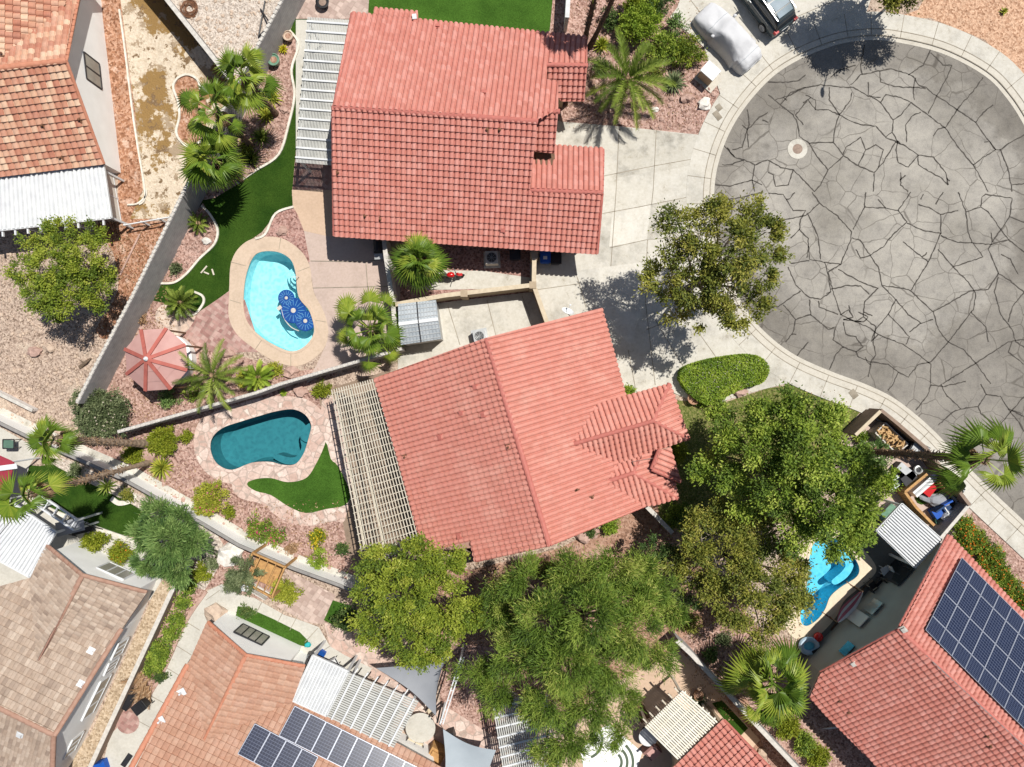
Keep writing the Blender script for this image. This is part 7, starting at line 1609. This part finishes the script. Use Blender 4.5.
def chair(lb, px, py, rz, mat, grp, nm='patio_chair'):
    x, y = G2(px, py); r = root(nm, lb, 'chair', (x, y, 0), grp); R = Matrix.Rotation(rz, 3, 'Z'); o = Vector((x, y, 0))
    mb = MB(); mb.box(o + Vector((0, 0, .44)), (.5, .5, .05), rz); mb.build('seat', mat, r)
    mb = MB(); mb.beam(o + R @ Vector((0, .24, .46)), o + R @ Vector((0, .34, .95)), .5, .05, up=R @ Vector((1, 0, 0))) if False else mb.box(o + R @ Vector((0, .28, .7)), (.5, .05, .5), rz); mb.build('backrest', mat, r)
    for sx in (-1, 1):
        for sy in (-1, 1): mb = MB(); q = o + R @ Vector((.22 * sx, .22 * sy, 0)); mb.tube([q, q + Vector((0, 0, .43))], .02, 5); mb.build('leg', MATS['dark_metal'], r)
        mb = MB(); mb.beam(o + R @ Vector((.27 * sx, -.2, .63)), o + R @ Vector((.27 * sx, .25, .65)), .05, .04); mb.build('armrest', MATS['dark_metal'], r)
round_table('large round grey beige table right of the white slatted cover', 422, 722, .92, MATS['grey_path'])
pc = 'chairs around the beige patio table'
for lb, x, y, rz in (('beige chair at the lower left of the round beige table', 411, 738, 2.4), ('beige chair directly below the round beige table', 420, 743, 3.0), ('beige chair at the upper right of the round beige table', 432, 707, -.7)): chair(lb, x, y, rz, MATS['cap_tan'], pc)
box_thing('covered_grill', 'angular orange brown cover over a barbecue at the bottom', 'barbecue cover', 435, 753, (.95, 1.5, .95), -.5, 'wood', parts=(('cover_top', (0, 0, 1.0), (.7, 1.2, .1), 'wood'),))
box_thing('storage_box', 'dark box on the slab next to the orange brown cover', 'box', 415, 754, (.9, .8, .5), -.4, 'dark_metal', parts=(('lid', (0, 0, .52), (.95, .85, .05), 'sail_grey'),))
box_thing('speaker_box', 'small black box beside the blue sail corner', 'box', 452, 731, (.4, .5, .8), .3, 'black', parts=(('lid', (0, 0, .82), (.44, .54, .04), 'dark_metal'),))
box_thing('blue_bin', 'blue crate on the path corner beside the solid white cover', 'crate', 322, 654, (.35, .6, .35), -.6, 'plain_blue', parts=(('rim', (0, 0, .36), (.4, .66, .03), 'mat_blue'),))
mb = MB(); mb.blob(P(308, 645, .15), (.2, .16, .15), 2, .2); solo(mb.build('garden_toy', plain('turquoise', (.03, .4, .42), (.02, .3, .33), 2)), 'turquoise toy at the tip of the green lawn strip', 'toy')
chair('white folding chair with black seat left of the slatted cover top', 336, 660, .5, MATS['white_paint'], None, 'folding_chair')
# rug with curving dark bands, round table, lounger bottom centre
rg = root('outdoor_rug', 'white rug with curving dark and tan bands under the feathery tree', 'rug', P(620, 755, .0)); bm_ = [(596, 730), (610, 724), (642, 752), (630, 790), (590, 800), (580, 750)]
o = sheet('rug_cloth', bm_, 5, MATS['stucco_white'], kind=None, parent=rg)
for k, (cx_, cy_, rr) in enumerate(((612, 762, 22), (612, 762, 16), (612, 762, 10), (585, 740, 18), (640, 795, 26), (640, 795, 34))):
    mb = MB(); n = 20; V = []; F = []
    for i in range(n + 1):
        a = math.radians(-70 + 120 * i / n); w2_ = 1.4
        for q in (rr - w2_, rr + w2_): X, Y = G2(cx_ + math.cos(a) * q * .95, cy_ - math.sin(a) * q); V.append((X, Y, .036))
    for i in range(n): F.append((2 * i, 2 * i + 1, 2 * i + 3, 2 * i + 2))
    mb.add(V, F); mb.build('band', MATS['leaf_band'] if 'leaf_band' in MATS else plain('leaf_band', (.1, .13, .09), (.07, .09, .06), 2), rg)
round_table('round white table half shaded beside the cream striped cover', 646, 731, .58, MATS['white_paint'])
box_thing('lounge_chair', 'brown cushioned lounge chair near the round white table', 'armchair', 651, 748, (.9, .9, .4), .6, 'bark_', parts=(('cushion', (.0, -.05, .45), (.7, .7, .12), 'cushion_brown'), ('backrest', (0, .42, .6), (.9, .16, .5), 'cushion_brown'))) if 'bark_' in MATS else None
plain('cushion_brown', (.24, .13, .11), (.18, .09, .08), 3)
box_thing('lounge_chair', 'brown cushioned lounge chair near the round white table', 'armchair', 651, 748, (.9, .9, .35), .7, 'cushion_brown', parts=(('cushion', (.0, -.05, .42), (.7, .7, .12), 'canvas_red'), ('backrest', (0, .42, .55), (.9, .16, .5), 'cushion_brown')))
# tan pot on the patio near the wall
pot('clay pot with dry twigs on the tan patio by the shaded wall', 697, 693, .3, .4, MATS['terracotta'])
mb = MB(); mb.beam(P(636, 706, .8), P(643, 722, .1), .3, .06); mb.beam(P(640, 703, .8), P(648, 718, .1), .3, .06); solo(mb.build('wooden_boards', MATS['wood_dark']), 'two brown boards leaning in the shade by the cream cover', 'boards')
# ---- right yard
plain('stripe_pink', (.5, .16, .2), (.42, .12, .15), 3)
hm = root('hammock', 'red and white striped hammock curving along the cream pool deck', 'hammock', P(848, 604, 0))
HP = [P(x, y, z) for (x, y), z in zip(cr([(862, 591), (853, 602), (843, 613), (837, 622)], False, 4), [1.0, .85, .7, .6, .52, .48, .46, .46, .48, .52, .6, .8, 1.0])]
for k in range(4):
    o1 = -.18 + .36 * k / 4; o2 = -.18 + .36 * (k + 1) / 4; mb = MB(); V = []; F = []
    for i, p_ in enumerate(HP):
        w_ = math.sin(math.pi * (i + .3) / (len(HP) - .4)) ; d_ = Vector((.75, -.65, 0)); V += [p_ + d_ * o1 * 2 * w_ + Vector((0, 0, .25 * abs(o1) * 2)), p_ + d_ * o2 * 2 * w_ + Vector((0, 0, .25 * abs(o2) * 2))]
    for i in range(len(HP) - 1): F.append((2 * i, 2 * i + 1, 2 * i + 3, 2 * i + 2))
    mb.add(V, F); mb.build('cloth_stripe', MATS['stripe_pink'] if k % 2 == 0 else MATS['white_paint'], hm)
for e in (HP[0], HP[-1]): mb = MB(); mb.tube([Vector((e.x, e.y, 0)), e + Vector((0, 0, .1))], .04, 6); mb.tube([Vector((e.x - .5, e.y + .3, .04)), Vector((e.x + .5, e.y - .4, .04))], .04, 6); mb.build('stand', MATS['wood_dark'], hm)
mb = MB(); mb.beam(P(866, 585, .04), P(831, 630, .04), .08, .08); mb.build('stand_rail', MATS['wood_dark'], hm)
mb = MB(); mb.blob(P(818.5, 637, .25), (.28, .28, .25), 3, .02); solo(mb.build('beach_ball', MATS['red_plastic'], smooth=True), 'red ball on the pool deck corner', 'ball')
c = P(808, 645, .1); fl_ = root('pool_float', 'blue and white inflatable ring beside the deck', 'pool float', c); V = [(c.x + math.cos(a) * .5, c.y + math.sin(a) * .42, .25) for a in [k * math.pi / 12 for k in range(25)]]
mb = MB(); mb.tube(V, .16, 8); mb.build('ring', plain('pale_blue', (.25, .45, .62), (.55, .6, .66), 2.5), fl_); mb = MB(); mb.lathe((c.x, c.y, .1), [(.4, 0), (.38, .05), (.05, .06)], 16); mb.build('floor', MATS['plaster_blue'], fl_)
mb = MB(); mb.blob(P(828, 646, .15), (.6, .22, .16), 2, .25); mb.blob(P(831, 648, .12), (.4, .3, .12), 2, .3, seed=4); solo(mb.build('blue_tarp', plain('navy', (.015, .05, .13), (.01, .03, .09), 3)), 'crumpled dark blue tarp on the grey slab', 'tarp')
box_thing('black_crate', 'black open crate between the red ball and the bushy palm', 'crate', 816, 651, (.6, .6, .4), .5, 'black', parts=(('rim', (0, 0, .41), (.66, .66, .03), 'dark_metal'),))
chair('black chair in the dark strip between deck and grey gable', 876, 582, -.8, MATS['black'], 'chairs by the blue pool'); chair('dark chair by the deck edge, the one nearer the striped hammock', 868, 583, 2.2, MATS['dark_metal'], 'chairs by the blue pool')
sd = root('side_chair', 'white plastic chair tipped against the grey wall near the pool', 'chair', P(884, 571, 0))
x, y = G2(882, 569); mb = MB(); mb.box((x, y, .42), (.5, .5, .04), .5); mb.build('seat', MATS['white_paint'], sd); mb = MB(); mb.box((x + .2, y + .15, .7), (.06, .5, .5), .5); mb.build('backrest', MATS['white_paint'], sd)
for dx, dy in ((-.2, -.2), (.2, -.2), (.2, .2), (-.2, .2)): mb = MB(); mb.tube([(x + dx, y + dy, 0), (x + dx, y + dy, .42)], .025, 5); mb.build('leg', MATS['white_paint'], sd)
box_thing('patio_storage', 'green topped storage box under the edge of the corrugated roof', 'storage box', 885, 513, (1.1, .9, .6), .8, 'sail_grey', parts=(('lid', (0, 0, .63), (1.15, .95, .06), 'green_glaze'),))
# house windows and doors on the grey gable (parts of that house)
H6_ = h6
def on_wall(nm, t0, t1, z0, z1, mat, off):
    a, b_ = Vector((*gpx2(t0), 0)), Vector((*gpx2(t1), 0)); n_ = Vector((-.8, .6, 0)); mb = MB(); mb.beam(a + n_ * off + Vector((0, 0, (z0 + z1) / 2)), b_ + n_ * off + Vector((0, 0, (z0 + z1) / 2)), .05, z1 - z0); return mb.build(nm, MATS[mat], H6_)
EA_, EB_ = G2(*gpx(946, 545, 2.7)), G2(*gpx(824, 676, 2.7))
def gpx2(t): return (EA_[0] + (EB_[0] - EA_[0]) * t, EA_[1] + (EB_[1] - EA_[1]) * t)
on_wall('window', .47, .56, 1.2, 2.2, 'glass_grey', .06); w_ = on_wall('patio_door', .58, .66, .1, 2.1, 'stucco', .06); on_wall('patio_door', .2, .34, .1, 2.1, 'glass_dark', .06); on_wall('window', .76, .84, 2.2, 3.0, 'glass_dark', .05)
# ---- firewood crate and junk yard
q = [G2(878, 422), G2(900, 443), G2(889, 452), G2(868, 432)]; fc = root('firewood_crate', 'pale open crate heaped with split firewood by the curved wall', 'firewood crate', (*G2(887, 438), 0))
for a, b_ in zip(q, q[1:] + q[:1]): mb = MB(); mb.beam((a[0], a[1], .45), (b_[0], b_[1], .45), .07, .9); mb.build('side_panel', MATS['cap_pale'], fc)
for k in range(80):
    u, v = random.random(), random.random(); a = Vector((*q[0], 0)).lerp(Vector((*q[1], 0)), u); b_ = Vector((*q[3], 0)).lerp(Vector((*q[2], 0)), u); p_ = a.lerp(b_, .15 + .7 * v); z_ = .6 + random.random() * .4; an = random.uniform(0, 3.14); d_ = Vector((math.cos(an), math.sin(an), random.uniform(-.3, .3))) * .17
    p_.z = z_; mb = MB(); mb.tube([p_ - d_, p_ + d_], .06, 5); lg_ = mb.build('log', MATS['log_wood'] if 'log_wood' in MATS else plain('log_wood', (.55, .36, .17), (.4, .24, .1), 6), fc)
ej = root('timber_edging', 'timber edged frame around the junk, open towards the house', 'frame', P(912, 495, 0))
for a, b_ in (((923, 473), (901, 491)), ((901, 491), (912, 506)), ((912, 506), (930, 524))): mb = MB(); mb.beam(P(*a, .5), P(*b_, .5), .16, .9); mb.build('board', MATS['wood'], ej)
JK = [('cooler_box', 'red cooler box among the junk', 'cool box', 924, 487, (0.85, 0.61, 0.55), .9, 'red_plastic', (('lid', (0.00, 0.00, 0.57), (0.90, 0.66, 0.07), 'red_plastic'),)),
 ('white_shelf', 'long white shelf board propped over the timber frame', 'shelf', 921, 483, (1.95, 0.43, 0.61), .72, 'white_paint', (('shelf_edge', (0.00, 0.00, 0.63), (1.95, 0.10, 0.05), 'grey_metal'),)),
 ('plywood_sheet', 'orange plywood panel leaning inside the dark wall', 'panel', 939, 484, (1.10, 0.55, 0.98), -.8, 'wood', (('batten', (0.00, 0.00, 1.00), (1.10, 0.06, 0.05), 'wood_dark'),)),
 ('tool_chest', 'dark tool chest just outside the timber frame', 'chest', 901, 470, (1.22, 0.43, 0.61), -.7, 'dark_metal', (('lid', (0.00, 0.00, 0.63), (1.24, 0.46, 0.06), 'grey_metal'),)),
 ('storage_crate', 'black storage crate below the dark tool chest', 'crate', 904, 478, (0.85, 0.67, 0.61), .6, 'black', (('lid', (0.00, 0.00, 0.63), (0.92, 0.73, 0.06), 'dark_metal'),)),
 ('grey_box', 'flat grey box left of the black crate', 'box', 892, 482, (0.79, 0.55, 0.30), .7, 'sail_grey', (('lid', (0.00, 0.00, 0.33), (0.85, 0.61, 0.05), 'zinc'),)),
 ('engine_part', 'grey machine with fins in the middle of the junk', 'machine', 949, 490, (0.85, 0.61, 0.73), .7, 'grey_metal', (('fins', (0.00, 0.00, 0.79), (0.61, 0.49, 0.12), 'dark_metal'), ('handle', (0.49, 0.00, 0.61), (0.12, 0.61, 0.07), 'black'))),
 ('folded_chair', 'blue seat with white frame on the junk heap', 'chair', 934, 511, (0.67, 0.61, 0.49), .6, 'plain_blue', (('backrest', (0.00, 0.37, 0.73), (0.67, 0.10, 0.61), 'navy'), ('armrest', (0.37, 0.00, 0.73), (0.06, 0.67, 0.06), 'white_paint'))),
 ('blue_chair', 'second blue seat, nearer the machine, on the junk heap', 'chair', 941, 505, (0.61, 0.55, 0.55), .5, 'navy', (('backrest', (0.00, 0.33, 0.73), (0.61, 0.10, 0.55), 'plain_blue'),)),
 ('white_tray', 'white topped tray near the wall corner', 'tray', 960, 505, (0.85, 0.43, 0.43), .75, 'grey_metal', (('tray_top', (0.00, 0.00, 0.45), (0.55, 0.15, 0.05), 'white_paint'),)),
 ('grey_tank', 'dark grey tank tucked inside the curved wall', 'tank', 909, 448, (1.10, 0.85, 1.10), -.5, 'dark_metal', (('lid', (0.00, 0.00, 1.13), (0.98, 0.73, 0.07), 'grey_metal'),)),
 ('black_toolbox', 'black toolbox in the shade of the curved wall', 'toolbox', 937, 478, (0.73, 0.61, 0.61), .3, 'black', (('handle', (0.00, 0.00, 0.67), (0.49, 0.06, 0.06), 'red_plastic'),)),
 ('black_case', 'black case below the grey machine', 'case', 946, 498, (0.73, 0.55, 0.55), 1.0, 'black', (('clasp', (0.00, 0.24, 0.57), (0.15, 0.07, 0.04), 'alloy'),)),
 ('generator', 'small silver generator at the wall side of the junk', 'generator', 954, 497, (0.67, 0.49, 0.61), .7, 'zinc', (('handle', (0.00, 0.00, 0.67), (0.61, 0.06, 0.06), 'black'), ('motor', (0.00, 0.00, 0.61), (0.30, 0.30, 0.15), 'dark_metal')))]
for nm, lb, cat, px, py, d_, rz, m_, parts in JK: box_thing(nm, lb, cat, px, py, d_, rz, m_, parts=parts)
mb = MB(); mb.blob(P(938, 499, .35), (.9, .45, .25), 3, .3, seed=9); solo(mb.build('grey_tarp', MATS['sail_grey']), 'crumpled grey tarp in the middle of the junk', 'tarp')
mb = MB(); mb.blob(P(930, 496, .08), (.8, .45, .08), 3, .3, seed=5); solo(mb.build('turf_offcut', MATS['turf_bright']), 'folded offcut of green artificial turf in the junk', 'turf offcut')
mb = MB(); mb.blob(P(948, 516, .45), (.4, .36, .35), 2, .35, seed=7); solo(mb.build('plastic_sack', MATS['white_paint']), 'white plastic sack near the wall corner', 'sack')
for i, (px, py, r_, lb) in enumerate(((936, 519, .3, 'dark green tub nearest the timber frame'), (943, 517, .28, 'dark green tub between the other two'), (940, 522, .22, 'smallest dark green tub, lowest of the three'))):
    x, y = G2(px, py); r = root('garden_tub', lb, 'tub', (x, y, 0), 'green tubs in the junk yard'); mb = MB(); mb.lathe((x, y, 0), [(r_ * .8, 0), (r_, .45), (r_ * 1.08, .47), (r_ * .9, .45), (r_ * .7, .12)], 16); mb.build('tub', plain('dark_green', (.03, .09, .06), (.02, .06, .045), 3), r); mb = MB(); mb.tube([(x - r_, y, .45), (x, y, .62), (x + r_, y, .45)], .015, 5); mb.build('handle', MATS['dark_metal'], r)
for px, py, lb in ((935, 480, 'red rimmed tyre among the black boxes'), (914, 469, 'round grey bucket at the corner of the timber frame')):
    x, y = G2(px, py); r = root('old_tyre' if 'tyre' in lb else 'bucket', lb, 'tyre' if 'tyre' in lb else 'bucket', (x, y, .3)); mb = MB(); mb.tube([(x + math.cos(a) * .22, y + math.sin(a) * .22, .45) for a in [k * math.pi / 10 for k in range(21)]], .08, 8); mb.build('ring', MATS['rust'] if 'tyre' in lb else MATS['grey_metal'], r); mb = MB(); mb.lathe((x, y, .3), [(.2, 0), (.18, .12), (.05, .13)], 14); mb.build('centre', MATS['dark_metal'], r)
# wheelbarrow-like white lines under the lower right eave
x, y = G2(822, 724); wl = root('step_ladder', 'white step ladder in the shade of the lower right eave', 'ladder', (x, y, 0))
for dx in (0, .45): mb = MB(); mb.tube([(x + dx, y - .3, 0), (x + dx + .1, y + .4, 1.2)], .025, 5); mb.build('rail', MATS['white_paint'], wl)
for k in range(3): mb = MB(); t = (k + 1) / 4; mb.beam((x + .1 * t, y - .3 + .7 * t, 1.2 * t), (x + .45 + .1 * t, y - .3 + .7 * t, 1.2 * t), .08, .03); mb.build('rung', MATS['white_paint'], wl)
# ================================================================== light, sky, camera
w = bpy.data.worlds.new('World'); sc.world = w; w.use_nodes = True
nt = w.node_tree; bg = nt.nodes['Background']; sky = nt.nodes.new('ShaderNodeTexSky'); sky.sky_type = 'NISHITA'; sky.sun_disc = False
EL = math.radians(64); AZ = math.atan2(.77, .64)      # sun stands to the upper right of the picture
sky.sun_elevation = EL; sky.sun_rotation = AZ; nt.links.new(sky.outputs[0], bg.inputs[0]); bg.inputs[1].default_value = .064
L = bpy.data.lights.new('sun', 'SUN'); L.energy = 5.0; L.angle = math.radians(.5); L.color = (1, .965, .9)
so = bpy.data.objects.new('sun', L); COL.objects.link(so)
d = Vector((math.cos(EL) * math.sin(AZ), math.cos(EL) * math.cos(AZ), math.sin(EL)))
so.rotation_euler = d.to_track_quat('Z', 'Y').to_euler(); so.location = d * 60
cam = bpy.data.cameras.new('camera'); co_ = bpy.data.objects.new('camera', cam); COL.objects.link(co_)
co_.location = (0, 0, H); co_.rotation_euler = (0, 0, 0); cam.sensor_fit = 'HORIZONTAL'; cam.sensor_width = 36
cam.lens = 36 * H / (1024 / S); cam.clip_end = 2000; cam.clip_start = .5
sc.camera = co_
sc.view_settings.view_transform = 'Standard'; sc.view_settings.look = 'None'; sc.view_settings.exposure = .13; sc.view_settings.gamma = 1
sc.view_settings.use_curve_mapping = False
sc.render.resolution_x = 1024; sc.render.resolution_y = 767
